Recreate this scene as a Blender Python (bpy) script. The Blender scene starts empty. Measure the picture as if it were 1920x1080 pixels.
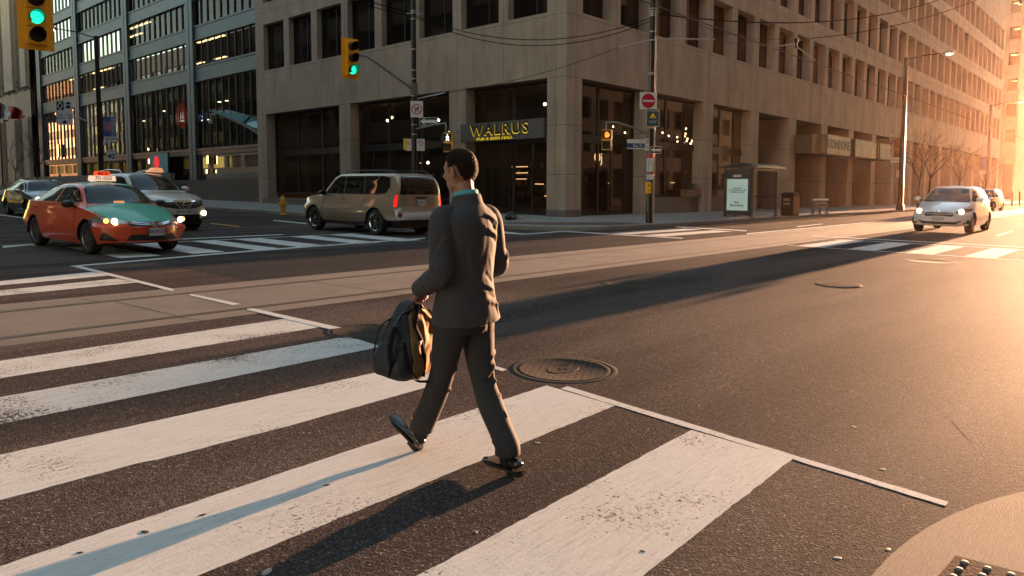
import bpy, bmesh, math, random
from mathutils import Vector, Matrix, noise
import numpy as np
R_=math.radians
random.seed(7)
SC=bpy.context.scene
COL=SC.collection
# ---------------------------------------------------------------- view geometry (measured from the street grid)
FP,CY=1366.05,458.0
YAW,PITCH,ROLL=R_(42.058),R_(4.2956),R_(.1807)
CAMH=1.62
GA,GB=-.0033,.010
def G(x,y): return GA*x+GB*y
_F=Vector((math.cos(YAW),math.sin(YAW),0));_Rt=Vector((math.sin(YAW),-math.cos(YAW),0));_U=Vector((0,0,1))
_f=_F*math.cos(PITCH)-_U*math.sin(PITCH);_u=_U*math.cos(PITCH)+_F*math.sin(PITCH)
CR=_Rt*math.cos(ROLL)+_u*math.sin(ROLL);CU=_u*math.cos(ROLL)-_Rt*math.sin(ROLL);CF=_f
def ray(px,py): return CR*(px-960)-CU*(py-CY)+CF*FP
def gp(px,py,dz=0.):
    d=ray(px,py);t=(dz-CAMH)/(d.z-GA*d.x-GB*d.y);return Vector((0,0,CAMH))+d*t
def onx(px,py,X): d=ray(px,py);return Vector((0,0,CAMH))+d*(X/d.x)
def ony(px,py,Y): d=ray(px,py);return Vector((0,0,CAMH))+d*(Y/d.y)
# ---------------------------------------------------------------- materials
MATS={}
def nmat(name):
    m=bpy.data.materials.new(name);m.use_nodes=True
    nt=m.node_tree;b=nt.nodes['Principled BSDF'];MATS[name]=m
    return m,nt,b
def node(nt,t,**k):
    n=nt.nodes.new(t)
    for a,v in k.items():
        if a[0]=='_': n.inputs[a[1:].replace('_',' ')].default_value=v
        else: setattr(n,a,v)
    return n
def ramp(nt,fac,stops):
    r=nt.nodes.new('ShaderNodeValToRGB');e=r.color_ramp.elements
    while len(e)<len(stops): e.new(.5)
    for i,(p,c) in enumerate(stops):
        e[i].position=p;e[i].color=(c[0],c[1],c[2],1) if not isinstance(c,(int,float)) else (c,c,c,1)
    nt.links.new(fac,r.inputs[0]);return r
def mat(name,col,rough=.6,metal=0.,var=0.,vscale=5.,bump=0.,bscale=40.,coat=0.,spec=.5,dist=.01,detail=4,emit=None,es=0.,sheen=0.):
    m,nt,b=nmat(name)
    b.inputs['Base Color'].default_value=(*col,1);b.inputs['Roughness'].default_value=rough;b.inputs['Metallic'].default_value=metal
    b.inputs['Coat Weight'].default_value=coat;b.inputs['Coat Roughness'].default_value=.05;b.inputs['Specular IOR Level'].default_value=spec
    b.inputs['Sheen Weight'].default_value=sheen
    if emit: b.inputs['Emission Color'].default_value=(*emit,1);b.inputs['Emission Strength'].default_value=es
    if var or bump: tc=node(nt,'ShaderNodeTexCoord')
    if var:
        n=node(nt,'ShaderNodeTexNoise',_Scale=vscale,_Detail=float(detail),_Roughness=.65);nt.links.new(tc.outputs['Object'],n.inputs['Vector'])
        r=ramp(nt,n.outputs['Fac'],[(.3,tuple(max(0,c*(1-var)) for c in col)),(.7,tuple(min(1,c*(1+var)) for c in col))])
        nt.links.new(r.outputs[0],b.inputs['Base Color'])
    if bump:
        n=node(nt,'ShaderNodeTexNoise',_Scale=bscale,_Detail=4.);nt.links.new(tc.outputs['Object'],n.inputs['Vector'])
        bp=node(nt,'ShaderNodeBump',_Strength=bump,_Distance=dist);nt.links.new(n.outputs['Fac'],bp.inputs['Height']);nt.links.new(bp.outputs[0],b.inputs['Normal'])
    return m
def emis(name,col,s):
    m,nt,b=nmat(name);b.inputs['Base Color'].default_value=(*[c*.3 for c in col],1)
    b.inputs['Emission Color'].default_value=(*col,1);b.inputs['Emission Strength'].default_value=s;return m
def glassmat(name,tint,trans,rough=.02,ior=1.5,dark=(.01,.012,.012)):
    m,nt,b=nmat(name);nt.nodes.remove(b)
    out=[n for n in nt.nodes if n.type=='OUTPUT_MATERIAL'][0]
    gl=node(nt,'ShaderNodeBsdfGlossy');gl.inputs['Roughness'].default_value=rough
    tr=node(nt,'ShaderNodeBsdfTransparent');tr.inputs['Color'].default_value=(*tint,1)
    df=node(nt,'ShaderNodeBsdfDiffuse');df.inputs['Color'].default_value=(*dark,1)
    fr=node(nt,'ShaderNodeFresnel');fr.inputs['IOR'].default_value=ior
    m1=node(nt,'ShaderNodeMixShader');m1.inputs[0].default_value=trans
    nt.links.new(df.outputs[0],m1.inputs[1]);nt.links.new(tr.outputs[0],m1.inputs[2])
    m2=node(nt,'ShaderNodeMixShader');nt.links.new(fr.outputs[0],m2.inputs[0]);nt.links.new(m1.outputs[0],m2.inputs[1]);nt.links.new(gl.outputs[0],m2.inputs[2])
    nt.links.new(m2.outputs[0],out.inputs[0]);return m
# ---------------------------------------------------------------- mesh builder
class MB:
    def __init__(s): s.v=[];s.f=[];s.m=[]
    def face(s,pts,m=0):
        i=len(s.v);s.v+= [tuple(p) for p in pts];s.f.append(tuple(range(i,i+len(pts))));s.m.append(m);return s
    def box(s,lo,hi,m=0,M=None):
        x0,y0,z0=lo;x1,y1,z1=hi
        c=[Vector(p) for p in((x0,y0,z0),(x1,y0,z0),(x1,y1,z0),(x0,y1,z0),(x0,y0,z1),(x1,y0,z1),(x1,y1,z1),(x0,y1,z1))]
        if M: c=[M@p for p in c]
        i=len(s.v);s.v+=[tuple(p) for p in c]
        for q in((0,3,2,1),(4,5,6,7),(0,1,5,4),(1,2,6,5),(2,3,7,6),(3,0,4,7)): s.f.append(tuple(i+k for k in q));s.m.append(m)
        return s
    def cbox(s,c,sz,m=0,M=None):
        return s.box([c[k]-sz[k]/2 for k in range(3)],[c[k]+sz[k]/2 for k in range(3)],m,M)
    def tube(s,pts,rad,n=8,m=0,cap=True):
        pts=[Vector(p) for p in pts]
        if isinstance(rad,(int,float)): rad=[rad]*len(pts)
        rings=[];t0=None
        for k,p in enumerate(pts):
            a=pts[max(0,k-1)];b=pts[min(len(pts)-1,k+1)];t=(b-a).normalized()
            if t0 is None:
                u=t.cross(Vector((0,0,1)))
                if u.length<.1: u=t.cross(Vector((1,0,0)))
                u.normalize()
            else:
                u=(u-t*u.dot(t)).normalized()
            t0=t;w=t.cross(u);i=len(s.v)
            for j in range(n):
                a_=2*math.pi*j/n;s.v.append(tuple(p+(u*math.cos(a_)+w*math.sin(a_))*rad[k]))
            rings.append(i)
        for r0,r1 in zip(rings,rings[1:]):
            for j in range(n): s.f.append((r0+j,r0+(j+1)%n,r1+(j+1)%n,r1+j));s.m.append(m)
        if cap:
            s.f.append(tuple(rings[0]+j for j in reversed(range(n))));s.m.append(m)
            s.f.append(tuple(rings[-1]+j for j in range(n)));s.m.append(m)
        return s
    def lathe(s,prof,n=24,m=0,M=None,ms=None):
        # prof: list of (r,z); axis z
        rings=[]
        for r,z in prof:
            i=len(s.v)
            for j in range(n):
                a=2*math.pi*j/n;p=Vector((r*math.cos(a),r*math.sin(a),z))
                if M: p=M@p
                s.v.append(tuple(p))
            rings.append(i)
        for k,(r0,r1) in enumerate(zip(rings,rings[1:])):
            for j in range(n): s.f.append((r0+j,r0+(j+1)%n,r1+(j+1)%n,r1+j));s.m.append(ms[k] if ms else m)
        return s
    def prism(s,poly,z0,z1,m=0,M=None):
        # poly in xy ccw, extruded in z
        n=len(poly);i=len(s.v)
        for z in(z0,z1):
            for x,y in poly:
                p=Vector((x,y,z));
                if M: p=M@p
                s.v.append(tuple(p))
        s.f.append(tuple(i+j for j in reversed(range(n))));s.m.append(m)
        s.f.append(tuple(i+n+j for j in range(n)));s.m.append(m)
        for j in range(n): s.f.append((i+j,i+(j+1)%n,i+n+(j+1)%n,i+n+j));s.m.append(m)
        return s
    def grid(s,rows,m=0,closed=False):
        i=len(s.v);n=len(rows[0])
        for r in rows: s.v+=[tuple(p) for p in r]
        for a in range(len(rows)-1):
            for b in range(n if closed else n-1):
                c=(b+1)%n;s.f.append((i+a*n+b,i+a*n+c,i+(a+1)*n+c,i+(a+1)*n+b));s.m.append(m)
        return s
    def build(s,name,mats,parent=None,smooth=False,bevel=0,loc=None,merge=False):
        me=bpy.data.meshes.new(name);me.from_pydata(s.v,[],s.f)
        if not isinstance(mats,(list,tuple)): mats=[mats]
        for m in mats: me.materials.append(m if not isinstance(m,str) else MATS[m])
        me.polygons.foreach_set('material_index',s.m)
        bm=bmesh.new();bm.from_mesh(me)
        if merge: bmesh.ops.remove_doubles(bm,verts=bm.verts,dist=merge if merge is not True else 1e-4)
        bmesh.ops.recalc_face_normals(bm,faces=bm.faces)
        if bevel: bmesh.ops.bevel(bm,geom=[e for e in bm.edges if e.is_manifold and e.calc_face_angle(0)>.5],offset=bevel,segments=2,affect='EDGES',clamp_overlap=True)
        bm.to_mesh(me);bm.free()
        if smooth:
            me.polygons.foreach_set('use_smooth',[True]*len(me.polygons))
            if smooth!=2: me.set_sharp_from_angle(angle=R_(38))
        o=bpy.data.objects.new(name,me);COL.objects.link(o)
        if parent: o.parent=parent
        if loc is not None: o.location=loc
        return o
def tag(o,label=None,cat=None,group=None,kind=None):
    if label: o['label']=label
    if cat: o['category']=cat
    if group: o['group']=group
    if kind: o['kind']=kind
    return o
def empty(name,loc,rz=0,label=None,cat=None,group=None):
    o=bpy.data.objects.new(name,None);COL.objects.link(o);o.location=loc;o.rotation_euler=(0,0,rz);o.empty_display_size=.3
    return tag(o,label,cat,group)
def ctree(o,parent=None):
    c=o.copy();COL.objects.link(c)
    if parent: c.parent=parent
    for ch in list(o.children): ctree(ch,c)
    return c
def text(name,s,size,m,parent=None,M=None,ext=.004,sx=1.,align='CENTER',off=0.,shear=0.,space=1.):
    cu=bpy.data.curves.new(name,'FONT');cu.body=s;cu.size=size;cu.align_x=align;cu.align_y='CENTER';cu.extrude=ext;cu.offset=off;cu.shear=shear;cu.resolution_u=3;cu.space_character=space
    t=bpy.data.objects.new(name,cu);COL.objects.link(t);bpy.context.view_layer.update()
    me=bpy.data.meshes.new_from_object(t.evaluated_get(bpy.context.evaluated_depsgraph_get()));bpy.data.objects.remove(t);bpy.data.curves.remove(cu)
    T=Matrix.Scale(sx,4,(1,0,0));me.transform(M@T if M else T);me.materials.clear();me.materials.append(MATS[m] if isinstance(m,str) else m)
    o=bpy.data.objects.new(name,me);COL.objects.link(o)
    if parent: o.parent=parent
    return o
def frame(o,x,z):
    # matrix with local X->x (reading direction), Y->z(up), Z->out
    x=Vector(x).normalized();z=Vector(z).normalized();n=x.cross(z);M=Matrix((x,z,n)).transposed().to_4x4();M.translation=Vector(o);return M
HAZE=.00006;EXPO=2.9
# ================================================================ ground materials
def asphalt(name,c0,c1,bs=1.,rough=.82):
    m,nt,b=nmat(name);L=nt.links.new;tc=node(nt,'ShaderNodeTexCoord')
    n1=node(nt,'ShaderNodeTexNoise',_Scale=.35,_Detail=5.);n2=node(nt,'ShaderNodeTexNoise',_Scale=55.,_Detail=3.,_Roughness=.7)
    v=node(nt,'ShaderNodeTexVoronoi',_Scale=95.);n3=node(nt,'ShaderNodeTexNoise',_Scale=60.,_Detail=6.,_Roughness=.8)
    for n in(n2,v,n3): L(tc.outputs['Object'],n.inputs['Vector'])
    mq=node(nt,'ShaderNodeMapping');mq.inputs['Scale'].default_value=(.45,2.2,1);L(tc.outputs['Object'],mq.inputs[0]);L(mq.outputs[0],n1.inputs['Vector'])
    r=ramp(nt,n1.outputs['Fac'],[(.3,c0),(.48,tuple((a+b_)/2 for a,b_ in zip(c0,c1))),(.56,c1),(.72,tuple(x*1.12 for x in c1))])
    sp=ramp(nt,v.outputs['Color'],[(.0,.42),(.55,.85),(.85,1.5),(1.,4.)])  # aggregate tones; the brightest grains paint in sun sparkle
    mx=node(nt,'ShaderNodeMixRGB',blend_type='MULTIPLY');mx.inputs[0].default_value=1
    L(r.outputs[0],mx.inputs[1]);L(sp.outputs[0],mx.inputs[2]);L(mx.outputs[0],b.inputs['Base Color'])
    b.inputs['Roughness'].default_value=rough;b.inputs['Specular IOR Level'].default_value=.012
    ad=node(nt,'ShaderNodeMath',operation='ADD');L(n3.outputs['Fac'],ad.inputs[0]);L(v.outputs['Distance'],ad.inputs[1])
    bp=node(nt,'ShaderNodeBump',_Strength=.6*bs,_Distance=.005);L(ad.outputs[0],bp.inputs['Height']);L(bp.outputs[0],b.inputs['Normal'])
    return m
asphalt('asphalt',(.048,.040,.038),(.096,.079,.071))
asphalt('asphalt_patch',(.042,.040,.041),(.056,.052,.052),.6,.88)
def concrete(name,c,stri=0,axis=0,rough=.7,bump=.25,bd=.006):
    m,nt,b=nmat(name);L=nt.links.new;tc=node(nt,'ShaderNodeTexCoord');mp=node(nt,'ShaderNodeMapping')
    mp.inputs['Scale'].default_value=(1,1,1) if not stri else ((1,stri,1) if axis==0 else (stri,1,1))
    mp.inputs['Rotation'].default_value=(0,0,R_(12) if stri else 0)
    L(tc.outputs['Object'],mp.inputs[0])
    n1=node(nt,'ShaderNodeTexNoise',_Scale=.9,_Detail=6.,_Roughness=.6);n2=node(nt,'ShaderNodeTexNoise',_Scale=9.,_Detail=8.,_Roughness=.75)
    L(tc.outputs['Object'],n1.inputs['Vector']);L(mp.outputs[0],n2.inputs['Vector'])
    a=node(nt,'ShaderNodeMath',operation='ADD');L(n1.outputs['Fac'],a.inputs[0]);L(n2.outputs['Fac'],a.inputs[1])
    d=node(nt,'ShaderNodeMath',operation='MULTIPLY');d.inputs[1].default_value=.5;L(a.outputs[0],d.inputs[0])
    r=ramp(nt,d.outputs[0],[(.32,tuple(x*.68 for x in c)),(.5,c),(.68,tuple(x*1.22 for x in c))])
    L(r.outputs[0],b.inputs['Base Color']);b.inputs['Roughness'].default_value=rough;b.inputs['Specular IOR Level'].default_value=.08
    bp=node(nt,'ShaderNodeBump',_Strength=bump,_Distance=bd);L(n2.outputs['Fac'],bp.inputs['Height']);L(bp.outputs[0],b.inputs['Normal']);return m
concrete('concrete_track',(.215,.185,.16),6,0,.85,.3)
concrete('concrete_walk',(.26,.25,.235),0)
concrete('concrete_kerb',(.27,.24,.21),0)
concrete('concrete_ramp',(.36,.31,.265),14,0,.9,1.,.035)
def paintmat(name,wear,c=(.60,.60,.575)):
    m,nt,b=nmat(name);L=nt.links.new;tc=node(nt,'ShaderNodeTexCoord')
    n1=node(nt,'ShaderNodeTexNoise',_Scale=1.3,_Detail=4.);n2=node(nt,'ShaderNodeTexNoise',_Scale=45.,_Detail=5.,_Roughness=.8);n3=node(nt,'ShaderNodeTexNoise',_Scale=3.5,_Detail=7.,_Roughness=.7)
    mp=node(nt,'ShaderNodeMapping');mp.inputs['Scale'].default_value=(1.4,14,1);mp.inputs['Rotation'].default_value=(0,0,R_(70));L(tc.outputs['Object'],mp.inputs[0])
    for n in(n1,n2): L(tc.outputs['Object'],n.inputs['Vector'])
    L(mp.outputs[0],n3.inputs['Vector'])
    s=node(nt,'ShaderNodeMath',operation='MULTIPLY_ADD');L(n1.outputs['Fac'],s.inputs[0]);s.inputs[1].default_value=.55;L(n2.outputs['Fac'],s.inputs[2])
    t=node(nt,'ShaderNodeMapRange');t.inputs['From Min'].default_value=wear;t.inputs['From Max'].default_value=wear+.045;L(s.outputs[0],t.inputs[0])
    cr=ramp(nt,n3.outputs['Fac'],[(.28,tuple(x*.66 for x in c)),(.45,tuple(x*.93 for x in c)),(.75,tuple(min(.85,x*1.1) for x in c))])
    mx=node(nt,'ShaderNodeMixRGB');mx.inputs[1].default_value=(.05,.046,.043,1);L(t.outputs[0],mx.inputs[0]);L(cr.outputs[0],mx.inputs[2])
    L(mx.outputs[0],b.inputs['Base Color']);b.inputs['Roughness'].default_value=.85;b.inputs['Specular IOR Level'].default_value=.08
    ad=node(nt,'ShaderNodeMath',operation='ADD');L(n2.outputs['Fac'],ad.inputs[0]);L(n3.outputs['Fac'],ad.inputs[1])
    bp=node(nt,'ShaderNodeBump',_Strength=.35,_Distance=.004);L(ad.outputs[0],bp.inputs['Height']);L(bp.outputs[0],b.inputs['Normal']);return m
paintmat('paint_new',.61);paintmat('paint_worn',.665);paintmat('paint_yellow',.55,(.5,.27,.05))
mat('rail_steel',(.10,.085,.075),.45,.6,.3,3)
mat('groove',(.02,.018,.016),.9)
mat('brick_ramp',(.11,.06,.045),.8,0,.3,30)
# ================================================================ ground
def sheet(name,pts,dz,m,kind='structure',parent=None,jit=0,step=.08):
    q=[]
    n=len(pts)
    if dz==.0035 and max(p[1] for p in pts)<8.3: dz=.0018
    for i in range(n):
        a=Vector(pts[i][:2]);b=Vector(pts[(i+1)%n][:2]);k=max(1,int((b-a).length/step)) if jit else 1
        for j in range(k):
            p=a.lerp(b,j/k)
            if jit:
                w=Vector((noise.noise((p.x*14,p.y*14,3))+.6*noise.noise((p.x*45,p.y*45,3)),noise.noise((p.x*14,p.y*14,9))+.6*noise.noise((p.x*45,p.y*45,9))))*jit;p=p+w
            q.append((p.x,p.y,G(p.x,p.y)+dz))
    me=bpy.data.meshes.new(name);bm=bmesh.new()
    f=bm.faces.new([bm.verts.new(p) for p in q]);f.normal_update()
    if f.normal.z<0: f.normal_flip()
    bmesh.ops.triangulate(bm,faces=[f]);bm.to_mesh(me);bm.free();me.materials.append(MATS[m])
    o=bpy.data.objects.new(name,me);COL.objects.link(o);tag(o,kind=kind)
    if parent:o.parent=parent
    return o
sheet('ground',[(-900,-900),(1500,-900),(1500,1200),(-900,1200)],0,'asphalt')
def hull(name,poly,z0,z1,m):
    mb=MB();n=len(poly);lo=[(x,y,G(x,y)+z0) for x,y in poly];hi=[(x,y,G(x,y)+z1) for x,y in poly]
    for i in range(n): j=(i+1)%n;mb.face([lo[i],lo[j],hi[j],hi[i]])
    mb.face(hi);o=mb.build(name,m);bm=bmesh.new();bm.from_mesh(o.data);bmesh.ops.triangulate(bm,faces=[f for f in bm.faces if len(f.verts)>4]);bm.to_mesh(o.data);bm.free()
    return tag(o,kind='structure')
def arc(cx,cy,r,a0,a1,n=14): return [(cx+r*math.cos(R_(a0+(a1-a0)*i/n)),cy+r*math.sin(R_(a0+(a1-a0)*i/n))) for i in range(n+1)]
KN,KE,KR=15.9,20.4,3.2
def offs(d): return [(KE+d,160)]+arc(KE+KR,KN+KR,KR-d,180,270)+[(420,KN+d)]
o_=offs(0);i_=offs(.17)
kb=MB()
for a,b,c,d in zip(o_,o_[1:],i_,i_[1:]):
    P=lambda p,z:(p[0],p[1],G(*p)+z)
    kb.face([P(a,-.05),P(b,-.05),P(b,.135),P(a,.135)]);kb.face([P(a,.135),P(b,.135),P(d,.15),P(c,.15)])
tag(kb.build('kerb','concrete_kerb',merge=True),kind='structure')
hull('pavement',[(420,160)]+i_,-.05,.149,'concrete_walk')
# pavement slab joints and a gutter strip
gj=MB()
for k in range(60):
    x=24+k*1.6
    gj.face([(x,KN+.2,G(x,KN)+.153),(x+.015,KN+.2,G(x,KN)+.153),(x+.015,22,G(x,22)+.153),(x,22,G(x,22)+.153)])
for k in range(60):
    y=22+k*1.6
    gj.face([(KE+.2,y,G(KE,y)+.153),(28.2,y,G(28,y)+.153),(28.2,y+.015,G(28,y)+.153),(KE+.2,y+.015,G(KE,y)+.153)])
tag(gj.build('pavement_joint_line','groove'),kind='structure')
sheet('pavement_ramp_brick',[(22.0,17.6),(23.9,16.25),(26.4,16.25),(26.2,17.5),(23.4,19.4),(21.3,21.0),(20.75,20.6)],.154,'brick_ramp')
# near corner apron
nc=[(-6,.85),(3.2,.85)]+[p for p in arc(3.2,-2.65,3.5,90,0,24)][1:]+[(6.7,-12),(-6,-12)]
hull('near_pavement',nc,-.05,.010,'concrete_ramp')
tp=MB()
a0=gp(1791.7,1043,.02);ux=(gp(1916,1075,.02)-a0).normalized();uy=(gp(1763,1077,.02)-a0).normalized()
q=[a0,a0+ux*.61,a0+ux*.61+uy*.61,a0+uy*.61];tp.face([p+Vector((0,0,.004)) for p in q])
for i in range(7):
    for j in range(7):
        c=a0+ux*(.045+i*.083)+uy*(.045+j*.083)+Vector((0,0,.004));M=Matrix.Translation(c)
        tp.lathe([(.017,0),(.014,.003),(.008,.0045),(.0001,.005)],10,M=M)
mat('tactile_iron',(.085,.048,.032),.9,0,.3,20,.2,60,spec=.1);mat('tactile_dome',(.26,.22,.19),.7,0,.3,20,spec=.2)
tp.m=[0]+[1]*(len(tp.f)-1)
tag(tp.build('tactile_plate',['tactile_iron','tactile_dome'],smooth=True),'small rusty iron plate with raised domes set in the pale ramp at the corner','tactile plate')
# streetcar track slab, joints and rails
TS0,TS1,RA,RB=8.38,11.25,8.83,10.62
sheet('track_slab_pavement',[(-60,TS0),(420,TS0),(420,TS1),(-60,TS1)],.0015,'concrete_track')
jn=MB()
for k in range(-3,40):
    x=.6+k*3.05+.2
    for y0,y1 in((TS0,RA-.08),(RA+.08,RB-.08),(RB+.08,TS1)):
        d=.16*(y0-TS0);jn.face([(x-d,y0,G(x,y0)+.003),(x-d+.022,y0,G(x,y0)+.003),(x-d-.12+.022,y1,G(x,y1)+.003),(x-d-.12,y1,G(x,y1)+.003)])
tag(jn.build('road_joint_line','groove'),kind='structure')
for y in(RA,RB):
    r=MB()
    for a,b,m,z in((-.085,-.035,1,.003),(-.035,.02,0,.005),(.02,.065,1,.003)):
        r.face([(-60,y+a,G(-60,y)+z),(420,y+a,G(420,y)+z),(420,y+b,G(420,y)+z),(-60,y+b,G(-60,y)+z)],m)
    tag(r.build('streetcar_rail',['rail_steel','groove']),'steel streetcar rail in the concrete strip, %s of the two rails'%('closer to the man' if y==RA else 'farther from the man'),'rail','streetcar rails')
# painted markings, from corners read off the photograph and laid on the road plane
def mark(name,px,m='paint_new',jit=.006,dz=.0035):
    return sheet(name,[tuple(gp(x,y).xy) for x,y in px],dz,m,jit=jit)
def gmark(name,x0,x1,y0,y1,m='paint_new',jit=.0,dz=.0035): return sheet(name,[(x0,y0),(x1,y0),(x1,y1),(x0,y1)],dz,m,jit=jit,step=.3)
def ext(px,cut):
    # stripe whose far-left end runs on past the frame along the street
    g=[gp(x,y) for x,y in px];return g
def stripe(up_l,up_r,lo_r,lo_l,m,W0=-3.5,bumps=()):
    a,b,c,d=[gp(*p) for p in(up_l,up_r,lo_r,lo_l)]
    def back(p,q): t=(W0-p.x)/(q.x-p.x);return p+(q-p)*t
    pts=[back(a,b),b,c]+[gp(*p) for p in bumps]+[back(d,c)]
    return sheet('crosswalk_stripe',[tuple(p.xy) for p in pts],.0035,m,jit=.007,step=.05)
stripe((0,677),(540,597),(600,613.6),(0,709.6),'paint_worn')
stripe((0,745),(652,631),(715,650),(0,795.6),'paint_worn')
stripe((0,853),(836,670),(830,718),(0,940.7),'paint_new',-3.5,[(560,794),(300,861),(262,868)])
stripe((0,1062),(1024.4,723),(1152.8,761),(373,1080),'paint_new')
a,b,c,d=[gp(*p) for p in((960,985.2),(1296,806.5),(1485.6,861),(1206,1080))]
e=a+(a-b)*2;f_=d+(d-c)*2.2
sheet('crosswalk_stripe',[tuple(p.xy) for p in(e,a,b,c,d,f_)],.0035,'paint_new',jit=.007,step=.05)
for q in([(1063.7,724.4),(1778,941.5),(1771.9,949),(1051.9,729.2)],[(900,677),(951,693.4),(941.9,696.2),(900,684)],[(465,576.3),(640,614.8),(619,617.8),(462,581)],
    [(358.5,551.4),(452,570.4),(435.6,572.5),(354,553.6)],[(148,498.2),(328,543),(322,546),(130,498.6)]):
    mark('crosswalk_line_marking',q,jit=.008)
for u,l in(((0,527.5,172.5,510),(0,535.5,205,517)),((0,545,220,522.5),(0,555,257.5,530))):
    stripe(u[:2],u[2:],l[2:],l[:2],'paint_worn')
mark('crosswalk_line_marking',[(5,461),(68,456.5),(68,459),(5,465)])
# crossing over the left-hand street (stripes run away from the camera)
N0=gp(475,470).y;N1=N0+3.35
mark('crosswalk_line_marking',[(131,498.8),(475,469.3),(797,445.8),(797,447.3),(475,471.6),(143,499.9)],jit=.004)
gmark('crosswalk_line_marking',6.6,19.3,N1+.25,N1+.37);gmark('stop_line_marking',5.4,12.3,N1+1.1,N1+1.38)
for a,b in((250,320),(375,430),(482,525),(560,607),(660,698),(730,768)):
    t=lambda x:469.6-(x-475)*.0733 if x>475 else 469.6+(475-x)*.0855
    xa=gp(a,t(a)).x;xb=gp(b,t(b)).x
    sheet('crosswalk_stripe',[(xa,N0+.1),(xb,N0+.1),(xb+.02,N1+.25),(xa+.02,N1+.25)],.0035,'paint_new',jit=.006,step=.1)
# crossing over the right-hand street, far side
E0=gp(1460,457.5);E1=gp(1920,486.3);E2=gp(1587,438.9);E3=gp(1920,459)
gmark('crosswalk_line_marking',21.15,21.3,2.2,8.25);gmark('crosswalk_line_marking',25.15,25.35,2.2,8.25);gmark('stop_line_marking',26.2,26.55,2.0,9.4)
for a,b,c,d in((1500,1548,1642,1588),(1594,1645,1727,1669),(1701,1754,1820,1769),(1811,1869,1925,1866)):
    yn=lambda x:457.6+(x-1460.8)*.0625
    ya,yb=gp(a,yn(a)).y,gp(b,yn(b)).y
    sheet('crosswalk_stripe',[(21.35,ya),(21.35,yb),(25.1,yb-.02),(25.1,ya-.02)],.0035,'paint_new',jit=.006,step=.1)
for a,b in((1132.5,1167.5),(1195,1235)):
    yn=lambda x:433.7+(x-1055)*.0591
    ya,yb=gp(a,yn(a)).y,gp(b,yn(b)).y
    sheet('crosswalk_stripe',[(21.6,ya),(21.7,yb),(26.6,yb-.15),(26.6,ya-.15)],.0035,'paint_new',jit=.006,step=.1)
mark('crosswalk_line_marking',[(1055,433),(1280,446.2),(1280,447.6),(1055,434.4)],jit=.004)
mark('crosswalk_line_marking',[(1055,433),(985,438.6),(940,433.5),(900,433.5),(900,435),(985,440),(1055,434.4)],jit=.0)
mark('stop_line_marking',[(1267,424.6),(1400,432),(1400,433.6),(1267,426)],jit=.0)
mark('lane_marking',[(1494,424.4),(1542,419.4),(1542,420.6),(1494,426)],jit=0)
mark('lane_marking',[(1400,437.5),(1521,426.6),(1711,408.6),(1711,409.8),(1521,428.2),(1400,439.5)],jit=0)
mark('lane_marking',[(1865,441.5),(1896,433),(1900,434.5),(1872,443)],jit=0)
mark('lane_marking',[(512,412.4),(575,418.5),(575,420.3),(512,414)],jit=0);mark('lane_marking',[(1845,400),(1920,392),(1920,393.5),(1845,402)],jit=0)
mark('lane_marking',[(395,418),(450,424),(448,425.5),(395,419.6)],'paint_yellow',jit=0)
mark('lane_marking',[(0,402),(48,408),(46,409.5),(0,404)],jit=0)
# darker resurfaced asphalt panels beside the slab and at the far crossing
sheet('road_patch',[(12.5,TS1+.05),(21,TS1+.05),(21,N0-.9),(12.5,N0-.6),(6,N0-.55),(6,TS1+.05)],.0008,'asphalt_patch')
sheet('road_patch',[(20.9,2.4),(26,2.4),(26,8.0),(20.9,8.0)],.0008,'asphalt_patch')
# cracks and sealed seams in the asphalt
ck=MB();random.seed(4)
def crack(pts,w):
    P=[];pts=[gp(*p).xy for p in pts]
    for a,b in zip(pts,pts[1:]):
        n_=max(2,int((b-a).length/.12))
        for k in range(n_): P.append(a.lerp(b,k/n_)+Vector((random.gauss(0,.018),random.gauss(0,.018))))
    P.append(pts[-1])
    for a,b in zip(P,P[1:]):
        t=(b-a).normalized();s=Vector((-t.y,t.x))*w*random.uniform(.3,1.)
        ck.face([(q.x,q.y,G(q.x,q.y)+.0012) for q in(a-s,b-s,b+s,a+s)])
crack([(5,488),(60,500),(120,507),(180,520)],.010);crack([(250,505),(330,492),(400,489)],.009)
crack([(1120,585),(1250,600),(1420,640),(1600,660),(1900,700)],.006);crack([(1340,500),(1380,560),(1480,640),(1530,760)],.004)
crack([(1560,640),(1700,720),(1830,830)],.005);crack([(1010,880),(1060,930),(1080,1010)],.003);crack([(180,610+300),(330,870+30),(420,880)],.003)
crack([(870,520),(1000,512),(1130,500),(1300,470)],.008)
tag(ck.build('road_crack_line','groove'),kind='structure')
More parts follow.
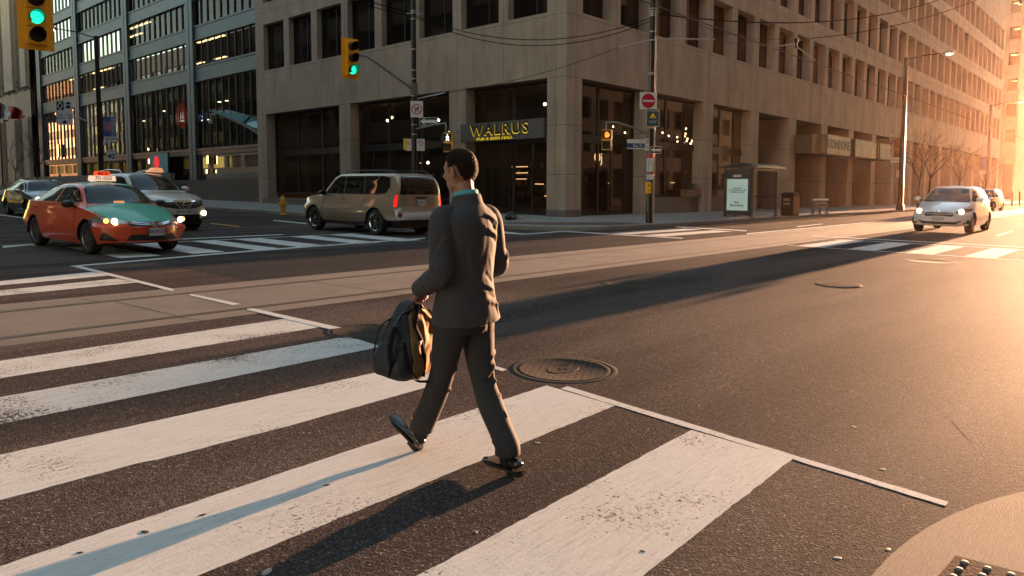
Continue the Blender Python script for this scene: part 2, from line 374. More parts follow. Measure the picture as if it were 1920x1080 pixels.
# manholes
mat('cast_iron',(.035,.031,.028),.7,0,.4,8,spec=.12)
def manmat():
    m,nt,b=nmat('manhole_iron');L=nt.links.new;tc=node(nt,'ShaderNodeTexCoord');mp=node(nt,'ShaderNodeMapping');mp.inputs['Rotation'].default_value=(0,0,R_(20))
    L(tc.outputs['Object'],mp.inputs[0]);br=node(nt,'ShaderNodeTexBrick',_Scale=1.,_Mortar_Size=.006,_Brick_Width=.075,_Row_Height=.045);br.inputs['Mortar Smooth'].default_value=.3
    L(mp.outputs[0],br.inputs['Vector']);L(br.outputs['Fac'],node(nt,'ShaderNodeMath').inputs[0])
    r=ramp(nt,br.outputs['Fac'],[(0.,(.075,.062,.052)),(1.,(.010,.009,.008))]);L(r.outputs[0],b.inputs['Base Color'])
    iv=node(nt,'ShaderNodeMath',operation='SUBTRACT');iv.inputs[0].default_value=1;L(br.outputs['Fac'],iv.inputs[1])
    b.inputs['Roughness'].default_value=.75;b.inputs['Specular IOR Level'].default_value=.06
    bp=node(nt,'ShaderNodeBump',_Strength=1.,_Distance=.02);L(iv.outputs[0],bp.inputs['Height']);L(bp.outputs[0],b.inputs['Normal'])
manmat()
MH=[((1057,692),.43,'large iron manhole cover just beyond the white crosswalk border, beside the man'),((688,620),.41,'iron manhole cover half hidden behind the dark bag'),
((1183,532),.46,'iron manhole cover lying in the long car shadow on the road'),((1745,490),.52,'iron manhole cover with raised rim near the far crosswalk stripes'),
((1540,475),.50,'faint iron cover in shade just short of the far crosswalk line'),((537,480),.48,'iron cover in the grey asphalt below the striped crossing'),((265,489),.5,'rusty iron cover at the line corner in front of the orange taxi')]
for px,r,lab in MH:
    p=gp(*px);t=empty('manhole_cover',(p.x,p.y,p.z),0,lab,'manhole cover','manhole covers in the road')
    t.rotation_euler=(GB,-GA,0)
    MB().lathe([(r+.05,.0),(r+.045,.0018),(r,.0018),(r-.005,.0006)],48).build('rim','cast_iron',t,smooth=True)
    mb=MB();mb.lathe([(r-.014,.0006),(r-.018,.0024),(r-.045,.0024),(r-.05,.0015),(.0001,.0015)],48);mb.build('lid','manhole_iron',t,smooth=True)
    if r<.45 or px[0]==1183:
        tt=MB().tube([(.17*math.cos(a/20*6.283),.11*math.sin(a/20*6.283),.0015) for a in range(2,19)],.0022,5);tt.build('lid_ring','cast_iron',t)
        text('lid_lettering','H',.12,'cast_iron',t,Matrix.Translation((0,0,.002))@Matrix.Rotation(R_(-40),4,'Z'),.001)
p=gp(1572,534);t=empty('drain_grate',(p.x,p.y,p.z),0,'round slotted drain grate in the sunlit asphalt','drain grate')
MB().lathe([(.38,.0),(.37,.006),(.34,.006),(.335,.001)],40).build('rim','cast_iron',t,smooth=True)
mb=MB()
for k in range(-7,8):
    w=math.sqrt(max(0,.335**2-(k*.045)**2));mb.box((-w,k*.045-.011,.004),(w,k*.045+.011,.011))
mb.box((-.02,-.33,.004),(.02,.33,.0105));mb.build('grate','cast_iron',t)
MB().lathe([(.336,.0045),(.0001,.0045)],32).build('pit','groove',t)
# chewing gum and scraps on the crossing
mat('gum',(.30,.28,.25),.6);mat('scrap',(.035,.03,.028),.8)
gm=MB();sg=MB()
for x,y,r,k in((680+215,828,.0,0),(995+12,830,.022,0),(675,1013,.0,0),(1570,1046,.02,0),(500,1072,.03,0),(893,998,.013,0),(1655,880,.02,0),(1600,800,.02,0),(1215,805,.012,0),(612,910,.02,1),(272,998,.024,1),(150,1037,.017,1),(380,966,.02,1),(783,965,.014,1),(1205,1034,.014,1),(1288,1066,.0,0),(1665,1030,.016,0),(1310,760,.01,0)):
    if r==0: continue
    p=gp(x,y);M=Matrix.Translation(p+Vector((0,0,.0021 if k else .0004)))@Matrix.Rotation(x,4,'Z')@Matrix.Diagonal((1.,.6,1,1))
    (sg if k else gm).lathe([(r,0),(r*.8,.001),(.0001,.0015)],9,M=M)
for k in range(150):
    x=random.uniform(1.5,9);y=random.uniform(-.2,8);r=random.uniform(.002,.006)
    gm.lathe([(r,0),(r*.7,r*.14),(.0001,r*.2)],5,M=Matrix.Translation((x,y,G(x,y)+.003)))
tag(gm.build('road_litter','gum'),kind='stuff');tag(sg.build('road_dirt','scrap'),kind='stuff')
# ================================================================ building materials
def stone(name,c,jz=(),stain=.26,bump=.5,fine=48,ju=None,axis=0):
    m,nt,b=nmat(name);L=nt.links.new;tc=node(nt,'ShaderNodeTexCoord')
    n1=node(nt,'ShaderNodeTexNoise',_Scale=.55,_Detail=6.,_Roughness=.65);n2=node(nt,'ShaderNodeTexNoise',_Scale=float(fine),_Detail=3.,_Roughness=.7)
    mp=node(nt,'ShaderNodeMapping');mp.inputs['Scale'].default_value=(1.1,1.1,.16);n3=node(nt,'ShaderNodeTexNoise',_Scale=1.,_Detail=6.,_Roughness=.7)
    n4=node(nt,'ShaderNodeTexNoise',_Scale=8.,_Detail=5.,_Roughness=.6)
    L(tc.outputs['Object'],mp.inputs[0]);L(mp.outputs[0],n3.inputs['Vector'])
    for n in(n1,n2,n4): L(tc.outputs['Object'],n.inputs['Vector'])
    r=ramp(nt,n1.outputs['Fac'],[(.3,tuple(x*.84 for x in c)),(.7,tuple(x*1.12 for x in c))])
    s=ramp(nt,n2.outputs['Fac'],[(.3,.60),(.5,1.),(.72,1.45)]);st=ramp(nt,n3.outputs['Fac'],[(.34,1-stain),(.52,1.),(.8,1.1)])
    m1=node(nt,'ShaderNodeMixRGB',blend_type='MULTIPLY');m1.inputs[0].default_value=1;L(r.outputs[0],m1.inputs[1]);L(s.outputs[0],m1.inputs[2])
    m2=node(nt,'ShaderNodeMixRGB',blend_type='MULTIPLY');m2.inputs[0].default_value=1;L(m1.outputs[0],m2.inputs[1]);L(st.outputs[0],m2.inputs[2])
    last=m2.outputs[0];sep=node(nt,'ShaderNodeSeparateXYZ');L(tc.outputs['Object'],sep.inputs[0])
    def line(sock,val,w,last):
        a=node(nt,'ShaderNodeMath',operation='SUBTRACT');L(sock,a.inputs[0]);a.inputs[1].default_value=val
        ab=node(nt,'ShaderNodeMath',operation='ABSOLUTE');L(a.outputs[0],ab.inputs[0]);lt=node(nt,'ShaderNodeMath',operation='LESS_THAN');L(ab.outputs[0],lt.inputs[0]);lt.inputs[1].default_value=w
        mx=node(nt,'ShaderNodeMixRGB',blend_type='MULTIPLY');L(lt.outputs[0],mx.inputs[0]);L(last,mx.inputs[1]);mx.inputs[2].default_value=(.25,.25,.25,1);return mx.outputs[0]
    for z in jz: last=line(sep.outputs[2],z,.012,last)
    if ju:
        a=node(nt,'ShaderNodeMath',operation='SUBTRACT');L(sep.outputs[axis],a.inputs[0]);a.inputs[1].default_value=ju[0]-ju[1]*50
        mo=node(nt,'ShaderNodeMath',operation='MODULO');L(a.outputs[0],mo.inputs[0]);mo.inputs[1].default_value=ju[1]
        last=line(mo.outputs[0],ju[1]/2,.011,last)
    L(last,b.inputs['Base Color']);b.inputs['Roughness'].default_value=.75
    ad=node(nt,'ShaderNodeMath',operation='ADD');L(n2.outputs['Fac'],ad.inputs[0]);L(n4.outputs['Fac'],ad.inputs[1])
    bp=node(nt,'ShaderNodeBump',_Strength=bump,_Distance=.02);L(ad.outputs[0],bp.inputs['Height']);L(bp.outputs[0],b.inputs['Normal']);return m
SB=(.40,.305,.235)
stone('stone_south',SB,(2.38,4.79,7.13,10.14,14.55,19.4,24.3,28.3),ju=(29.07+1.7385,3.477),axis=0)
stone('stone_west_shaded',(.36,.265,.19),(2.38,4.79,7.13,10.14,14.55,19.4,24.3,28.3),ju=(26.2+1.75,3.5),axis=1)  # same stone toned darker; the west side's shade is put into its colour
stone('stone_plinth',(.15,.12,.10),(),.2)
stone('stone_bank',(.36,.26,.18),(),.3,.3,30)
stone('stone_pale',(.42,.33,.25),(),.2,.2,30)
stone('stone_off',(.30,.19,.12),(),.2,.2,30)
mat('spandrel_steel',(.125,.155,.16),.5,.3,.10,1.2,.05,8)
mat('spandrel_rust',(.20,.15,.13),.45,.4,.1,2)
mat('dark_frame',(.022,.019,.017),.45,.3);mat('grey_frame',(.075,.08,.08),.45,.5)
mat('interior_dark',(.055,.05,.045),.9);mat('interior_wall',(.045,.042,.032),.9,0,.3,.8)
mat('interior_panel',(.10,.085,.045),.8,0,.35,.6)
glassmat('glass_dark',(.30,.31,.29),.75,.03,1.6)
glassmat('glass_office',(.50,.56,.52),.85,.02,1.36)
glassmat('glass_blind',(.2,.2,.2),.35,.03,1.6,(.10,.09,.07))
mat('louvre',(.10,.085,.07),.6,0,.2,4)
emis('lamp_warm',(1.,.62,.30),.8);emis('lamp_cool',(1.,.82,.5),1.2);emis('bulb',(1.,.62,.28),9.);emis('bulb_soft',(1.,.55,.25),.7)
WALLX,WALLY=28.33,22.04
def facade(mb,O,U,N,us,zs,hole,depth,m=0,rm=0):
    """front wall with openings; reveals go in by depth. U along the wall, N outward."""
    O=Vector(O);U=Vector(U);N=Vector(N);Z=Vector((0,0,1))
    P=lambda u,z,d=0:O+U*u+Z*z-N*d
    H=lambda i,j:0<=i<len(us)-1 and 0<=j<len(zs)-1 and hole(i,j)
    for i in range(len(us)-1):
        for j in range(len(zs)-1):
            a,b,c,d=us[i],us[i+1],zs[j],zs[j+1]
            if not H(i,j): mb.face([P(a,c),P(b,c),P(b,d),P(a,d)],m)
            else:
                if not H(i-1,j): mb.face([P(a,c),P(a,d),P(a,d,depth),P(a,c,depth)],rm)
                if not H(i+1,j): mb.face([P(b,d),P(b,c),P(b,c,depth),P(b,d,depth)],rm)
                if not H(i,j-1): mb.face([P(b,c),P(a,c),P(a,c,depth),P(b,c,depth)],rm)
                if not H(i,j+1): mb.face([P(a,d),P(b,d),P(b,d,depth),P(a,d,depth)],rm)
rows=[(10.32,13.65),(15.2,18.5),(20.1,23.4),(25.0,28.25)]
TOPZ=36.
mb=empty('office_building',(0,0,0),0,'tan stone corner office block with square punched windows and a pub at street level','office building')
MAIN=mb
# south side
XE=148.0
pk=[29.07+6.954*k for k in range(18)]
sp=[];us=[0];opens=[]
for k in range(17):
    a=pk[k]+.66-WALLX if k else 29.6-WALLX;b=pk[k+1]-.66-WALLX;us+=[a,b];opens.append((a,b))
us.append(XE-WALLX)
S=MB();D_S=.72
FIN=3.0
facade(S,(WALLX,WALLY,0),(1,0,0),(0,-1,0),us[:7],[-3,7.13],lambda i,j:i%2==1,D_S)
# deep arcade bays: openings with 3 m fins
us2=[u for u in us[6:]]
facade(S,(WALLX,WALLY,0),(1,0,0),(0,-1,0),us2,[-3,7.13],lambda i,j:i%2==1,FIN)
def upper(S,O,U,N,L,first,per,w,dep,endm):
    cs=[];k=0
    edges=[0,first[0]]
    u=[0];c=first[1];opn=[]
    a=first[0]
    while c+w/2<L-.3:
        u+=[a,c-w/2];opn.append((a,c-w/2));a=c+w/2;c+=per
    u+=[L]
    zs=[7.13]
    for z0,z1 in rows: zs+=[z0,z1]
    zs.append(TOPZ)
    facade(S,O,U,N,u,zs,lambda i,j:i%2==1 and j%2==1,dep)
    return opn
opS=upper(S,(WALLX,WALLY,0),(1,0,0),(0,-1,0),XE-WALLX,(29.6-WALLX,32.547-WALLX),3.477,.76,.68,0)
S.face([(WALLX+.01,WALLY+.01,TOPZ),(XE,WALLY+.01,TOPZ),(XE,51.5,TOPZ),(WALLX+.01,51.5,TOPZ)])
S.face([(XE,WALLY,-3),(XE,51.5,-3),(XE,51.5,TOPZ),(XE,WALLY,TOPZ)])
S.build('south_wall','stone_south',mb)
W=MB();YE=51.5
wo=[(23.24,29.03),(30.34,39.71),(40.91,50.2)]
us=[0]
for a,b in wo: us+=[a-WALLY,b-WALLY]
us.append(YE-WALLY)
facade(W,(WALLX,WALLY,0),(0,1,0),(-1,0,0),us,[-3,7.13],lambda i,j:i%2==1,.8)
opW=upper(W,(WALLX,WALLY,0),(0,1,0),(-1,0,0),YE-WALLY,(23.27-WALLY,26.2-WALLY),3.5,.68,.45,0)
W.face([(WALLX,YE,-3),(XE,YE,-3),(XE,YE,TOPZ),(WALLX,YE,TOPZ)])
W.build('west_wall','stone_west_shaded',mb)
# sloping sills proud of the wall under the first row
# windows
def window_mesh(w,h,mull,pm='glass_dark',fr=.06,name='window',blind=None):
    """local: x along, z up, y=0 glass plane, facing -y"""
    f=MB();f.box((0,-.04,0),(w,.04,fr));f.box((0,-.04,h-fr),(w,.04,h));f.box((0,-.04,fr),(fr,.04,h-fr));f.box((w-fr,-.04,fr),(w,.04,h-fr))
    for x in mull: f.box((x-fr/2,-.038,fr),(x+fr/2,.038,h-fr))
    o=f.build(name,'dark_frame')
    p=MB();p.face([(fr,0,fr),(w-fr,0,fr),(w-fr,0,h-fr),(fr,0,h-fr)]);p.build('pane',pm,o)
    if blind: 
        q=MB();q.box((fr,.06,h*blind),(w-fr,.07,h-fr));q.build('blind','glass_blind',o)
    return o
nwin=0
def place_windows(opn,origin,rz,depth,rowlist,cap):
    global nwin
    protos={}
    for r,(z0,z1) in enumerate(rowlist):
        for k,(a,b) in enumerate(opn):
            if nwin>=cap: rest.append((origin,rz,depth,a,b,z0,z1));continue
            w=round(b-a,2);h=z1-z0;key=(w,round(h,2),k%3==1)
            if key not in protos: o=window_mesh(b-a,h,[w*.62],'glass_dark',.07,blind=(.45 if key[2] else None));protos[key]=o
            else: o=ctree(protos[key])
            o.parent=MAIN
            M=Matrix.Translation(origin)@Matrix.Rotation(rz,4,'Z')
            o.matrix_local=M@Matrix.Translation((a,depth,z0)) if rz==0 else Matrix.Translation((origin[0]+depth,origin[1]+b,z0))@Matrix.Rotation(rz,4,'Z')
            nwin+=1
rest=[]
place_windows(opW,(WALLX,WALLY,0),R_(-90),.43,rows[:2],100)
place_windows(opS[:33],(WALLX,WALLY,0),0,.66,rows[:3],92)
place_windows(opS,(WALLX,WALLY,0),0,.66,rows[3:],0);place_windows(opW,(WALLX,WALLY,0),R_(-90),.43,rows[2:],0)
rm=MB()
for o,rz,d,a,b,z0,z1 in rest:
    if rz==0: rm.face([(o[0]+a,o[1]+d,z0),(o[0]+b,o[1]+d,z0),(o[0]+b,o[1]+d,z1),(o[0]+a,o[1]+d,z1)]);rm.box((o[0]+a+(b-a)*.6,o[1]+d-.04,z0),(o[0]+a+(b-a)*.63,o[1]+d-.005,z1),1)
    else: rm.face([(o[0]+d,o[1]+a,z0),(o[0]+d,o[1]+b,z0),(o[0]+d,o[1]+b,z1),(o[0]+d,o[1]+a,z1)])
tag(rm.build('window',['glass_dark','dark_frame'],mb),kind='stuff')
# dark rooms behind the glass
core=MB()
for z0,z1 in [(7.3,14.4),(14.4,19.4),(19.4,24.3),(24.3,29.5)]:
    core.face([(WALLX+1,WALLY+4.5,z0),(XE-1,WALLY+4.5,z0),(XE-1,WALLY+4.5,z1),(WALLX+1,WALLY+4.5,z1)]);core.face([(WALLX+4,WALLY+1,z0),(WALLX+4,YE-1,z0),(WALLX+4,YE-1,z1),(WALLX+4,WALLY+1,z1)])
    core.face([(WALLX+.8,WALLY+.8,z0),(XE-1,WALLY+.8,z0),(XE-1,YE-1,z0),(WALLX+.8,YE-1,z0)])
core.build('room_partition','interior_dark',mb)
# street-level glazing of the pub: frames, panes, doors
GZ=.28
def shop(name,x0,x1,side,z0,doors,transom=True,mulls=()):
    w=x1-x0;h=7.13-z0;f=MB();fr=.11;tz=4.05-z0
    f.box((0,-.06,0),(w,.06,fr));f.box((0,-.06,h-.16),(w,.06,h));f.box((0,-.06,fr),(fr,.06,h-.16));f.box((w-fr,-.06,fr),(w,.06,h-.16))
    for x in mulls: f.box((x-.09,-.05,fr),(x+.09,.05,h-.16))
    if transom: f.box((fr,-.08,tz),(w-fr,.1,tz+.42))
    for x in doors: f.box((x-.04,-.047,fr),(x+.04,.047,tz))
    o=f.build('shop_window','dark_frame',mb);MB().face([(fr,0,fr),(w-fr,0,fr),(w-fr,0,h-.16),(fr,0,h-.16)]).build('pane','glass_dark',o)
    if side=='S': o.location=(x0,WALLY+.70,z0)
    else: o.location=(WALLX+.78,x1,z0);o.rotation_euler=(0,0,R_(-90))
    return o
shop('d',29.6,35.36,'S',GZ,(1.0,2.3,3.6,4.9),True,(2.35,))
shop('w',36.70,42.47,'S',1.2,(),True,(2.2,4.4))
shop('w',43.70,49.42,'S',1.2,(),True,(2.2,4.3))
shop('w',23.24,29.03,'W',GZ,(1.3,2.6,4.2),True,(2.9,))
shop('w',30.34,39.71,'W',1.0,(1.5,5.8),True,(3.1,6.2))
shop('w',40.91,50.2,'W',1.3,(),True,(3.1,6.2))
for a,b in(((36.71,WALLY+.2,-1),(42.46,WALLY+.69,1.2)),((43.73,WALLY+.2,-1),(49.40,WALLY+.69,1.2)),((WALLX-.45,40.95,-1),(WALLX+.7,50.15,.95)),((WALLX-.4,30.4,-1),(WALLX+.7,39.65,.55))): MB().box(a,b).build('plinth','stone_plinth',mb)
# corner pillar foot course
pf=MB();pf.box((WALLX-.012,WALLY-.012,-1),(29.612,23.252,.62));pf.build('pillar_foot','stone_plinth',mb)
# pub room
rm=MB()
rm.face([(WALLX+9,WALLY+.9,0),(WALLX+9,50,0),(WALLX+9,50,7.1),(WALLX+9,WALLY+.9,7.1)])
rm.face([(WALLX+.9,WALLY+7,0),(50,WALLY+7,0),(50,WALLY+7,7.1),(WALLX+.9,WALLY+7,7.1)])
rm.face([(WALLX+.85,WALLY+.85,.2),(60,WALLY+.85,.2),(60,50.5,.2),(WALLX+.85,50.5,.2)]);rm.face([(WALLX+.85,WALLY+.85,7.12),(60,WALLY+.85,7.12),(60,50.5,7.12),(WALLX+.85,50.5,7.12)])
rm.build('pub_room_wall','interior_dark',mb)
mat('bar_shelf',(.10,.06,.035),.5);mat('bottle_mix',(.30,.18,.08),.2,0,.5,30)
sh=MB();bt=MB();random.seed(3)
for x0,x1,y in((29.9,35.2,WALLY+3.6),(37,42.3,WALLY+4.),(44,49.3,WALLY+4)):
    for z in(.9,1.5,2.1,2.75): sh.box((x0,y,z),(x1,y+.35,z+.05))
    for _ in range(60):
        x=random.uniform(x0,x1);z=random.choice((.95,1.55,2.15,2.8));bt.cbox((x,y+.1,z+.13),(.07,.07,.26))
for y0,y1,x in((23.6,28.8,WALLX+3.2),(31,39,WALLX+4)):
    for z in(1.2,1.8,2.4): sh.box((x,y0,z),(x+.35,y1,z+.05))
    for _ in range(50):
        y=random.uniform(y0,y1);z=random.choice((1.25,1.85,2.45));bt.cbox((x+.1,y,z+.13),(.07,.07,.26))
sh.build('shelf','bar_shelf',mb);tag(bt.build('bottle','bottle_mix',mb),kind='stuff')
def glow(name,pts,r,m,par):
    g=MB()
    for p in pts: g.lathe([(.0001,-r),(r*.7,-r*.7),(r,0),(r*.7,r*.7),(.0001,r)],8,M=Matrix.Translation(p))
    return g.build(name,m,par,smooth=True)
bl=[]
for cx,n in((38.6,26),(45.9,26),(41.2,8)):
    for _ in range(n): bl.append((cx+random.gauss(0,1.05),WALLY+2.4+random.uniform(-.5,.5),4.9+random.gauss(0,.30)))
tag(glow('pendant_bulb',bl,.05,'bulb',mb),kind='stuff')
tag(glow('wall_light',[(WALLX+2.4,24.2,3.6),(WALLX+2.2,25.2,6.2),(WALLX+2.6,28,5.4),(WALLX+2.5,33,5.1),(WALLX+2.5,34,5.9),(WALLX+2.2,38.2,6.3),(WALLX+2,38.4,6.1),(WALLX+2.3,43,4.5),(WALLX+2.3,45,4.4),(WALLX+2.3,41.8,4.9),(WALLX+2.5,35,3.3),(31,WALLY+1.8,3.9),(30.3,WALLY+1.5,4.0),(38.6,WALLY+1.6,3.75),(39.1,WALLY+1.7,3.7),(44.3,WALLY+1.6,3.7),(37.6,WALLY+1.6,6.3)],.085,'bulb',mb),kind='stuff')
li=MB()
for y0,y1,z in((27.2,28.4,2.9),(27.2,28.3,2.55),(27.3,28.2,2.2),(24.0,24.5,3.0),(24.0,24.5,2.7),(24,24.5,3.3),(31.2,33.6,2.6),(31.4,33,2.1),(36.2,36.7,3.3)): li.box((WALLX+3.1,y0,z),(WALLX+3.15,y1,z+.045))
for x0,x1,z in((31.8,32.1,3.35),(32.5,32.6,2.9),(30.2,30.9,1.9),(33,33.8,1.95),(31,31.7,1.25),(37.1,37.8,2.),(44.6,45.1,2.1),(39,40.2,2.8)): li.box((x0,WALLY+3.5,z),(x1,WALLY+3.55,z+.05))
tag(li.build('shelf_light','bulb_soft',mb),kind='stuff')
text('window_lettering','Oj',.75,'bulb_soft',mb,frame((32.6,WALLY+1.1,3.35),(1,0,0),(0,0,1)),.01)
# planters and shrubs on the ledges of the pub
mat('planter_box',(.20,.11,.06),.7,0,.2,6);mat('shrub_leaf',(.045,.075,.03),.7)
def leafball(c,r,n,ls,mb_,sq=.7):
    for _ in range(n):
        d=Vector((random.gauss(0,1),random.gauss(0,1),random.gauss(0,1))).normalized()*r*random.uniform(.4,1);d.z*=sq
        p=Vector(c)+d;a=Vector((random.gauss(0,1),random.gauss(0,1),random.gauss(0,1))).normalized()*ls;b=a.cross(Vector((random.gauss(0,1),random.gauss(0,1),random.gauss(0,1)))).normalized()*ls*.6
        mb_.face([p-a,p-b,p+a,p+b])
labs=['low brown planter with a round green shrub on the ledge under the second pub window','low brown planter on the ledge, beside the pillar before the bus shelter','brown planter with a shrub half hidden by the bus shelter']
for (x,w),lab in zip(((40.4,2.0),(44.6,1.6),(47.3,2.0)),labs):
    t=empty('planter',(x,WALLY+.02,1.2),0,lab,'planter','planters on the pub ledge')
    MB().box((0,0,0),(w,.42,.40)).box((-.02,-.02,.40),(w+.02,.44,.45)).build('box','planter_box',t,bevel=.01)
    l=MB();leafball((w*.5,.2,.62),.42,260,.05,l);l.build('shrub','shrub_leaf',t)
# arcade: dark doors and back wall, vents
ab=MB()
ab.face([(49.5,WALLY+FIN,-2),(XE-1,WALLY+FIN,-2),(XE-1,WALLY+FIN,7.1),(49.5,WALLY+FIN,7.1)])
ab.build('arcade_wall','stone_plinth',mb)
mat('door_bronze',(.09,.045,.025),.45,.3,.2,3)
for k in range(3,8):
    a=pk[k]+.66;d=MB();d.box((a+1.1,WALLY+FIN-.08,-.5),(a+2.5,WALLY+FIN-.01,6.2));o=d.build('arcade_door','door_bronze',mb)
    MB().box((a+1.72,WALLY+FIN-.14,-.3),(a+1.78,WALLY+FIN-.085,4)).build('door_post','dark_frame',o)
# metal canopy boxes with lettering
mat('canopy_metal',(.34,.31,.27),.55,.2,.25,.8);mat('canopy_dark',(.12,.085,.06),.5,.5);mat('foil',(.42,.36,.28),.22,.85,.4,1.2,.3,3)
def cnp(x0,x1,y0,y1,z0,z1):
    o=MB().box((x0,y0,z0),(x1,y1,z1)).build('canopy','canopy_dark',mb,bevel=.02);p=MB();p.box((x0+.06,y0-.03,z0+.07),(x1-.06,y0-.002,z1-.04));p.build('canopy_panel','canopy_metal',o)
    q=MB();q.box((x0-.03,y0+.08,z0+.1),(x0-.002,y1-.4,z1-.06));q.build('canopy_side','foil',o);return o
cs=[]
A_=ony(1551,249,20.2);B_=ony(1594,258,20.2)
for px0,px1,yy in((1551,1595.,249),(1604,1643,257.5),(1650,1672,265.5)):
    a=ony(px0,yy,20.2).x;b=ony(px1,yy+6,20.2).x;cs.append(cnp(a,b,20.2,22.02 if px0>1560 else 22.9,4.45 if px0<1600 else 4.5,6.02))
a=ony(1551,249,20.2).x
mat('sign_ink',(.05,.055,.07),.5)
text('canopy_lettering','COMMUNE',1.0,'sign_ink',cs[0],frame(((a+ony(1595,255,20.2).x)/2,20.16,5.28),(1,0,0),(0,0,1)),.02,1.05,off=.02)
MB().box((ony(1494,230,WALLY-.05).x-.4,20.6,4.5),(a,21.98,5.9)).build('canopy','canopy_dark',mb)
# pub sign, lettering with lit yellow edges
mat('sign_grey',(.085,.078,.072),.6,0,.15,5);mat('letter_black',(.012,.012,.012),.4);emis('letter_yellow',(1.,.70,.03),.13)
sg=empty('pub_sign',(WALLX-.12,23.3,3.9),0,'long grey pub sign with tall black letters edged in yellow above the entrance','sign')
z0,z1=.30,1.28
MB().box((-.06,.0,z0),(.18,5.95,z1)).build('board','sign_grey',sg,bevel=.01)
Mx=frame((-.075,3.05,.86),(0,-1,0),(0,0,1))
text('letter_edge','WALRUS',.80,'letter_yellow',sg,Mx@Matrix.Translation((-.026,-.022,-.004)),.008,1.10,off=.016,space=1.3)
text('lettering','WALRUS',.80,'letter_black',sg,Mx@Matrix.Translation((.006,.008,.02)),.006,1.10,off=.014,space=1.3)
Mx=frame((-.075,3.4,.42),(0,-1,0),(0,0,1))
text('letter_edge','PUB & BEER HALL',.20,'letter_yellow',sg,Mx@Matrix.Translation((.012,-.008,-.004)),.006,1.7,off=.004)
text('lettering','PUB & BEER HALL',.20,'letter_black',sg,Mx@Matrix.Translation((-.004,.0,.016)),.004,1.7)
# sculpted walrus head hanging beside the sign
wh=empty('sculpted_head',(WALLX-.35,30.1,4.25),0,'black sculpted animal head with two tusks beside the pub sign','sculpture')
def blob(name,balls,vox,m,par,sm=6):
    g=MB()
    for (c,r,s) in balls:
        M=Matrix.Translation(c)@Matrix.Diagonal((s[0],s[1],s[2],1));n=14
        g.lathe([(max(1e-4,r*math.sin(math.pi*k/n)),-r*math.cos(math.pi*k/n)) for k in range(n+1)],18,M=M)
    o=g.build(name,m,par,merge=1e-5);return remesh(o,vox,sm)
def remesh(o,vox,sm=4,it=None):
    md=o.modifiers.new('r','REMESH');md.mode='VOXEL';md.voxel_size=vox;md.use_smooth_shade=True
    if sm: s=o.modifiers.new('s','SMOOTH');s.iterations=sm;s.factor=.5
    bpy.context.view_layer.update()
    me=bpy.data.meshes.new_from_object(o.evaluated_get(bpy.context.evaluated_depsgraph_get()));old=o.data;ms=list(old.materials)
    o.modifiers.clear();o.data=me;me.materials.clear()
    for m in ms: me.materials.append(m)
    me.polygons.foreach_set('use_smooth',[True]*len(me.polygons));me.polygons.foreach_set('material_index',[0]*len(me.polygons));return o
blob('head',[((0,0,.3),.3,(1,1,1)),((-.22,0,.15),.22,(1,1.1,.8)),((-.1,.12,.42),.12,(1,1,1)),((-.1,-.12,.42),.12,(1,1,1))],.035,'letter_black',wh)
for s in(-1,1): MB().tube([(-.34,s*.09,.05),(-.38,s*.1,-.2),(-.33,s*.09,-.42)],[.045,.03,.01],8).build('tusk','letter_black',wh,smooth=True)
mat('pale_letters',(.35,.38,.36),.6)
# ================================================================ glass office block
GX=33.0
gb=empty('glass_office_building',(0,0,0),0,'grey steel and glass office block with lit ceilings behind ribbon windows','office building')
cols=[55.3+16.45*k for k in range(5)];cols=[56.4,72.4,88.6,105.,120.4]
band=[(4.93,5.55)];lev=[(13.54,16.0),(17.41,19.85),(21.25,23.7),(25.1,27.55),(28.95,31.4),(32.8,35.25),(36.6,39.1)]
sp_=[(12.05,13.54)];zt=16.0
for (a,b),(c,d) in zip(lev,lev[1:]): sp_.append((b,c))
sp_.append((39.1,44.))
f=MB()
for a,b in sp_:
    f.box((GX,53.5,a+.10),(GX+.5,121.3,b-.0));f.box((GX-.06,53.5,b-.16),(GX-.001,121.3,b-.0));f.box((GX-.10,53.5,a),(GX-.0+.3,121.3,a+.09))
f.build('spandrel','spandrel_steel',gb)
f=MB();f.box((GX-.05,53.5,4.93),(GX+.5,121.3,5.30));f.box((GX-.12,53.5,5.31),(GX+.3,121.3,5.55));f.build('lower_band','spandrel_rust',gb)
f=MB()
for y in cols: f.box((GX-.22,y-.72,-2),(GX-.13,y-.08,44));f.box((GX-.22,y+.08,-2),(GX-.13,y+.72,44));f.box((GX-.17,y-.085,-2),(GX+.4,y+.085,44))
f.build('column_cladding','spandrel_steel',gb)
def gwin(y0,y1,z0,z1,n,mw=.05):
    w=y1-y0;h=z1-z0;f=MB()
    for k in range(n+1): x=w*k/n;f.box((max(0,x-mw/2),-.09,0),(min(w,x+mw/2),.02,h))
    f.box((0,-.03,h-.07),(w,.02,h-.001));o=f.build('window','grey_frame',gb);MB().face([(0,.03,0),(w,.03,0),(w,.03,h),(0,.03,h)]).build('pane','glass_office',o)
    o.location=(GX+.12,y1,z0);o.rotation_euler=(0,0,R_(-90));return o
bays=list(zip([53.6]+[c+.72 for c in cols],[c-.72 for c in cols]))
bays=[(a,b) for a,b in bays if b-a>1]
for a,b in bays:
    n=max(2,round((b-a)/1.33))
    gwin(a,b,5.55,12.05,n,.07);gwin(a,b,2.2,4.93,max(1,n//6),.05)
    for z0,z1 in lev: gwin(a,b,z0,z1,n)
it=MB()
for z in [s[0]+.55 for s in sp_[:-1]]: it.box((GX+.55,53.6,z),(GX+16,121.2,z+.3))
it.box((GX+.55,53.6,2.0),(GX+16,121.2,2.19))
it.build('floor_slab','interior_dark',gb)
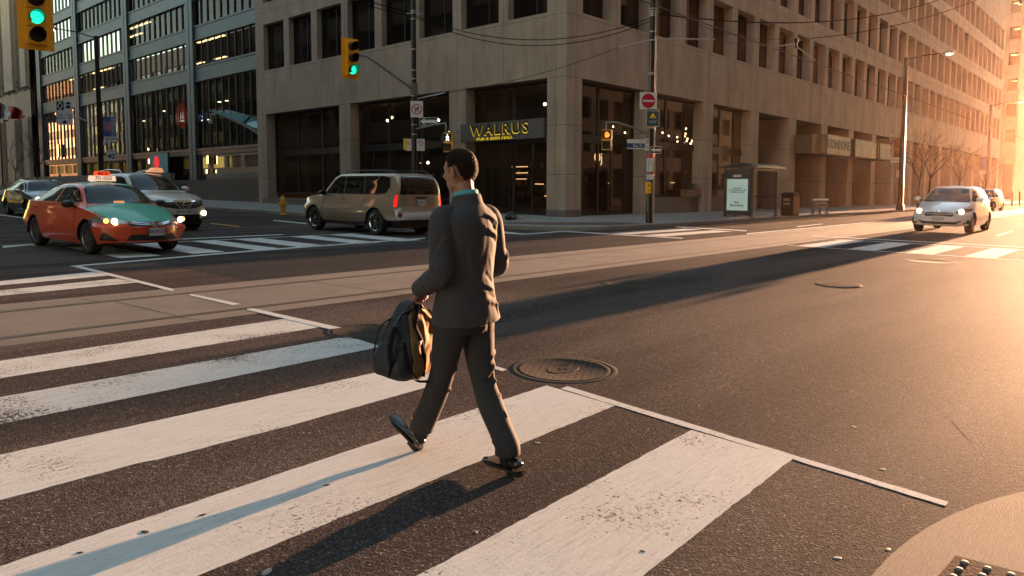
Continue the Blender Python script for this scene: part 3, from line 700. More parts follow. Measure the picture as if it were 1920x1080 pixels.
it=MB();it.face([(GX+15,53.5,2),(GX+15,121.3,2),(GX+15,121.3,44),(GX+15,53.5,44)]);it.build('core_wall','interior_wall',gb)
it=MB()
for k in range(9): it.box((GX+6,56+k*2.6,5.6),(GX+6.3,57.9+k*2.6,11.2))
it.build('lobby_panel','interior_panel',gb)
it=MB();it.face([(GX,121.3,-2),(GX+40,121.3,-2),(GX+40,121.3,44),(GX,121.3,44)]);it.face([(GX,53.45,-2),(GX+40,53.45,-2),(GX+40,53.45,44),(GX,53.45,44)]);it.face([(GX,53.45,44),(GX+40,53.45,44),(GX+40,121.3,44),(GX,121.3,44)]);it.build('end_wall','spandrel_rust',gb)
random.seed(11);cl=MB();cl2=MB()
for s in sp_[:-1]:
    zc=s[0]+.50
    yy=55
    while yy<120:
        if random.random()<.62 or s[0]<17:
            n=random.choice((1,2,3,4));rowx=GX+random.choice((1.6,3.4,5.0,7.2,9.5))
            for k in range(n):
                (cl if s[0]>12.5 else cl2).box((rowx,yy+k*1.5,zc-.05) if s[0]>12.5 else (rowx,yy+k*1.5,zc-2.4),(rowx+.30,yy+k*1.5+1.15,zc) if s[0]>12.5 else (rowx+.25,yy+k*1.5+.25,zc-2.35))
            yy+=n*1.5
        yy+=random.uniform(.6,4.2)
tag(cl.build('ceiling_light','lamp_warm',gb),kind='stuff');tag(cl2.build('lobby_light','lamp_cool',gb),kind='stuff')
# bank logo reflections in the lobby glass built as glowing shapes, video screen, wall lamps
emis('logo_red',(.9,.03,.02),.025);emis('logo_white',(1,.85,.8),.12);emis('logo_blue',(.03,.12,.4),.05);emis('screen_red',(1,.02,.04),.09);emis('screen_teal',(.01,.10,.14),.06);emis('sconce',(1.,.5,.18),.9)
def disc(c,r,m,par,nm,d=.04,sx=1.):
    M=frame(c,(0,-1,0),(0,0,1))@Matrix.Diagonal((sx,1,1,1));return MB().lathe([(.0001,0),(r,0),(r,d),(.0001,d)],28,M=M).build(nm,m,par)
p=onx(341,217,GX+1.5);q=empty('reflected_round_logo',p,0,'reflection of a red round logo with white strokes, built glowing behind the lobby glass','logo reflection')
disc((0,0,0),1.35,'logo_red',q,'disc');lg=MB()
for k,(a,b,z) in enumerate(((-.8,-.55,.0),(-.3,-.05,.0),(.2,.45,.0),(.65,.8,.0))): lg.face([(-.06,-a,-.35),(-.06,-b,-.35),(-.06,-(a+b)/2-.1,.5)])
lg.box((-.07,-.75,-.62),(-.05,.75,-.48));lg.build('stroke','logo_white',q)
text('logo_lettering','BMO',1.2,'logo_blue',empty('reflected_lettering',onx(380,221,GX+1.5),0,'reflection of faint blue letters beside the red round logo, built behind the glass','logo reflection'),frame((-.05,0,0),(0,-1,0),(0,0,1)),.01)
p=onx(247,222,GX+1.5);q=empty('reflected_narrow_logo',p,0,'reflection of a narrow red oval logo between two steel columns, built behind the glass','logo reflection');disc((0,0,0),1.35,'logo_red',q,'disc',sx=.45);MB().box((-.07,-.15,-.5),(-.05,.15,.5)).build('stroke','logo_white',q)
p=onx(299,306,GX-.6);q=empty('video_screen',p,0,'lit video screen showing a red disc on teal beside the glass lobby','screen')
MB().box((-.02,-2.2,-1.5),(.12,2.2,1.1)).build('frame','dark_frame',q);MB().box((-.05,-2.1,-1.0),(-.021,2.1,1.0)).build('picture','screen_teal',q);disc((-.06,.6,.1),.72,'screen_red',q,'disc',.01)
for (x,y0,y1,m_),lab in zip(((279,298,307,'sconce'),(278,278,282,'sconce'),(389,292,307,'sconce'),(387.5,318,325,'sconce'),(108,271,294,'sconce')),('slim amber light beside the video screen','small amber light on the lower band','tall slim amber light behind the ground floor glass','short amber light low behind the glass near the steps','bright tall amber light low in the far glass bay')):
    a=onx(x,y0,GX-.3);b=onx(x,y1,GX-.3)
    g=empty('slim_lamp',(GX-.3,a.y,b.z),0,lab,'lamp','slim amber lamps along the glass front');MB().box((-.04,-.09,0),(.04,.09,a.z-b.z)).build('tube','sconce',g);MB().box((.04,-.06,-.05),(.28,.06,a.z-b.z+.05)).build('bracket','dark_frame',g)
q=onx(447,330,GX+.05);text('food_court_lettering','COMMERCE COURT FOOD & SHOPS',.62,'pale_letters',gb,frame((GX-.05,q.y,q.z+.05),(0,-1,0),(0,0,1)),.01,.95)
MB().box((GX-.02,58,1.9),(GX+.02,70,3.1)).build('frosted_strip','spandrel_rust',gb)
# steps and podium
st=empty('granite_steps',(0,0,0),0,'wide dark granite steps leading up to the glass block','steps')
s_=MB();nst=10;zt=2.45
for k in range(nst):
    z1=zt-k*.185;x0=GX-.9-(k+1)*.34
    s_.box((x0,51.55,-1),(x0+.34,135,z1-.04));s_.box((x0-.03,51.55,z1-.039),(x0+.341,135,z1))
s_.box((GX-.9,51.55,-1),(GX+.1,135,zt));s_.build('steps','stone_plinth',st)
lw=tag(MB().box((GX-3.0,71.,-1),(GX-2.6,121,3.1)).build('granite_parapet','stone_plinth'),'dark granite parapet wall behind the cars by the glass block','wall')
# glazed canopy fixed to the end pillar
cp=empty('glass_canopy',(0,0,0),0,'tilted glass canopy on dark steel arms at the end of the stone block','canopy')
a=onx(400,210,27.0);b_=onx(474,231,27.);  # outer edge
A0=Vector((25.6,onx(392,206,25.6).y,onx(392,206,25.6).z));A1=Vector((29.5,A0.y-3,A0.z-.3))
P0=onx(394,207,29.0);P1=onx(437,214,29.);P2=onx(484,223,29.);P3=onx(484,244,29.);P4=onx(455,233,29.)
gl_=MB();gl_.face([P0+Vector((0,0,.02)),onx(425,206,30.6),onx(484,222,30.2),P4]);gl_.face([P4,onx(484,224,29.6),P3+Vector((0,0,.1)),P4+Vector((0,-.3,-.12))])
mat('canopy_glass',(.10,.22,.22),.12,.2)
gl_.build('glass_panel','canopy_glass',cp)
br=MB();br.tube([P0,P4,onx(490,252,29.)],[.06,.15,.2],8);br.tube([P4,onx(470,218,29.5),onx(488,221,29.5)],.09,8);br.tube([P3,onx(490,246,29.)],.12,8);br.tube([onx(425,206,30.6),onx(484,222,30.2)],.05,6);br.build('arm','dark_frame',cp,smooth=True)
l0=onx(404,213,29.);l1=onx(395,218,29.);l2=onx(395,229,29.);br=MB();br.tube([l0,l1+Vector((0,0,.15)),l1,l2],.03,6);br.lathe([(.02,.3),(.16,.2),(.2,.0),(.15,-.1),(.001,-.12)],12,M=Matrix.Translation(l2));mat('pale_metal',(.55,.55,.52),.4,.5);br.build('lamp','pale_metal',cp,smooth=True)
# ================================================================ far stone bank
bk=empty('stone_bank_building',(0,0,0),0,'brown stone bank with tall pilasters and carved lettering beyond the glass block','bank building')
BX=36.
w=MB();z_t=60
def bkx(px,py=200): return onx(px,py,BX).y
# main wall faces west; front of pilasters at BX, recess behind
rec=[(bkx(58),bkx(33)),(bkx(15),bkx(0)-1.5),(bkx(-20),bkx(-36))]
us=sorted([140.]+[v for r in rec for v in r]+[230.]);us=[u-140 for u in us]
zs=[-3,2.4,onx(45,152,BX+1).z-2.,onx(45,149,BX).z,z_t]
facade(w,(BX,140,0),(0,1,0),(-1,0,0),us,[-3,2.2,13.5,17.6,z_t],lambda i,j:i%2==1 and j in(1,3),1.6)
w.face([(BX,140,-3),(BX+60,140,-3),(BX+60,140,z_t),(BX,140,z_t)])
w.build('wall','stone_bank',bk)
w=MB()
for y0,y1 in rec: w.face([(BX+1.55,y0-.3,0),(BX+1.55,y1+.3,0),(BX+1.55,y1+.3,z_t),(BX+1.55,y0-.3,z_t)])
w.build('recess_panel','interior_dark',bk)
for y0,y1 in rec:
    y0,y1=min(y0,y1),max(y0,y1)
    for z in (9.5,20,25.6,31.2,36.8,42.4):
        o=window_mesh((y1-y0)*.7,3.6,[(y1-y0)*.35],'glass_office',.14);o.parent=bk;o.matrix_local=Matrix.Translation((BX+1.3,y1-(y1-y0)*.15,z))@Matrix.Rotation(R_(-90),4,'Z')
w=MB()
for u0,u1 in((140,bkx(58)),(bkx(33),bkx(15)),(bkx(0)-1.5,bkx(-20))):
    a,b=min(u0,u1)+.3,max(u0,u1)-.3;w.box((BX-.5,a,-2),(BX-.002,b,13.));w.box((BX-.5,a,17.9),(BX-.002,b,z_t))
w.build('pilaster','stone_bank',bk)
c=onx(30,165,BX-.1);mat('carved',(.09,.06,.04),.9)
text('carved_lettering','BANK OF COMMERCE',3.0,'carved',bk,frame((BX-.03,bkx(-6,165),c.z),(0,-1,0),(0,0,1)),.02,1.35,align='CENTER')
# ================================================================ far pale tower on the right, closing the street
ft=empty('pale_stone_tower',(0,0,0),0,'pale peach stone tower with stacked windows at the bright end of the street','office building')
TX=166.
def ty(px,py=150): return onx(px,py,TX).y
yS=ty(1911.5)
us=sorted([yS,ty(1908.5),ty(1888.5),27.5,31,40]);us=[u-yS for u in us]
zr=[]
for k in range(12):
    b=onx(1895,218.5-k*48.2,TX).z;t=onx(1895,194.5-k*48.2,TX).z;zr.append((b,t))
g=(onx(1895,375,TX).z,onx(1895,306,TX).z)
zs=[-4,g[0],g[1]]+[z for r in ([(onx(1895,266,TX).z,onx(1895,242,TX).z)]+zr) for z in r]+[70]
w=MB();facade(w,(TX,yS,0),(0,1,0),(-1,0,0),us,zs,lambda i,j:(i%2==1) and j%2==1,.9)
w.face([(TX,yS,-4),(TX+60,yS,-4),(TX+60,yS,70),(TX,yS,70)]);w.face([(TX,yS,70),(TX+60,yS,70),(TX+60,60,70),(TX,60,70)])
for b,t in zr: w.box((TX-.15,yS+us[1]-.3,b-.35),(TX-.003,yS+us[2]+.3,b-.0))
w.build('wall','stone_pale',ft)
for b,t in [(onx(1895,266,TX).z,onx(1895,242,TX).z)]+zr:
    y0=yS+us[1];y1=yS+us[2];o=window_mesh(y1-y0,t-b,[],'glass_office',.1);o.parent=ft;o.matrix_local=Matrix.Translation((TX+.7,y1,b))@Matrix.Rotation(R_(-90),4,'Z')
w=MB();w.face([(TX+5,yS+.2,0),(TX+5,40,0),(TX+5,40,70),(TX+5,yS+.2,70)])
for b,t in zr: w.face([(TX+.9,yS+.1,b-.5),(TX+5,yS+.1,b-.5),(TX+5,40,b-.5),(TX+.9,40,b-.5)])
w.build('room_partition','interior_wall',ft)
w=MB();random.seed(5)
for b,t in zr[1:]:
    for _ in range(3):
        y=random.uniform(yS+us[1],yS+us[2]-.8);x=TX+random.uniform(1.2,3.5);w.box((x,y,t-.25),(x+.4,y+.8,t-.15))
tag(w.build('ceiling_light','lamp_warm',ft),kind='stuff')
# ================================================================ unseen blocks, invented for window reflections and canyon light
def block(nm,x0,x1,y0,y1,h,m,lab,per=3.6,fl=3.9):
    b=empty(nm,(0,0,0),0,lab,'office building');w=MB()
    for (O,U,N,Ln) in(((x0,y1,0),(1,0,0),(0,1,0),x1-x0),((x1,y0,0),(0,1,0),(1,0,0),y1-y0),((x0,y0,0),(0,1,0),(-1,0,0),y1-y0)):
        n=int(Ln/per);us=[0];
        for k in range(n): us+=[k*per+.8,(k+1)*per-.4]
        us.append(Ln);zs=[-3,.6,4.2];z=6.
        while z<h-3: zs+=[z,z+2.4];z+=fl
        zs.append(h);facade(w,O,U,N,us,zs,lambda i,j:i%2==1 and j%2==1,.35)
    w.face([(x0,y0,h),(x1,y0,h),(x1,y1,h),(x0,y1,h)]);w.face([(x0,y0,-3),(x1,y0,-3),(x1,y0,h),(x0,y0,h)]);w.build('wall',m,b)
    MB().box((x0+.34,y0+.34,-2),(x1-.34,y1-.34,h-1)).build('glazing','glass_blind',b)
block('unseen_brick_block',27,150,-160,-5.2,62,'stone_off','unseen brown stone block across the right-hand street, added for window reflections')
block('unseen_stone_block',-75,-7,24,420,33,'stone_bank','unseen stone block across the left-hand street, added for reflections and canyon light',7.2,5.2)
block('unseen_corner_block',-75,-10,-145,-6.6,56,'stone_pale','unseen pale stone block behind the near corner, added for the canyon light')
block('sun_blocker_tower',95,135,104,150,60,'stone_pale','unseen stone tower added behind the glass office block to block the sun')  # added to keep the low sun out of the cross street
block('sky_blocker_tower',-60,60,-190,-150,110,'stone_bank','unseen stone tower added behind the camera to block sky light',7.2,5.2)  # added to cut horizon sky light from the south
# ================================================================ street furniture
mat('pole_black',(.018,.017,.017),.35,.4,.2,3);mat('pole_grey',(.22,.22,.21),.4,.6);mat('signal_yellow',(.92,.43,.015),.45,0,.05,4);mat('signal_shade',(.02,.012,.008),.6)
mat('sign_white',(.62,.61,.58),.45);mat('sign_red',(.45,.012,.02),.4);mat('sign_black',(.012,.012,.012),.5);mat('sign_green',(.012,.07,.075),.45);mat('sign_yellow',(.85,.66,.02),.4);mat('sign_blue',(.03,.06,.16),.4)
emis('signal_green',(.01,.62,.30),.34);emis('signal_white',(1,1,.95),.5);emis('signal_hand',(1.,.20,.02),.4);emis('lamp_glow',(1.,.55,.25),1.6);mat('lens_off',(.05,.02,.01),.3)
mat('hydrant_yellow',(.62,.30,.02),.5,0,.2,8);mat('band_grey',(.4,.4,.38),.35,.7)
def signal(loc,rz,lab,hgt,green=2,tilt=0,lens=(.15,.15,.15),back=True):
    """faces local -y"""
    s=empty('traffic_signal',loc,rz,lab,'traffic light','traffic signals over the crossing');s.rotation_euler[1]=tilt
    sec=hgt/3.45;w=sec*1.02
    if back:
        MB().box((-w*.86,.06,-hgt/2-.02),(w*.86,.075,hgt/2+.02)).build('backboard','signal_yellow',s,bevel=.004)
    for k in range(3):
        zc=(1-k)*sec;hs=MB().box((-w*.5,-.10,zc-sec*.485),(w*.5,.055,zc+sec*.485)).build('housing','signal_yellow',s,bevel=.015)
        r=lens[k]*sec/.36
        M=Matrix.Translation((0,-.10,zc))@Matrix.Rotation(R_(90),4,'X')
        lit=k==green
        MB().lathe([(.0001,.012),(r*.7,.010),(r,.0)],20,M=M).build('lens','signal_green' if lit else 'lens_off',hs,smooth=True)
        v=MB();rows=[]
        for d in (0,.9,1.):
            row=[]
            for j in range(17):
                a=R_(-42+264*j/16);ln=(.16+.12*math.sin(max(0,min(math.pi,a))))*(d) *sec/.36
                row.append(Vector(((r+.012)*math.cos(a),-.10-ln,zc+(r+.012)*math.sin(a))))
            rows.append(row)
        v.grid(rows);o=v.build('visor','signal_yellow' if False else ('visor_green_glow' if lit else 'signal_shade'),hs,smooth=True)
        md=o.modifiers.new('s','SOLIDIFY');md.thickness=.012
    return s
mat('visor_green_glow',(.01,.10,.06),.4)  # green lens light on the lit section's visor put into its colour
def sign_plate(par,w,h,M,m='sign_white',r=.0,nm='plate',back=True):
    o=MB().box((-w/2,-h/2,-.006),(w/2,h/2,0)).build(nm,m,par,bevel=min(.004,w*.02));o.data.transform(M);return o
def ring(par,c,r0,r1,M,m,nm='ring',z=.004,n=28):
    p=[(r0,0),(r0,z),(r1,z),(r1,0)];p=[(a,b) for a,b in p];o=MB().lathe(p,n,M=M@Matrix.Translation((*c,0))).build(nm,m,par);return o
def poly(par,pts,M,m,nm,z=.004):
    return MB().prism(pts,.0015,z,M=M).build(nm,m,par)
# ---- pole at the street corner, with its signs
P1=gp(1217,418,.15);pl1=empty('utility_pole',P1,0,'tall black pole with red no-entry sign standing at the corner kerb','pole','black utility poles')
m=MB();m.lathe([(.17,0),(.16,.05),(.135,.9),(.125,4),(.115,12.5),(.001,12.52)],20);m.build('shaft','pole_black',pl1,smooth=True)
def zof(p,py,px): # height over pole base seen at py
    d=ray(px,py);k=(p.x*CF.x+p.y*CF.y+(0))/1.
    t=math.hypot(p.x,p.y)/math.hypot(d.x,d.y);return CAMH+d.z*t-p.z
m=MB()
for py in(17,22,26,30,60,76,137,140,240):
    z=zof(P1,py,1218);m.lathe([(.135,z-.025),(.142,z-.02),(.142,z+.02),(.135,z+.025)],16)
m.build('strap','band_grey',pl1,smooth=True)
m=MB();z=zof(P1,330,1218);m.tube([(-.13,-.0,.0),(-.15,-.02,7.5)],.018,6);m.tube([(.11,-.12,2),(.12,-.13,11)],.022,6);m.build('conduit','band_grey',pl1)
vd=Vector((P1.x,P1.y,0)).normalized()
def facing(px,py,P,rz,fwd=.16,side=0):
    """frame for a plate fixed to pole P, seen at height py; rz = azimuth of its reading direction"""
    z=zof(P,py,px);x=Vector((math.cos(rz),math.sin(rz),0));n=x.cross(Vector((0,0,1)))
    return frame(Vector((0,0,z))+n*fwd+x*side,x,(0,0,1))
rz=R_(-45)+R_(8)
# no-entry: centre px 1209,190 size 33 px
def lat(px,P): # lateral metres right of pole centre line
    return (px-(960+FP*(P-Vector((0,0,CAMH))).dot(CR)/(P-Vector((0,0,CAMH))).dot(CF)))*(P-Vector((0,0,CAMH))).dot(CF)/FP
D1=(P1-Vector((0,0,CAMH))).dot(CF)
M=facing(1209,190.5,P1,rz,.17,lat(1208.5,P1))
s1=sign_plate(pl1,.76,.70,M,'sign_white',nm='no_entry_sign');MB().lathe([(.0001,.0),(.30,0),(.30,.004),(.0001,.004)],36,M=M).build('disc','sign_red',s1);MB().box((-.25,-.038,.004),(.25,.038,.008)).build('bar','sign_white',s1).data.transform(M)
M=facing(1217.5,221.5,P1,rz,.19,lat(1217.5,P1));k=.72/33
s2=sign_plate(pl1,.56,.74,M,'sign_white',nm='attention_sign');sign_plate(s2,.53,.71,M@Matrix.Translation((0,0,.005)),'sign_green',nm='field')
poly(s2,[(-.15,-.01),(.15,-.01),(0,.20)],M@Matrix.Translation((0,0,.004)),'sign_yellow','triangle');text('lettering','ATTENTION',.095,'sign_white',s2,M@Matrix.Translation((0,.285,.007)),.001,1.0)
poly(s2,[(-.07,.03),(.06,.03),(.06,.075),(-.02,.05)],M@Matrix.Translation((0,0,.008)),'sign_black','wedge')
text('lettering','RAILS SLIPPERY\nWHEN WET',.055,'sign_white',s2,M@Matrix.Translation((0,-.17,.007)),.001)
# street name plates
rzb=R_(-12)
M=facing(1192,270,P1,R_(-28),.0,-.62)
zz=zof(P1,271,1195)
M=frame((-.62*math.cos(R_(-35)),-.62*math.sin(R_(-35)),zz),(math.cos(R_(-35)),math.sin(R_(-35)),0),(0,0,1))
sb=sign_plate(pl1,.86,.40,M,'sign_white',nm='street_name_sign');sign_plate(sb,.86,.19,M@Matrix.Translation((0,-.06,.005)),'sign_blue',nm='name_field');text('lettering','Bay St',.17,'sign_white',sb,M@Matrix.Translation((.05,-.06,.007)),.001);text('lettering','City',.09,'sign_black',sb,M@Matrix.Translation((.22,.12,.007)),.001)
M=facing(1207,272,P1,rz,.2,lat(1207,P1));s4=sign_plate(pl1,.20,.50,M,'sign_white',nm='parking_sign');ring(s4,(0,.12),.06,.08,M,'sign_black');text('lettering','P',.11,'sign_black',s4,M@Matrix.Translation((0,.12,.002)),.001);text('lettering','TOW\nAWAY',.06,'sign_black',s4,M@Matrix.Translation((0,-.12,.002)),.001)
def arrow(par,M,L=.5,h=.17,flip=1):
    pts=[(-L/2,0),(-L/2+h,h/1.4),(-L/2+h*.85,h*.3),(L/2,h*.3),(L/2,-h*.3),(-L/2+h*.85,-h*.3),(-L/2+h,-h/1.4)]
    poly(par,pts,M,'sign_white','arrow')
M=facing(1223.5,281.5,P1,rz,.21,lat(1224,P1));s5=sign_plate(pl1,.50,.30,M,'sign_white',nm='one_way_sign');sign_plate(s5,.47,.27,M@Matrix.Translation((0,0,.003)),'sign_black',nm='field');arrow(s5,M@Matrix.Translation((0,0,.003)),.44,.17)
z0,z1=zof(P1,339,1214),zof(P1,289,1214);q=MB();q.lathe([(.142,z0),(.142,z1)],18);mt=q.build('notice_wrap','sign_white',pl1,smooth=True)
for a,b,mm in((z1-.17,z1+.01,'sign_red'),(z0+.27,z0+.37,'sign_red'),(z0-.02,z0+.05,'sign_blue')): MB().lathe([(.146,a),(.146,b)],18).build('stripe',mm,mt,smooth=True)
M=facing(1213,305,P1,R_(-48),.146);text('lettering','ooo\nooo',.10,'sign_blue',mt,M,.001)
bx=facing(1211,352,P1,rz,.0,lat(1211.5,P1))
b=MB().box((-.11,-.24,.10),(.09,.24,.26)).build('push_button_box','signal_yellow',pl1,bevel=.01);b.data.transform(bx);text('lettering','A\no',.18,'sign_black',b,bx@Matrix.Translation((-.01,0,.262)),.002)
# pedestrian signal on curved arm
def parm(P,par,pts,r,nm='arm',m='pole_grey'):
    return MB().tube([Vector(p)-P for p in pts],r,8).build(nm,m,par,smooth=True)
E=onx(1142,228,P1.x-1.45)
q0=Vector((P1.x-.1,P1.y+.05,zof(P1,252,1208)+P1.z));q3=onx(1137,229,P1.x-1.75)
parm(P1,pl1,[q0,q0.lerp(q3,.35)+Vector((0,0,.10)),q0.lerp(q3,.75)+Vector((0,0,.11)),q3,q3-Vector((0,0,.32))],.045)
def pedsig(loc,rz,lab,sym,m):
    s=empty('pedestrian_signal',loc,rz,lab,'pedestrian signal','pedestrian signals at the crossing')
    MB().box((-.21,-.05,-.42),(.21,.10,.42)).build('housing','signal_yellow',s,bevel=.015)
    MB().box((-.17,-.056,.04),(.17,-.051,.38)).build('screen','signal_shade',s);MB().box((-.17,-.056,-.38),(.17,-.051,-.04)).build('screen','signal_shade',s)
    for z in(.04,-.38):
        v=MB();v.face([(-.18,-.055,z+.35),(.18,-.055,z+.35),(.18,-.26,z+.30),(-.18,-.26,z+.30)]);v.face([(-.18,-.055,z+.35),(-.18,-.26,z+.30),(-.18,-.12,z),(-.18,-.055,z)]);v.face([(.18,-.055,z+.35),(.18,-.26,z+.30),(.18,-.12,z),(.18,-.055,z)]);v.build('visor','signal_shade',s)
    g=MB()
    if sym=='walk':
        T=lambda a,b,r:g.tube([(a[0],-.062,a[1]),(b[0],-.062,b[1])],r,6)
        T((.0,.28),(.01,.20),.03);T((.01,.20),(-.06,.08),.018);T((.01,.20),(.06,.12),.018);T((.06,.12),(.05,.07),.018);T((.0,.27),(-.07,.22),.014);T((.0,.27),(.07,.22),.014);g.lathe([(.0001,-.03),(.025,0),(.0001,.03)],8,M=Matrix.Translation((.0,-.062,.335)))
    else:
        for x,h in((-.06,.10),(-.02,.13),(.02,.13),(.06,.10)): g.box((x-.014,-.064,.2),(x+.014,-.058,.2+h))
        g.box((-.075,-.064,.10),(.075,-.058,.2));g.box((.08,-.064,.14),(.115,-.058,.24))
    g.build('symbol',m,s);return s
pedsig(q3-Vector((-.05,0,.72)),R_(-62),'yellow pedestrian signal showing an orange hand on the arm of the corner pole','hand','signal_hand')
# ---- pole by the parked-side kerb, with long signal arm
pz=Vector((21.6,0,0));d=ray(777,300);pz.y=21.6*d.y/d.x;pz.z=G(pz.x,pz.y)+.15;P2=pz
pl2=empty('utility_pole',P2,0,'tall black pole with the long signal arm and no-right-turn sign','pole','black utility poles')
MB().lathe([(.15,0),(.14,.05),(.12,1),(.115,4),(.105,12.5),(.001,12.52)],20).build('shaft','pole_black',pl2,smooth=True)
m=MB()
for py in(21,25,36,93,132,148,171,180,234,252):
    z=zof(P2,py,777);m.lathe([(.12,z-.025),(.13,z-.02),(.13,z+.02),(.12,z+.025)],16)
z=zof(P2,26,777);m.tube([(-.3*CR.x,-.3*CR.y,z+.02),(.42*CR.x,.42*CR.y,z)],.025,6)
m.build('strap','band_grey',pl2,smooth=True)
s0=Vector((P2.x-3.35,P2.y+.1,0));d=ray(657,110);s0=Vector((0,0,CAMH))+d*((P2.y+.1)/d.y)
a0=Vector((P2.x-.1,P2.y,zof(P2,167,772)+P2.z));a3=Vector((0,0,CAMH))+ray(672,104)*((P2.y+.1)/ray(672,104).y);am=Vector((0,0,CAMH))+ray(700,114)*((P2.y+.1)/ray(700,114).y)
parm(P2,pl2,[a0,am,am.lerp(a3,.55)+Vector((0,0,.08)),a3,s0+Vector((0,.14,.0))],[.055,.045,.042,.04,.04])
signal(s0+Vector((0,-.04,0)),R_(-3),'yellow traffic signal lit green at its bottom lens, on the arm of the middle pole',1.62,2,0,(.13,.13,.14))
b=MB().box((-.16,-.14,zof(P2,170,777)-.18),(.13,.14,zof(P2,158,777)+.05)).build('clamp','pole_grey',pl2,bevel=.02)
D2=(P2-Vector((0,0,CAMH))).dot(CF);k=D2/FP
rz2=R_(-40)
M=facing(782,205.5,P2,rz2,.17,lat(782.5,P2));s=sign_plate(pl2,23*k,30*k,M,'sign_white',nm='no_right_turn_sign')
ring(s,(0,0),.19,.235,M,'sign_red');poly(s,[(-.17,.14),(-.14,.17),(.17,-.14),(.14,-.17)],M@Matrix.Translation((0,0,.004)),'sign_red','slash');poly(s,[(-.07,-.14),(-.02,-.14),(-.02,.03),(.03,.03),(.03,-.03),(.13,.055),(.03,.14),(.03,.08),(-.07,.06)],M,'sign_black','arrow')
M=facing(807,229,P2,R_(-52),.2,lat(806.5,P2));s=sign_plate(pl2,.84,.36,M,'sign_white',nm='one_way_sign');sign_plate(s,.81,.33,M@Matrix.Translation((0,0,.003)),'sign_black',nm='field');arrow(s,M@Matrix.Translation((0,0,.003)),.76,.22)
for x,w_,lab in((767,10,'no_stopping_sign'),(789.5,14,'no_parking_sign')):
    M=facing(x,272,P2,rz2,.15,lat(x,P2));s=sign_plate(pl2,w_*k*1.05,22*k,M,'sign_white',nm=lab);ring(s,(0,.08),.085*w_/14,.115*w_/14,M,'sign_red');poly(s,[(-.07,.14),(-.05,.16),(.07,.02),(.05,.0)],M@Matrix.Translation((0,0,.003)),'sign_red','slash');text('lettering','NO' if w_==10 else 'TOW\nAWAY',.08,'sign_red',s,M@Matrix.Translation((0,-.13,.002)),.001)
g1=MB().box((-.5,.1,-.2),(-.3,.15,.3)).build('sign_edge','sign_yellow',pl2);g1.data.transform(Matrix.Translation((0,0,zof(P2,273,763))))
e0=Vector((P2.x,P2.y,zof(P2,243,779)+P2.z));e1=Vector((0,0,CAMH))+ray(822,231)*(30.5/CF.dot(ray(822,231).normalized())/ray(822,231).length)
e1=Vector((0,0,CAMH))+ray(816,233)*((D2-.9)/FP);e2=Vector((0,0,CAMH))+ray(836,231.5)*((D2-1.1)/FP)
parm(P2,pl2,[e0,e1,e2,e2-Vector((0,0,.35))],.05)
pedsig(Vector((0,0,CAMH))+ray(840,267)*((D2-1.05)/FP),R_(-68),'yellow pedestrian signal showing a white walking figure, above the man','walk','signal_white')
# near signal hanging from above at the top corner of the view
ns=signal(Vector((0,0,CAMH))+ray(67,34)*(18.3/FP),R_(-7),'large yellow traffic signal with a green middle lens, top corner of the view',1.52,1,0,(.135,.125,.135))
sa=ns.location;nsp=empty('signal_pole',(3.2,sa.y+.3,G(3.2,sa.y)+.1),0,'black signal pole with arm standing beyond the edge of the view','pole')
MB().lathe([(.15,0),(.12,1),(.11,8.5)],14).build('shaft','pole_black',nsp,smooth=True);MB().tube([(0,0,6.6),(sa.x-3.2,-.2,sa.z-nsp.location.z+.9),(sa.x-3.2,-.2,sa.z-nsp.location.z)],.045,8).build('arm','pole_grey',nsp,smooth=True)
# ---- street lamps
def street_lamp(base,py_top,px_top,tip,lab,r=.13,m='pole_black',banner=None,lit=True):
    b=empty('street_lamp',base,0,lab,'street lamp','street lamps along the kerbs')
    z=zof(base,py_top,px_top)
    MB().lathe([(r*1.5,0),(r*1.4,.3),(r*1.1,.5),(r,4),(r*.75,z),(.001,z+.03)],16).build('shaft',m,b,smooth=True)
    t=tip-base;MB().tube([(0,0,z-.15),(t.x*.5,t.y*.5,z+(t.z-z)*.55),(t.x,t.y,t.z)],[.05,.045,.035],7).build('arm',m,b,smooth=True)
    d=Vector((t.x,t.y,0)).normalized();M=frame(t+Vector((0,0,-.02)),d,(0,0,1))
    h=MB();h.lathe([(.0001,-.35),(.10,-.28),(.17,.05),(.14,.38),(.0001,.45)],14,M=M@Matrix.Rotation(R_(90),4,'Y')@Matrix.Diagonal((.6,1,1,1)));hd=h.build('lamp_head','pole_grey',b,smooth=True)
    h=MB();h.lathe([(.0001,-.22),(.11,-.15),(.135,.05),(.1,.25),(.0001,.3)],12,M=M@Matrix.Translation((.08,-.06,0))@Matrix.Rotation(R_(90),4,'Y')@Matrix.Diagonal((.75,1,1,1)));h.build('lamp_glass','lamp_glow' if lit else 'sign_white',hd,smooth=True)
    return b
LB=gp(1687,394,.15);DL=(LB-Vector((0,0,CAMH))).dot(CF)
tip=onx(1776,98.5,LB.x+.5);tip=Vector((0,0,CAMH))+ray(1776,98.5)*((DL-1.6)/FP)
l1=street_lamp(LB,108,1699,tip,'tall dark street lamp with a banner beside the bare trees',.20)
mat('banner_brown',(.28,.10,.03),.7,0,.6,1.2);mat('banner_dark',(.06,.03,.025),.7);mat('banner_white',(.55,.55,.53),.6);mat('banner_blue',(.06,.10,.28),.7,0,.6,1.5);mat('banner_pink',(.35,.15,.20),.7,0,.4,2)
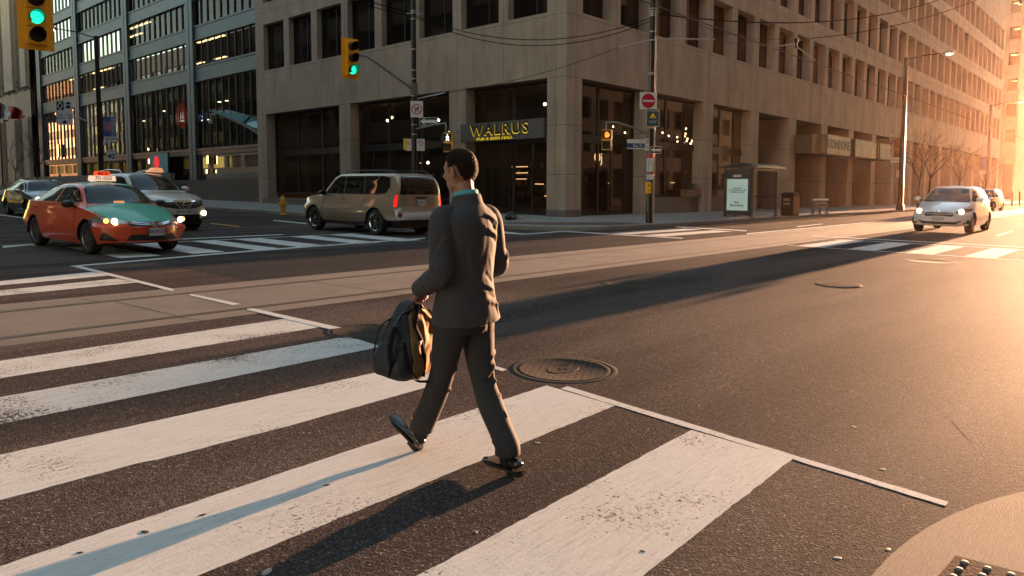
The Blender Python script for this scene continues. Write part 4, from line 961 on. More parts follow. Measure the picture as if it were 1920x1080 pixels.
def pan(par,P,px0,py0,px1,py1,m,nm,dd=0.):
    D=(P-Vector((0,0,CAMH))).dot(CF)-.25+dd;c=[Vector((0,0,CAMH))+ray(x,y)*(D/FP)-P for x,y in((px0,py1),(px1,py1),(px1,py0),(px0,py0))]
    x=(c[1]-c[0]);w=x.length;h=(c[3]-c[0]).length;M=frame((c[0]+c[1]+c[2]+c[3])/4,(x.x,x.y,0),(0,0,1));o=MB().box((-w/2,-h/2,-.02),(w/2,h/2,0)).build(nm,m,par);o.data.transform(M);return o,M,w,h
o,M,w,h=pan(l1,LB,1670,259,1689,295,'banner_brown','banner');text('lettering','BEAUTY',.5,'banner_white',o,M@Matrix.Translation((-w*.38,h*.12,.01))@Matrix.Rotation(R_(90),4,'Z'),.002,1.0)
o,M,w,h=pan(l1,LB,1670,295,1688,305,'banner_white','banner_strip');text('lettering','Harbour',.2,'banner_blue',o,M@Matrix.Translation((0,0,.01)),.001)
o,M,w,h=pan(l1,LB,1681,320,1689,333,'sign_white','parking_sign');ring(o,(0,.08),.09,.13,M,'sign_red')
o,M,w,h=pan(l1,LB,1697,153,1702,155,'band_grey','bracket')
L2=gp(1852,379,.15);L2=Vector((112,0,0));dd=ray(1853,300);L2.y=112*dd.y/dd.x;L2.z=G(L2.x,L2.y)+.15;DL2=(L2-Vector((0,0,CAMH))).dot(CF)
l2=street_lamp(L2,196,1857,Vector((0,0,CAMH))+ray(1910,190)*((DL2-2)/FP),'slim street lamp in the golden glare at the far end of the street',.22)
pan(l2,L2,1837,295,1851,318,'banner_blue','banner');pan(l2,L2,1836,320,1851,326,'banner_white','banner_strip');pan(l2,L2,1849,331,1854,339,'sign_white','parking_sign')
# left-hand lamp
L3=Vector((19.2,0,0));dd=ray(189,300);L3=Vector((0,0,CAMH))+dd*(1/1.);k_=1
t_=21.3/dd.x;L3=Vector((21.3,dd.y*t_,0));L3.z=G(L3.x,L3.y)+.15;DL3=(L3-Vector((0,0,CAMH))).dot(CF)
def at(P,px,py,dd=0): return Vector((0,0,CAMH))+ray(px,py)*(((P-Vector((0,0,CAMH))).dot(CF)-dd)/FP)
l3=street_lamp(L3,68,184,at(L3,101,53,.5),'black street lamp with lit orange head and banner beside the glass block',.20)
o,M,w,h=pan(l3,L3,193,219,216,256,'banner_blue','banner');text('lettering','CONNECT',.42,'banner_white',o,M@Matrix.Translation((w*.36,0,.01))@Matrix.Rotation(R_(90),4,'Z'),.002);pan(o,L3,194,228,209,246,'banner_pink','picture',-.04)
o,M,w,h=pan(l3,L3,197,256,218,266,'banner_white','banner_strip');text('lettering','TORONTO',.22,'sign_black',o,M@Matrix.Translation((0,.02,.01)),.001)
pan(l3,L3,193,265,199,273,'sign_white','small_sign')
o,M,w,h=pan(l3,L3,200,281,217,301,'sign_white','speed_limit_sign');text('lettering','MAXIMUM',.14,'sign_black',o,M@Matrix.Translation((0,h*.36,.005)),.001,1.);text('lettering','40',.58,'sign_black',o,M@Matrix.Translation((0,-h*.12,.005)),.001,1.1,off=.012)
o,M,w,h=pan(l3,L3,105.5,190,136,234,'sign_white','lane_sign');text('lettering','7am - 7pm\nMON - FRI',.27,'sign_black',o,M@Matrix.Translation((0,-h*.14,.005)),.001,1.0);q=MB().box((-w*.47,h*.12,.002),(-w*.02,h*.49,.005)).build('diamond_field','sign_black',o);q.data.transform(M)
dm=MB();c_=(-w*.245,h*.305)
for a,b_ in((.30,.0),): 
    R1,R2=.38,.26;pts=[(0,R1),(.6*R1,0),(0,-R1),(-.6*R1,0)];pt2=[(0,R2),(.55*R2,0),(0,-R2),(-.55*R2,0)]
    for i in range(4):
        j=(i+1)%4;dm.face([(c_[0]+pts[i][0],c_[1]+pts[i][1],.007),(c_[0]+pts[j][0],c_[1]+pts[j][1],.007),(c_[0]+pt2[j][0],c_[1]+pt2[j][1],.007),(c_[0]+pt2[i][0],c_[1]+pt2[i][1],.007)])
q=dm.build('diamond','sign_white',o);q.data.transform(M)
bs=MB();bs.box((w*.12,h*.36,.002),(w*.38,h*.46,.005));bs.box((w*.10,h*.20,.002),(w*.40,h*.29,.005));bs.box((w*.16,h*.28,.002),(w*.34,h*.33,.005));q=bs.build('bus_symbol','sign_black',o);q.data.transform(M)
poly(o,[(0,-h*.47),(.3,-h*.36),(.1,-h*.36),(.1,-h*.31),(-.1,-h*.31),(-.1,-h*.36),(-.3,-h*.36)],M@Matrix.Translation((0,0,.002)),'sign_black','arrow')
MB().tube([at(L3,184,237)-L3,at(L3,135,215,.2)-L3],.045,7).build('sign_arm','band_grey',l3,smooth=True)
# ---- hydrant
H=gp(531,403,.15);h=empty('fire_hydrant',H,R_(-50),'yellow fire hydrant on the pavement between the cars','fire hydrant')
MB().lathe([(.15,0),(.15,.05),(.11,.07),(.11,.60),(.13,.61),(.13,.65),(.12,.66),(.125,.72),(.10,.82),(.04,.86),(.04,.91),(.001,.92)],20).build('barrel','hydrant_yellow',h,smooth=True)
for sx in(-1,1): MB().lathe([(.05,0),(.05,.06),(.065,.06),(.065,.11),(.02,.12),(.02,.14),(.001,.14)],12,M=Matrix.Translation((sx*.09,0,.52))@Matrix.Rotation(sx*R_(90),4,'Y')).build('side_nozzle','hydrant_yellow',h,smooth=True)
MB().lathe([(.07,0),(.07,.05),(.085,.05),(.085,.10),(.02,.11),(.001,.13)],14,M=Matrix.Translation((0,-.09,.48))@Matrix.Rotation(R_(90),4,'X')).build('front_nozzle','hydrant_yellow',h,smooth=True)
# ---- bus shelter
mat('shelter_metal',(.10,.10,.10),.4,.6);mat('shelter_glass_green',(.10,.16,.14),.2,0);emis('ad_panel',(.62,.80,.70),.05);mat('ink',(.02,.02,.02),.6);glassmat('shelter_glass',(.72,.74,.72),.93,.02,1.4)
SA=gp(1378,408,.15);SA2=gp(1420,409,.15);SB_=gp(1463,407.5,.15)
t=empty('bus_shelter',(36.85,15.95+.35,G(36,16)+.15),0,'glass bus shelter with a lit advertising panel on the pavement','bus shelter')
Lx,Wy,Hz=3.15,1.5,2.75
fr=MB()
for x in(0.03,Lx):
    for y in(0,Wy): fr.box((x-.06,y-.06,.0),(x+.06,y+.06,Hz-.15))
for x in(0.03,Lx):
    for y in(0,Wy): fr.box((x-.12,y-.12,-.01),(x+.12,y+.12,.04))
fr.box((0,Wy-.03,1.05),(Lx,Wy+.03,1.10));fr.box((0,Wy-.03,.18),(Lx,Wy+.03,.24));fr.box((0,-.03,Hz-.28),(Lx,.03,Hz-.15));fr.box((0,Wy-.03,Hz-.28),(Lx,Wy+.03,Hz-.15));fr.box((Lx*.5-.02,Wy-.025,.2),(Lx*.5+.02,Wy+.025,Hz-.2));fr.box((Lx-.02,0,1.05),(Lx+.02,Wy,1.1))
fr.build('frame','shelter_metal',t)
gl=MB();gl.face([(0.03,Wy,.24),(Lx,Wy,.24),(Lx,Wy,Hz-.3),(0.03,Wy,Hz-.3)]);gl.face([(Lx,0.04,.24),(Lx,Wy-.04,.24),(Lx,Wy-.04,Hz-.3),(Lx,.04,Hz-.3)]);gl.build('glass_wall','shelter_glass',t)
rf=MB();rows=[]
for k in range(9):
    y=-.35+(Wy+.65)*k/8;z=Hz-.1+.22*math.sin(math.pi*(k/8)**.8);rows.append([Vector((-.25,y,z)),Vector((Lx+.25,y,z))])
rf.grid(rows);o=rf.build('roof','shelter_glass_green',t,smooth=True);o.modifiers.new('s','SOLIDIFY').thickness=.03
MB().box((-.25,-.40,Hz-.14),(Lx+.25,-.34,Hz-.06)).build('roof_edge','band_grey',t)
ap=MB().box((-.16,-.02,.12),(.10,Wy+.02,Hz-.2)).build('panel_housing','shelter_metal',t,bevel=.02)
M=frame((-.165,Wy/2,1.22),(0,-1,0),(0,0,1))
q=MB().box((-.58,-.86,0),(.58,.80,.004)).build('poster','ad_panel',ap);q.data.transform(M)
text('lettering','Understand\nthe world impact on the\nCanadian economy',.105,'ink',q,M@Matrix.Translation((0,.22,.006)),.001,.95,off=.003);text('lettering','Bnn\nBloomberg',.16,'ink',q,M@Matrix.Translation((-.02,-.50,.006)),.001,1.,off=.004)
q=MB().box((-.25,.9,0),(.2,1.03,.004)).build('route_plate','sign_white',ap);q.data.transform(M)
MB().box((.5,Wy-.45,.42),(Lx-.4,Wy-.1,.47)).box((.7,Wy-.3,0),(.76,Wy-.2,.42)).box((Lx-.66,Wy-.3,0),(Lx-.6,Wy-.2,.42)).build('bench','shelter_metal',t)
# ---- litter bin
B0=gp(1489,405,.15);t=empty('litter_bin',(41.9,16.25,G(42,16)+.15),R_(-4),'dark litter bin with a slatted brown front beside the shelter','litter bin')
mat('bin_slat',(.34,.16,.06),.5,0,.2,5)
b=MB().box((-.42,-.36,0),(.42,.36,1.12)).build('body','pole_black',t,bevel=.03);sl=MB()
for k in range(13): sl.box((-.36,-.40,.10+k*.075),(.36,-.362,.155+k*.075))
sl.build('front_slat_panel','bin_slat',t);top=MB();top.prism([(-.40,1.12),(.42,1.12),(.42,1.22),(.0,1.36),(-.40,1.28)],-.38,.38,M=Matrix.Rotation(R_(90),4,'X'));top.build('hood','pole_black',t,bevel=.02)
op=MB().box((-.435,-.2,.85),(-.421,.2,1.0)).box((-.435,-.2,.62),(-.421,.2,.75)).build('slot','band_grey',t)
# ---- leaning rail with nameplate
t=empty('leaning_rail',(46.6,16.2,G(46,16)+.15),R_(-3),'low steel leaning rail with a bright nameplate on the kerb side','street rail')
MB().tube([(-1.15,0,.88),(1.15,0,.88)],.075,10).build('top_rail','pale_metal',t,smooth=True)
for x in(-1.05,0,1.05): MB().tube([(x,0,0),(x,0,.86)],.06,8).lathe([(.14,0),(.14,.03),(.06,.05)],12,M=Matrix.Translation((x,0,0))).build('leg','pole_grey',t,smooth=True)
q=MB().box((-.72,-.06,.36),(.95,-.02,.74)).build('nameplate','canopy_metal',t,bevel=.01);text('lettering','WELLINGTON',.2,'sign_black',q,frame((.12,-.065,.55),(1,0,0),(0,0,1)),.002)
# ---- bundle on the pavement
t=empty('dark_bundle',gp(960,412,.15),R_(20),'black bundle of bags lying on the pavement by the pub door','bundle')
blob('bundle',[((0,0,.12),.24,(1.5,1,.6)),((.35,.05,.12),.18,(1.2,1,.8)),((-.35,0,.12),.2,(1.2,1,.7)),((.1,.1,.28),.14,(1.3,1,.7))],.03,'sign_black',t)
blob('shoe_end',[((.72,-.1,.08),.08,(1.6,.8,.8)),((.68,.12,.08),.08,(1.5,.8,.8))],.02,'band_grey',t)
# ---- flag and flagpole, small kerb-side things on the left
FPp=at(Vector((31,118,0)),4,330);t=empty('flagpole',(31.,31*ray(3,300).y/ray(3,300).x,0),0,'dark flagpole carrying a red and white flag at the edge of the view','flagpole')
fz=onx(3,175,31).z;MB().lathe([(.12,-1),(.10,3),(.07,fz+3),(.001,fz+3.1)],10).build('shaft','pole_black',t,smooth=True)
f=empty('flag',(31.,t.location.y,0),0,'red and white flag blowing from the flagpole','flag')
mat('flag_red',(.30,.01,.015),.7,0,.2,1.5);mat('flag_white',(.40,.38,.36),.7)
def fpt(u,v):
    px=2+41*u;py=193+(v*29)+u*14-10*u*v+1.6*math.sin(u*7);p=onx(px,py,31+.5*math.sin(u*9+v));return p-f.location
for nm,u0,u1,m in(('red_band',-.5,.0,'flag_red'),('white_field',0,.30,'flag_white'),('red_field',.30,1,'flag_red')):
    rows=[[fpt(u0+(u1-u0)*i/8,j/5) for i in range(9)] for j in range(6)];MB().grid(rows).build(nm,m,f,smooth=True)
lp=[fpt(.16,.45),fpt(.24,.3),fpt(.32,.45),fpt(.46,.38),fpt(.5,.6),fpt(.4,.75),fpt(.22,.7)];MB().face([p+Vector((-.12,0,0)) for p in lp]).build('leaf_emblem','flag_white',f)
t=empty('parking_post',gp(35,352,.15),0,'small pale-topped post beyond the grey car','post')
p=onx(35,345,30.5);t.location=(30.5,p.y,G(30.5,p.y)+.15);MB().lathe([(.07,0),(.07,1.9),(.17,1.95),(.17,2.35),(.001,2.45)],10).build('post','pale_metal',t,smooth=True)
# ---- bare street trees
mat('bark',(.055,.035,.025),.9,0,.3,20,.5,30)
def bare_tree(loc,h,lab,seed,spread=1.):
    random.seed(seed);t=empty('bare_tree',loc,0,lab,'tree','bare trees along the right-hand pavement');tr=MB();cr=MB()
    def br(mb_,p,d,L,r,n):
        pts=[p];dd=d.copy();rr=[r]
        for k in range(4):
            dd=(dd+Vector((random.gauss(0,.13),random.gauss(0,.13),random.gauss(.03,.08)))).normalized();p=p+dd*L/4;pts.append(p);rr.append(r*(1-.14*(k+1)))
        mb_.tube(pts,rr,5 if r<.04 else 7,cap=False)
        if n>0:
            for _ in range(3 if n>1 else 4):
                a=random.uniform(0,6.28);s=Vector((math.cos(a),math.sin(a),0))*random.uniform(.45,.95)*spread
                br(mb_,pts[random.choice((2,3,4))],(dd+s).normalized(),L*random.uniform(.6,.8),r*.52,n-1)
    pts=[Vector((0,0,0)),Vector((.06,.02,h*.15)),Vector((.1,-.03,h*.32))];tr.tube(pts,[.13,.10,.085],9);tr.build('trunk','bark',t,smooth=True)
    for k in range(4):
        a=k*1.57+random.random();br(cr,pts[2],Vector((math.cos(a)*.6,math.sin(a)*.6,1)).normalized(),h*.28,.06,3)
    cr.build('crown','bark',t);return t
for px,E_,h,lab,sd in((1742,84,8.6,'bare tree with a forked trunk, closest to the white car',1),(1797,103,8.6,'bare tree in warm haze between the lamp posts',5),(1841,122,8.2,'bare tree deepest in the golden glare',9),(1722,72,7.6,'thin bare sapling with fine twigs beside the tall lamp',14)):
    d=ray(px,360);y=E_*d.y/d.x;bare_tree((E_,y,G(E_,y)+.15),h,lab,sd)
for px,E_,lab,sd in((68,29.,'bare sapling in front of the steel corner of the glass block',21),(28,34,'bare sapling against the stone bank',22)):
    d=ray(px,320);y=E_*d.y/d.x;t=bare_tree((E_,y,G(E_,y)+.15),9,lab,sd,.7);t['group']='bare saplings along the left-hand pavement'
# bollards at far right
for px in(1897,1911):
    p=gp(px,388,.15);t=empty('bollard',(100,100*ray(px,388).y/ray(px,388).x,G(100,15)+.1),0,'dark bollard at the bright far kerb, '+('beside the black car' if px==1897 else 'farther along than its twin'),'bollard','bollards at the far kerb');MB().lathe([(.09,0),(.09,1.5),(.12,1.52),(.05,1.7),(.001,1.72)],10).build('post','pole_black',t,smooth=True)
# ---- overhead wires
mat('wire_black',(.006,.006,.006),.95,spec=.02);mat('wire_lit',(.10,.07,.05),.7,.2,spec=.1)
def wire(a,b,sag,lab,r=.012,m='wire_black',grp='overhead cables',nm='overhead_cable'):
    a=Vector(a);b=Vector(b);pts=[a.lerp(b,k/24)-Vector((0,0,sag*4*(k/24)*(1-k/24))) for k in range(25)]
    return tag(MB().tube(pts,r,5).build(nm,m),lab,'cable',grp)
z=P2.z+zof(P2,24,777)
c1=Vector((P2.x,P2.y,z))
wire(c1+Vector((-.1,.2,.05)),(4.,30,19.0),2.1,'upper of two black cables sagging from the middle pole past the glass block',.024)
wire(c1+Vector((-.1,.2,-.1)),(4.,30,18.0),2.0,'lower of two black cables sagging from the middle pole past the glass block',.018)
zz=P1.z+zof(P1,33,1218)
wire((P2.x,P2.y,P2.z+zof(P2,28,777)),(P1.x,P1.y,zz),1.0,'upper of two black cables sagging between the two poles',.018)
wire((P2.x,P2.y,P2.z+zof(P2,31,777)),(P1.x,P1.y,zz-.12),1.15,'lower of two black cables sagging between the two poles',.018)
ra=at(P2,783,185.5);rb=at(P2,834,174,.0);rc=at(P1,1160,89);rd=at(P1,1213,76)
tag(MB().tube([ra,rb],.035,6).build('strain_rod','band_grey'),'grey rod leaving the middle pole above the no-right-turn sign','rod','rods on the span wires')
wire(rb,rc,.25,'thin span wire crossing the stone wall below the paired cables',.012)
tag(MB().tube([rc,rd],.03,6).build('strain_rod','band_grey'),'grey rod meeting the corner pole below the clamps','rod','rods on the span wires')
re=at(P1,1229,72);rf_=at(P1,1340,74,-1.5)
tag(MB().tube([re,rf_],.035,6).build('strain_rod','band_grey'),'long pale rod running from the corner pole across the first windows','rod','rods on the span wires')
HN=onx(1493,80,43.);wire(rf_,HN,.2,'short span wire between the long rod and the wire hanger',.012)
wire(at(P1,1228,26),onx(1760,0,62.),.9,'thick cable rising from the corner pole over the upper windows',.03)
wire(at(P1,1228,9),HN+Vector((0,0,.3)),.6,'thin cable slanting from the corner pole to the wire hanger',.012)
wire(onx(1519,72,43.5),onx(1850,-8,66.),.5,'cable rising from the wire hanger across the window rows',.022)
hg=empty('wire_hanger',HN,0,'small insulator with two bright struts where the span wires meet','wire hanger')
MB().lathe([(.001,.25),(.12,.22),(.12,.05),(.06,0),(.06,-.3),(.001,-.3)],10).build('insulator','pole_black',hg,smooth=True)
MB().tube([(0,0,-.1),onx(1458,86,43.)-HN],.035,6).build('strut','pale_metal',hg);MB().tube([(0,0,-.2),onx(1530,114,43.6)-HN],.03,6).build('strut','pale_metal',hg)
ty_=9.6;ta=Vector((0,0,CAMH))+ray(1531,115)*(ty_/ray(1531,115).y)
zt_=ony(1531,115,9.6).z
wire((4,9.6,ony(1300,36,9.6).z),(190,9.6,ony(1852,236,9.6).z-.0),.0,'streetcar contact wire running the length of the street',.016,'wire_lit','streetcar wires','contact_wire')
# ================================================================ vehicles
def carpaint(name,c,metal=.0,rough=.28,coat=1.,var=.0):
    m=mat(name,c,rough,metal,.12,2.5,0,coat=coat);return m
carpaint('paint_orange',(.55,.065,.02));carpaint('paint_teal',(.0,.32,.20),rough=.4,coat=.5);carpaint('paint_grey',(.09,.10,.11),.5);carpaint('paint_pearl',(.55,.52,.46),.1);carpaint('paint_sand',(.38,.29,.21),.5,.25);carpaint('paint_silver',(.72,.72,.72),.0);carpaint('paint_glow_tinted',(.09,.035,.02),.1)  # far black car's paint has the orange street glow in its colour
mat('tyre',(.018,.017,.016),.85,0,.2,20);mat('rim_alloy',(.45,.43,.40),.25,.9);mat('rim_dark',(.20,.19,.18),.35,.8);mat('trim_black',(.014,.014,.014),.5);mat('chrome',(.62,.62,.62),.12,1.);mat('lower_grey',(.10,.10,.10),.55);mat('seat_cloth',(.06,.055,.05),.9)
emis('headlight_on',(1.,.70,.42),1.1);emis('roof_sign_amber',(1.,.45,.2),.09);emis('headlight_soft',(1.,.80,.6),.3);emis('signal_amber',(1.,.33,.05),.7);emis('tail_red',(1.,.02,.01),.13);mat('tail_dark',(.30,.008,.008),.2,coat=1.);emis('roof_sign_on',(1.,.66,.45),.13);emis('roof_sign_red',(1.,.08,.02),.14);mat('lamp_clear',(.40,.38,.36),.12,.6,coat=1.);mat('plate_white',(.50,.50,.50),.5);mat('plate_ink',(.03,.04,.10),.5)
glassmat('car_glass',(.30,.33,.33),.62,.015,1.6,(.012,.014,.014));glassmat('car_glass_clear',(.5,.55,.55),.7,.015,1.6,(.02,.022,.022));glassmat('car_glass_tint',(.10,.11,.11),.35,.02,1.7,(.006,.007,.007))
def interp(pts,x):
    # smooth monotone-ish interpolation through control points
    if x<=pts[0][0]: return pts[0][1]
    if x>=pts[-1][0]: return pts[-1][1]
    for i in range(len(pts)-1):
        if pts[i][0]<=x<=pts[i+1][0]:
            x0,y0=pts[i];x1,y1=pts[i+1];h=x1-x0;t=(x-x0)/h
            d=(y1-y0)/h
            def sl(k):
                if k<=0 or k>=len(pts)-1: return None
                a=(pts[k][1]-pts[k-1][1])/(pts[k][0]-pts[k-1][0]);b=(pts[k+1][1]-pts[k][1])/(pts[k+1][0]-pts[k][0])
                return 0 if a*b<=0 else 2*a*b/(a+b)
            m0=sl(i);m1=sl(i+1);m0=d if m0 is None else m0;m1=d if m1 is None else m1
            return (2*t**3-3*t*t+1)*y0+(t**3-2*t*t+t)*h*m0+(-2*t**3+3*t*t)*y1+(t**3-t*t)*h*m1
def crom(P,n):
    out=[];P=[Vector(p) for p in P];Q=[P[0]*2-P[1]]+P+[P[-1]*2-P[-2]]
    for i in range(1,len(Q)-2):
        for k in range(n):
            t=k/n;a,b,c,d=Q[i-1],Q[i],Q[i+1],Q[i+2];out.append(.5*((2*b)+(c-a)*t+(2*a-5*b+4*c-d)*t*t+(3*b-a-3*c+d)*t**3))
    out.append(P[-1]);return out
def car_shell(c):
    L=c['L'];xf=L/2;xr=-L/2;NS=64;sub=4
    def ring(X):
        zb=interp(c['zb'],X);wd=interp(c['wid'],X);zw=c.get('zw',.58);zbl=interp(c['belt'],X);hb=interp(c['hb'],X);zt=max(interp(c['top'],X),zbl+.012);wt=min(interp(c['wt'],X),hb-.01);cr=min(c.get('crown',.07),(zt-zbl)*.6)
        side=crom([(wd-.07,zb,0),(wd-.005,zb+.16,0),(wd,zw,0),(hb+.03,zbl-.12,0),(hb,zbl,0)],sub)
        m=(hb*.48+wt*.52,zbl+(zt-cr-zbl)*.52)
        top=crom([(hb,zbl,0),(m[0]+.012,m[1],0),(wt,zt-cr,0),(wt*.62,zt-cr*.38,0),(0,zt,0)],sub)
        return side,top
    def sh(X,y,z,wd):
        v=min(1,abs(y)/wd)
        a=max(0,min(1,(X-(xf-c.get('ff',.9)))/c.get('ff',.9)));b=max(0,min(1,((xr+c.get('fr',.7))-X)/c.get('fr',.7)))
        a=a**1.6;b=b**1.6
        return X+a*(interp(c['nose'],z)-c['bf']*v**c.get('pf',2.6))-b*(interp(c['tail'],z)-c['br']*v**c.get('pr',3.))
    xs=[xr+(xf-xr)*(k/NS) for k in range(NS+1)]
    mb=MB();SR=[ring(X) for X in xs]
    ws=[interp(c['wid'],X) for X in xs]
    for sgn in(1,-1):
        mb.grid([[Vector((sh(X,y,z,wd),sgn*y,z)) for y,z,_ in side] for X,(side,top),wd in zip(xs,SR,ws)])
    mb.grid([[Vector((sh(X,y,z,wd),y,z)) for y,z,_ in top]+[Vector((sh(X,-y,z,wd),-y,z)) for y,z,_ in reversed(top[:-1])] for X,(side,top),wd in zip(xs,SR,ws)])
    for X,(side,top),wd in((xs[0],SR[0],ws[0]),(xs[-1],SR[-1],ws[-1])):
        tp=[(y,z) for y,z,_ in top]+[(-y,z) for y,z,_ in reversed(top[:-1])];hb=side[-1][0];zbl=side[-1][1];rows=[]
        for k,(ys,zs,_) in enumerate(side):
            f=k/(len(side)-1);rows.append([Vector((sh(X,y/hb*ys,zs+(z-zbl)*f,wd),y/hb*ys,zs+(z-zbl)*f)) for y,z in tp])
        mb.grid(rows)
    me=bpy.data.meshes.new('body');me.from_pydata(mb.v,[],mb.f);bm=bmesh.new();bm.from_mesh(me);bmesh.ops.remove_doubles(bm,verts=bm.verts,dist=.0015)
    bmesh.ops.dissolve_degenerate(bm,dist=1e-4,edges=bm.edges);bmesh.ops.recalc_face_normals(bm,faces=bm.faces);bm.normal_update()
    return bm,me
AX={'side':(0,2),'front':(1,2),'top':(0,1)}
def cutp(bm,poly,axis,sel,m):
    ia,ib=AX[axis];pts=[Vector(p) for p in poly];x0=min(p.x for p in pts)-.02;x1=max(p.x for p in pts)+.02;y0=min(p.y for p in pts)-.02;y1=max(p.y for p in pts)+.02
    def inbb(f):
        vs=[v.co for v in f.verts];return not(max(v[ia] for v in vs)<x0 or min(v[ia] for v in vs)>x1 or max(v[ib] for v in vs)<y0 or min(v[ib] for v in vs)>y1)
    n=len(pts)
    for i in range(n):
        a=pts[i];b=pts[(i+1)%n];e=b-a
        if e.length<1e-5: continue
        nn=Vector((0,0,0));nn[ia]=-e.y;nn[ib]=e.x;co=Vector((0,0,0));co[ia]=a.x;co[ib]=a.y
        fs=[f for f in bm.faces if sel(f) and inbb(f)]
        g=set(fs)
        for f in fs: g.update(f.edges);g.update(f.verts)
        bmesh.ops.bisect_plane(bm,geom=list(g),dist=1e-5,plane_co=co,plane_no=nn.normalized())
    bm.normal_update()
    def inside(x,y):
        c=False;j=n-1
        for i in range(n):
            if (pts[i].y>y)!=(pts[j].y>y) and x<(pts[j].x-pts[i].x)*(y-pts[i].y)/(pts[j].y-pts[i].y)+pts[i].x: c=not c
            j=i
        return c
    r=[]
    for f in bm.faces:
        if sel(f):
            ce=f.calc_center_median()
            if inside(ce[ia],ce[ib]): f.material_index=m;r.append(f)
    return r
def wheel(par,x,y,r,w,rimm,spokes,nm='wheel'):
    s=1 if y>0 else -1
    M=Matrix.Translation((x,y,r))@Matrix.Rotation(R_(-90)*s,4,'X')
    R=r*.66
    wh=MB().lathe([(R,-w*.5),(r*.92,-w*.5),(r*.985,-w*.36),(r,-w*.2),(r,w*.2),(r*.985,w*.36),(r*.9,w*.5),(R*1.02,w*.46),(R,w*.40),(R,-w*.5)],30,M=M).build(nm,'tyre',par,smooth=True)
    g=MB();g.lathe([(R,w*.46),(R*.94,w*.42),(R*.90,w*.25),(R*.88,-.02)],30,M=M);
    for k in range(spokes):
        a=2*math.pi*k/spokes;Q=M@Matrix.Rotation(a,4,'Z')
        g.prism([(R*.08,-R*.10),(R*.93,-R*.13),(R*.93,R*.13),(R*.08,R*.10)],w*.26,w*.38,M=Q)
    g.lathe([(R*.26,w*.30),(R*.24,w*.42),(.0001,w*.43)],16,M=M);g.build('rim',rimm,wh,smooth=True)
    MB().lathe([(R*.9,.0),(.0001,.0)],20,M=M).build('brake_disc','trim_black',wh)
def box_on(par,c,sz,m,nm,bev=.01,rz=0): 
    o=MB().cbox((0,0,0),sz).build(nm,m,par,bevel=bev);o.location=c;o.rotation_euler=(0,0,rz);return o
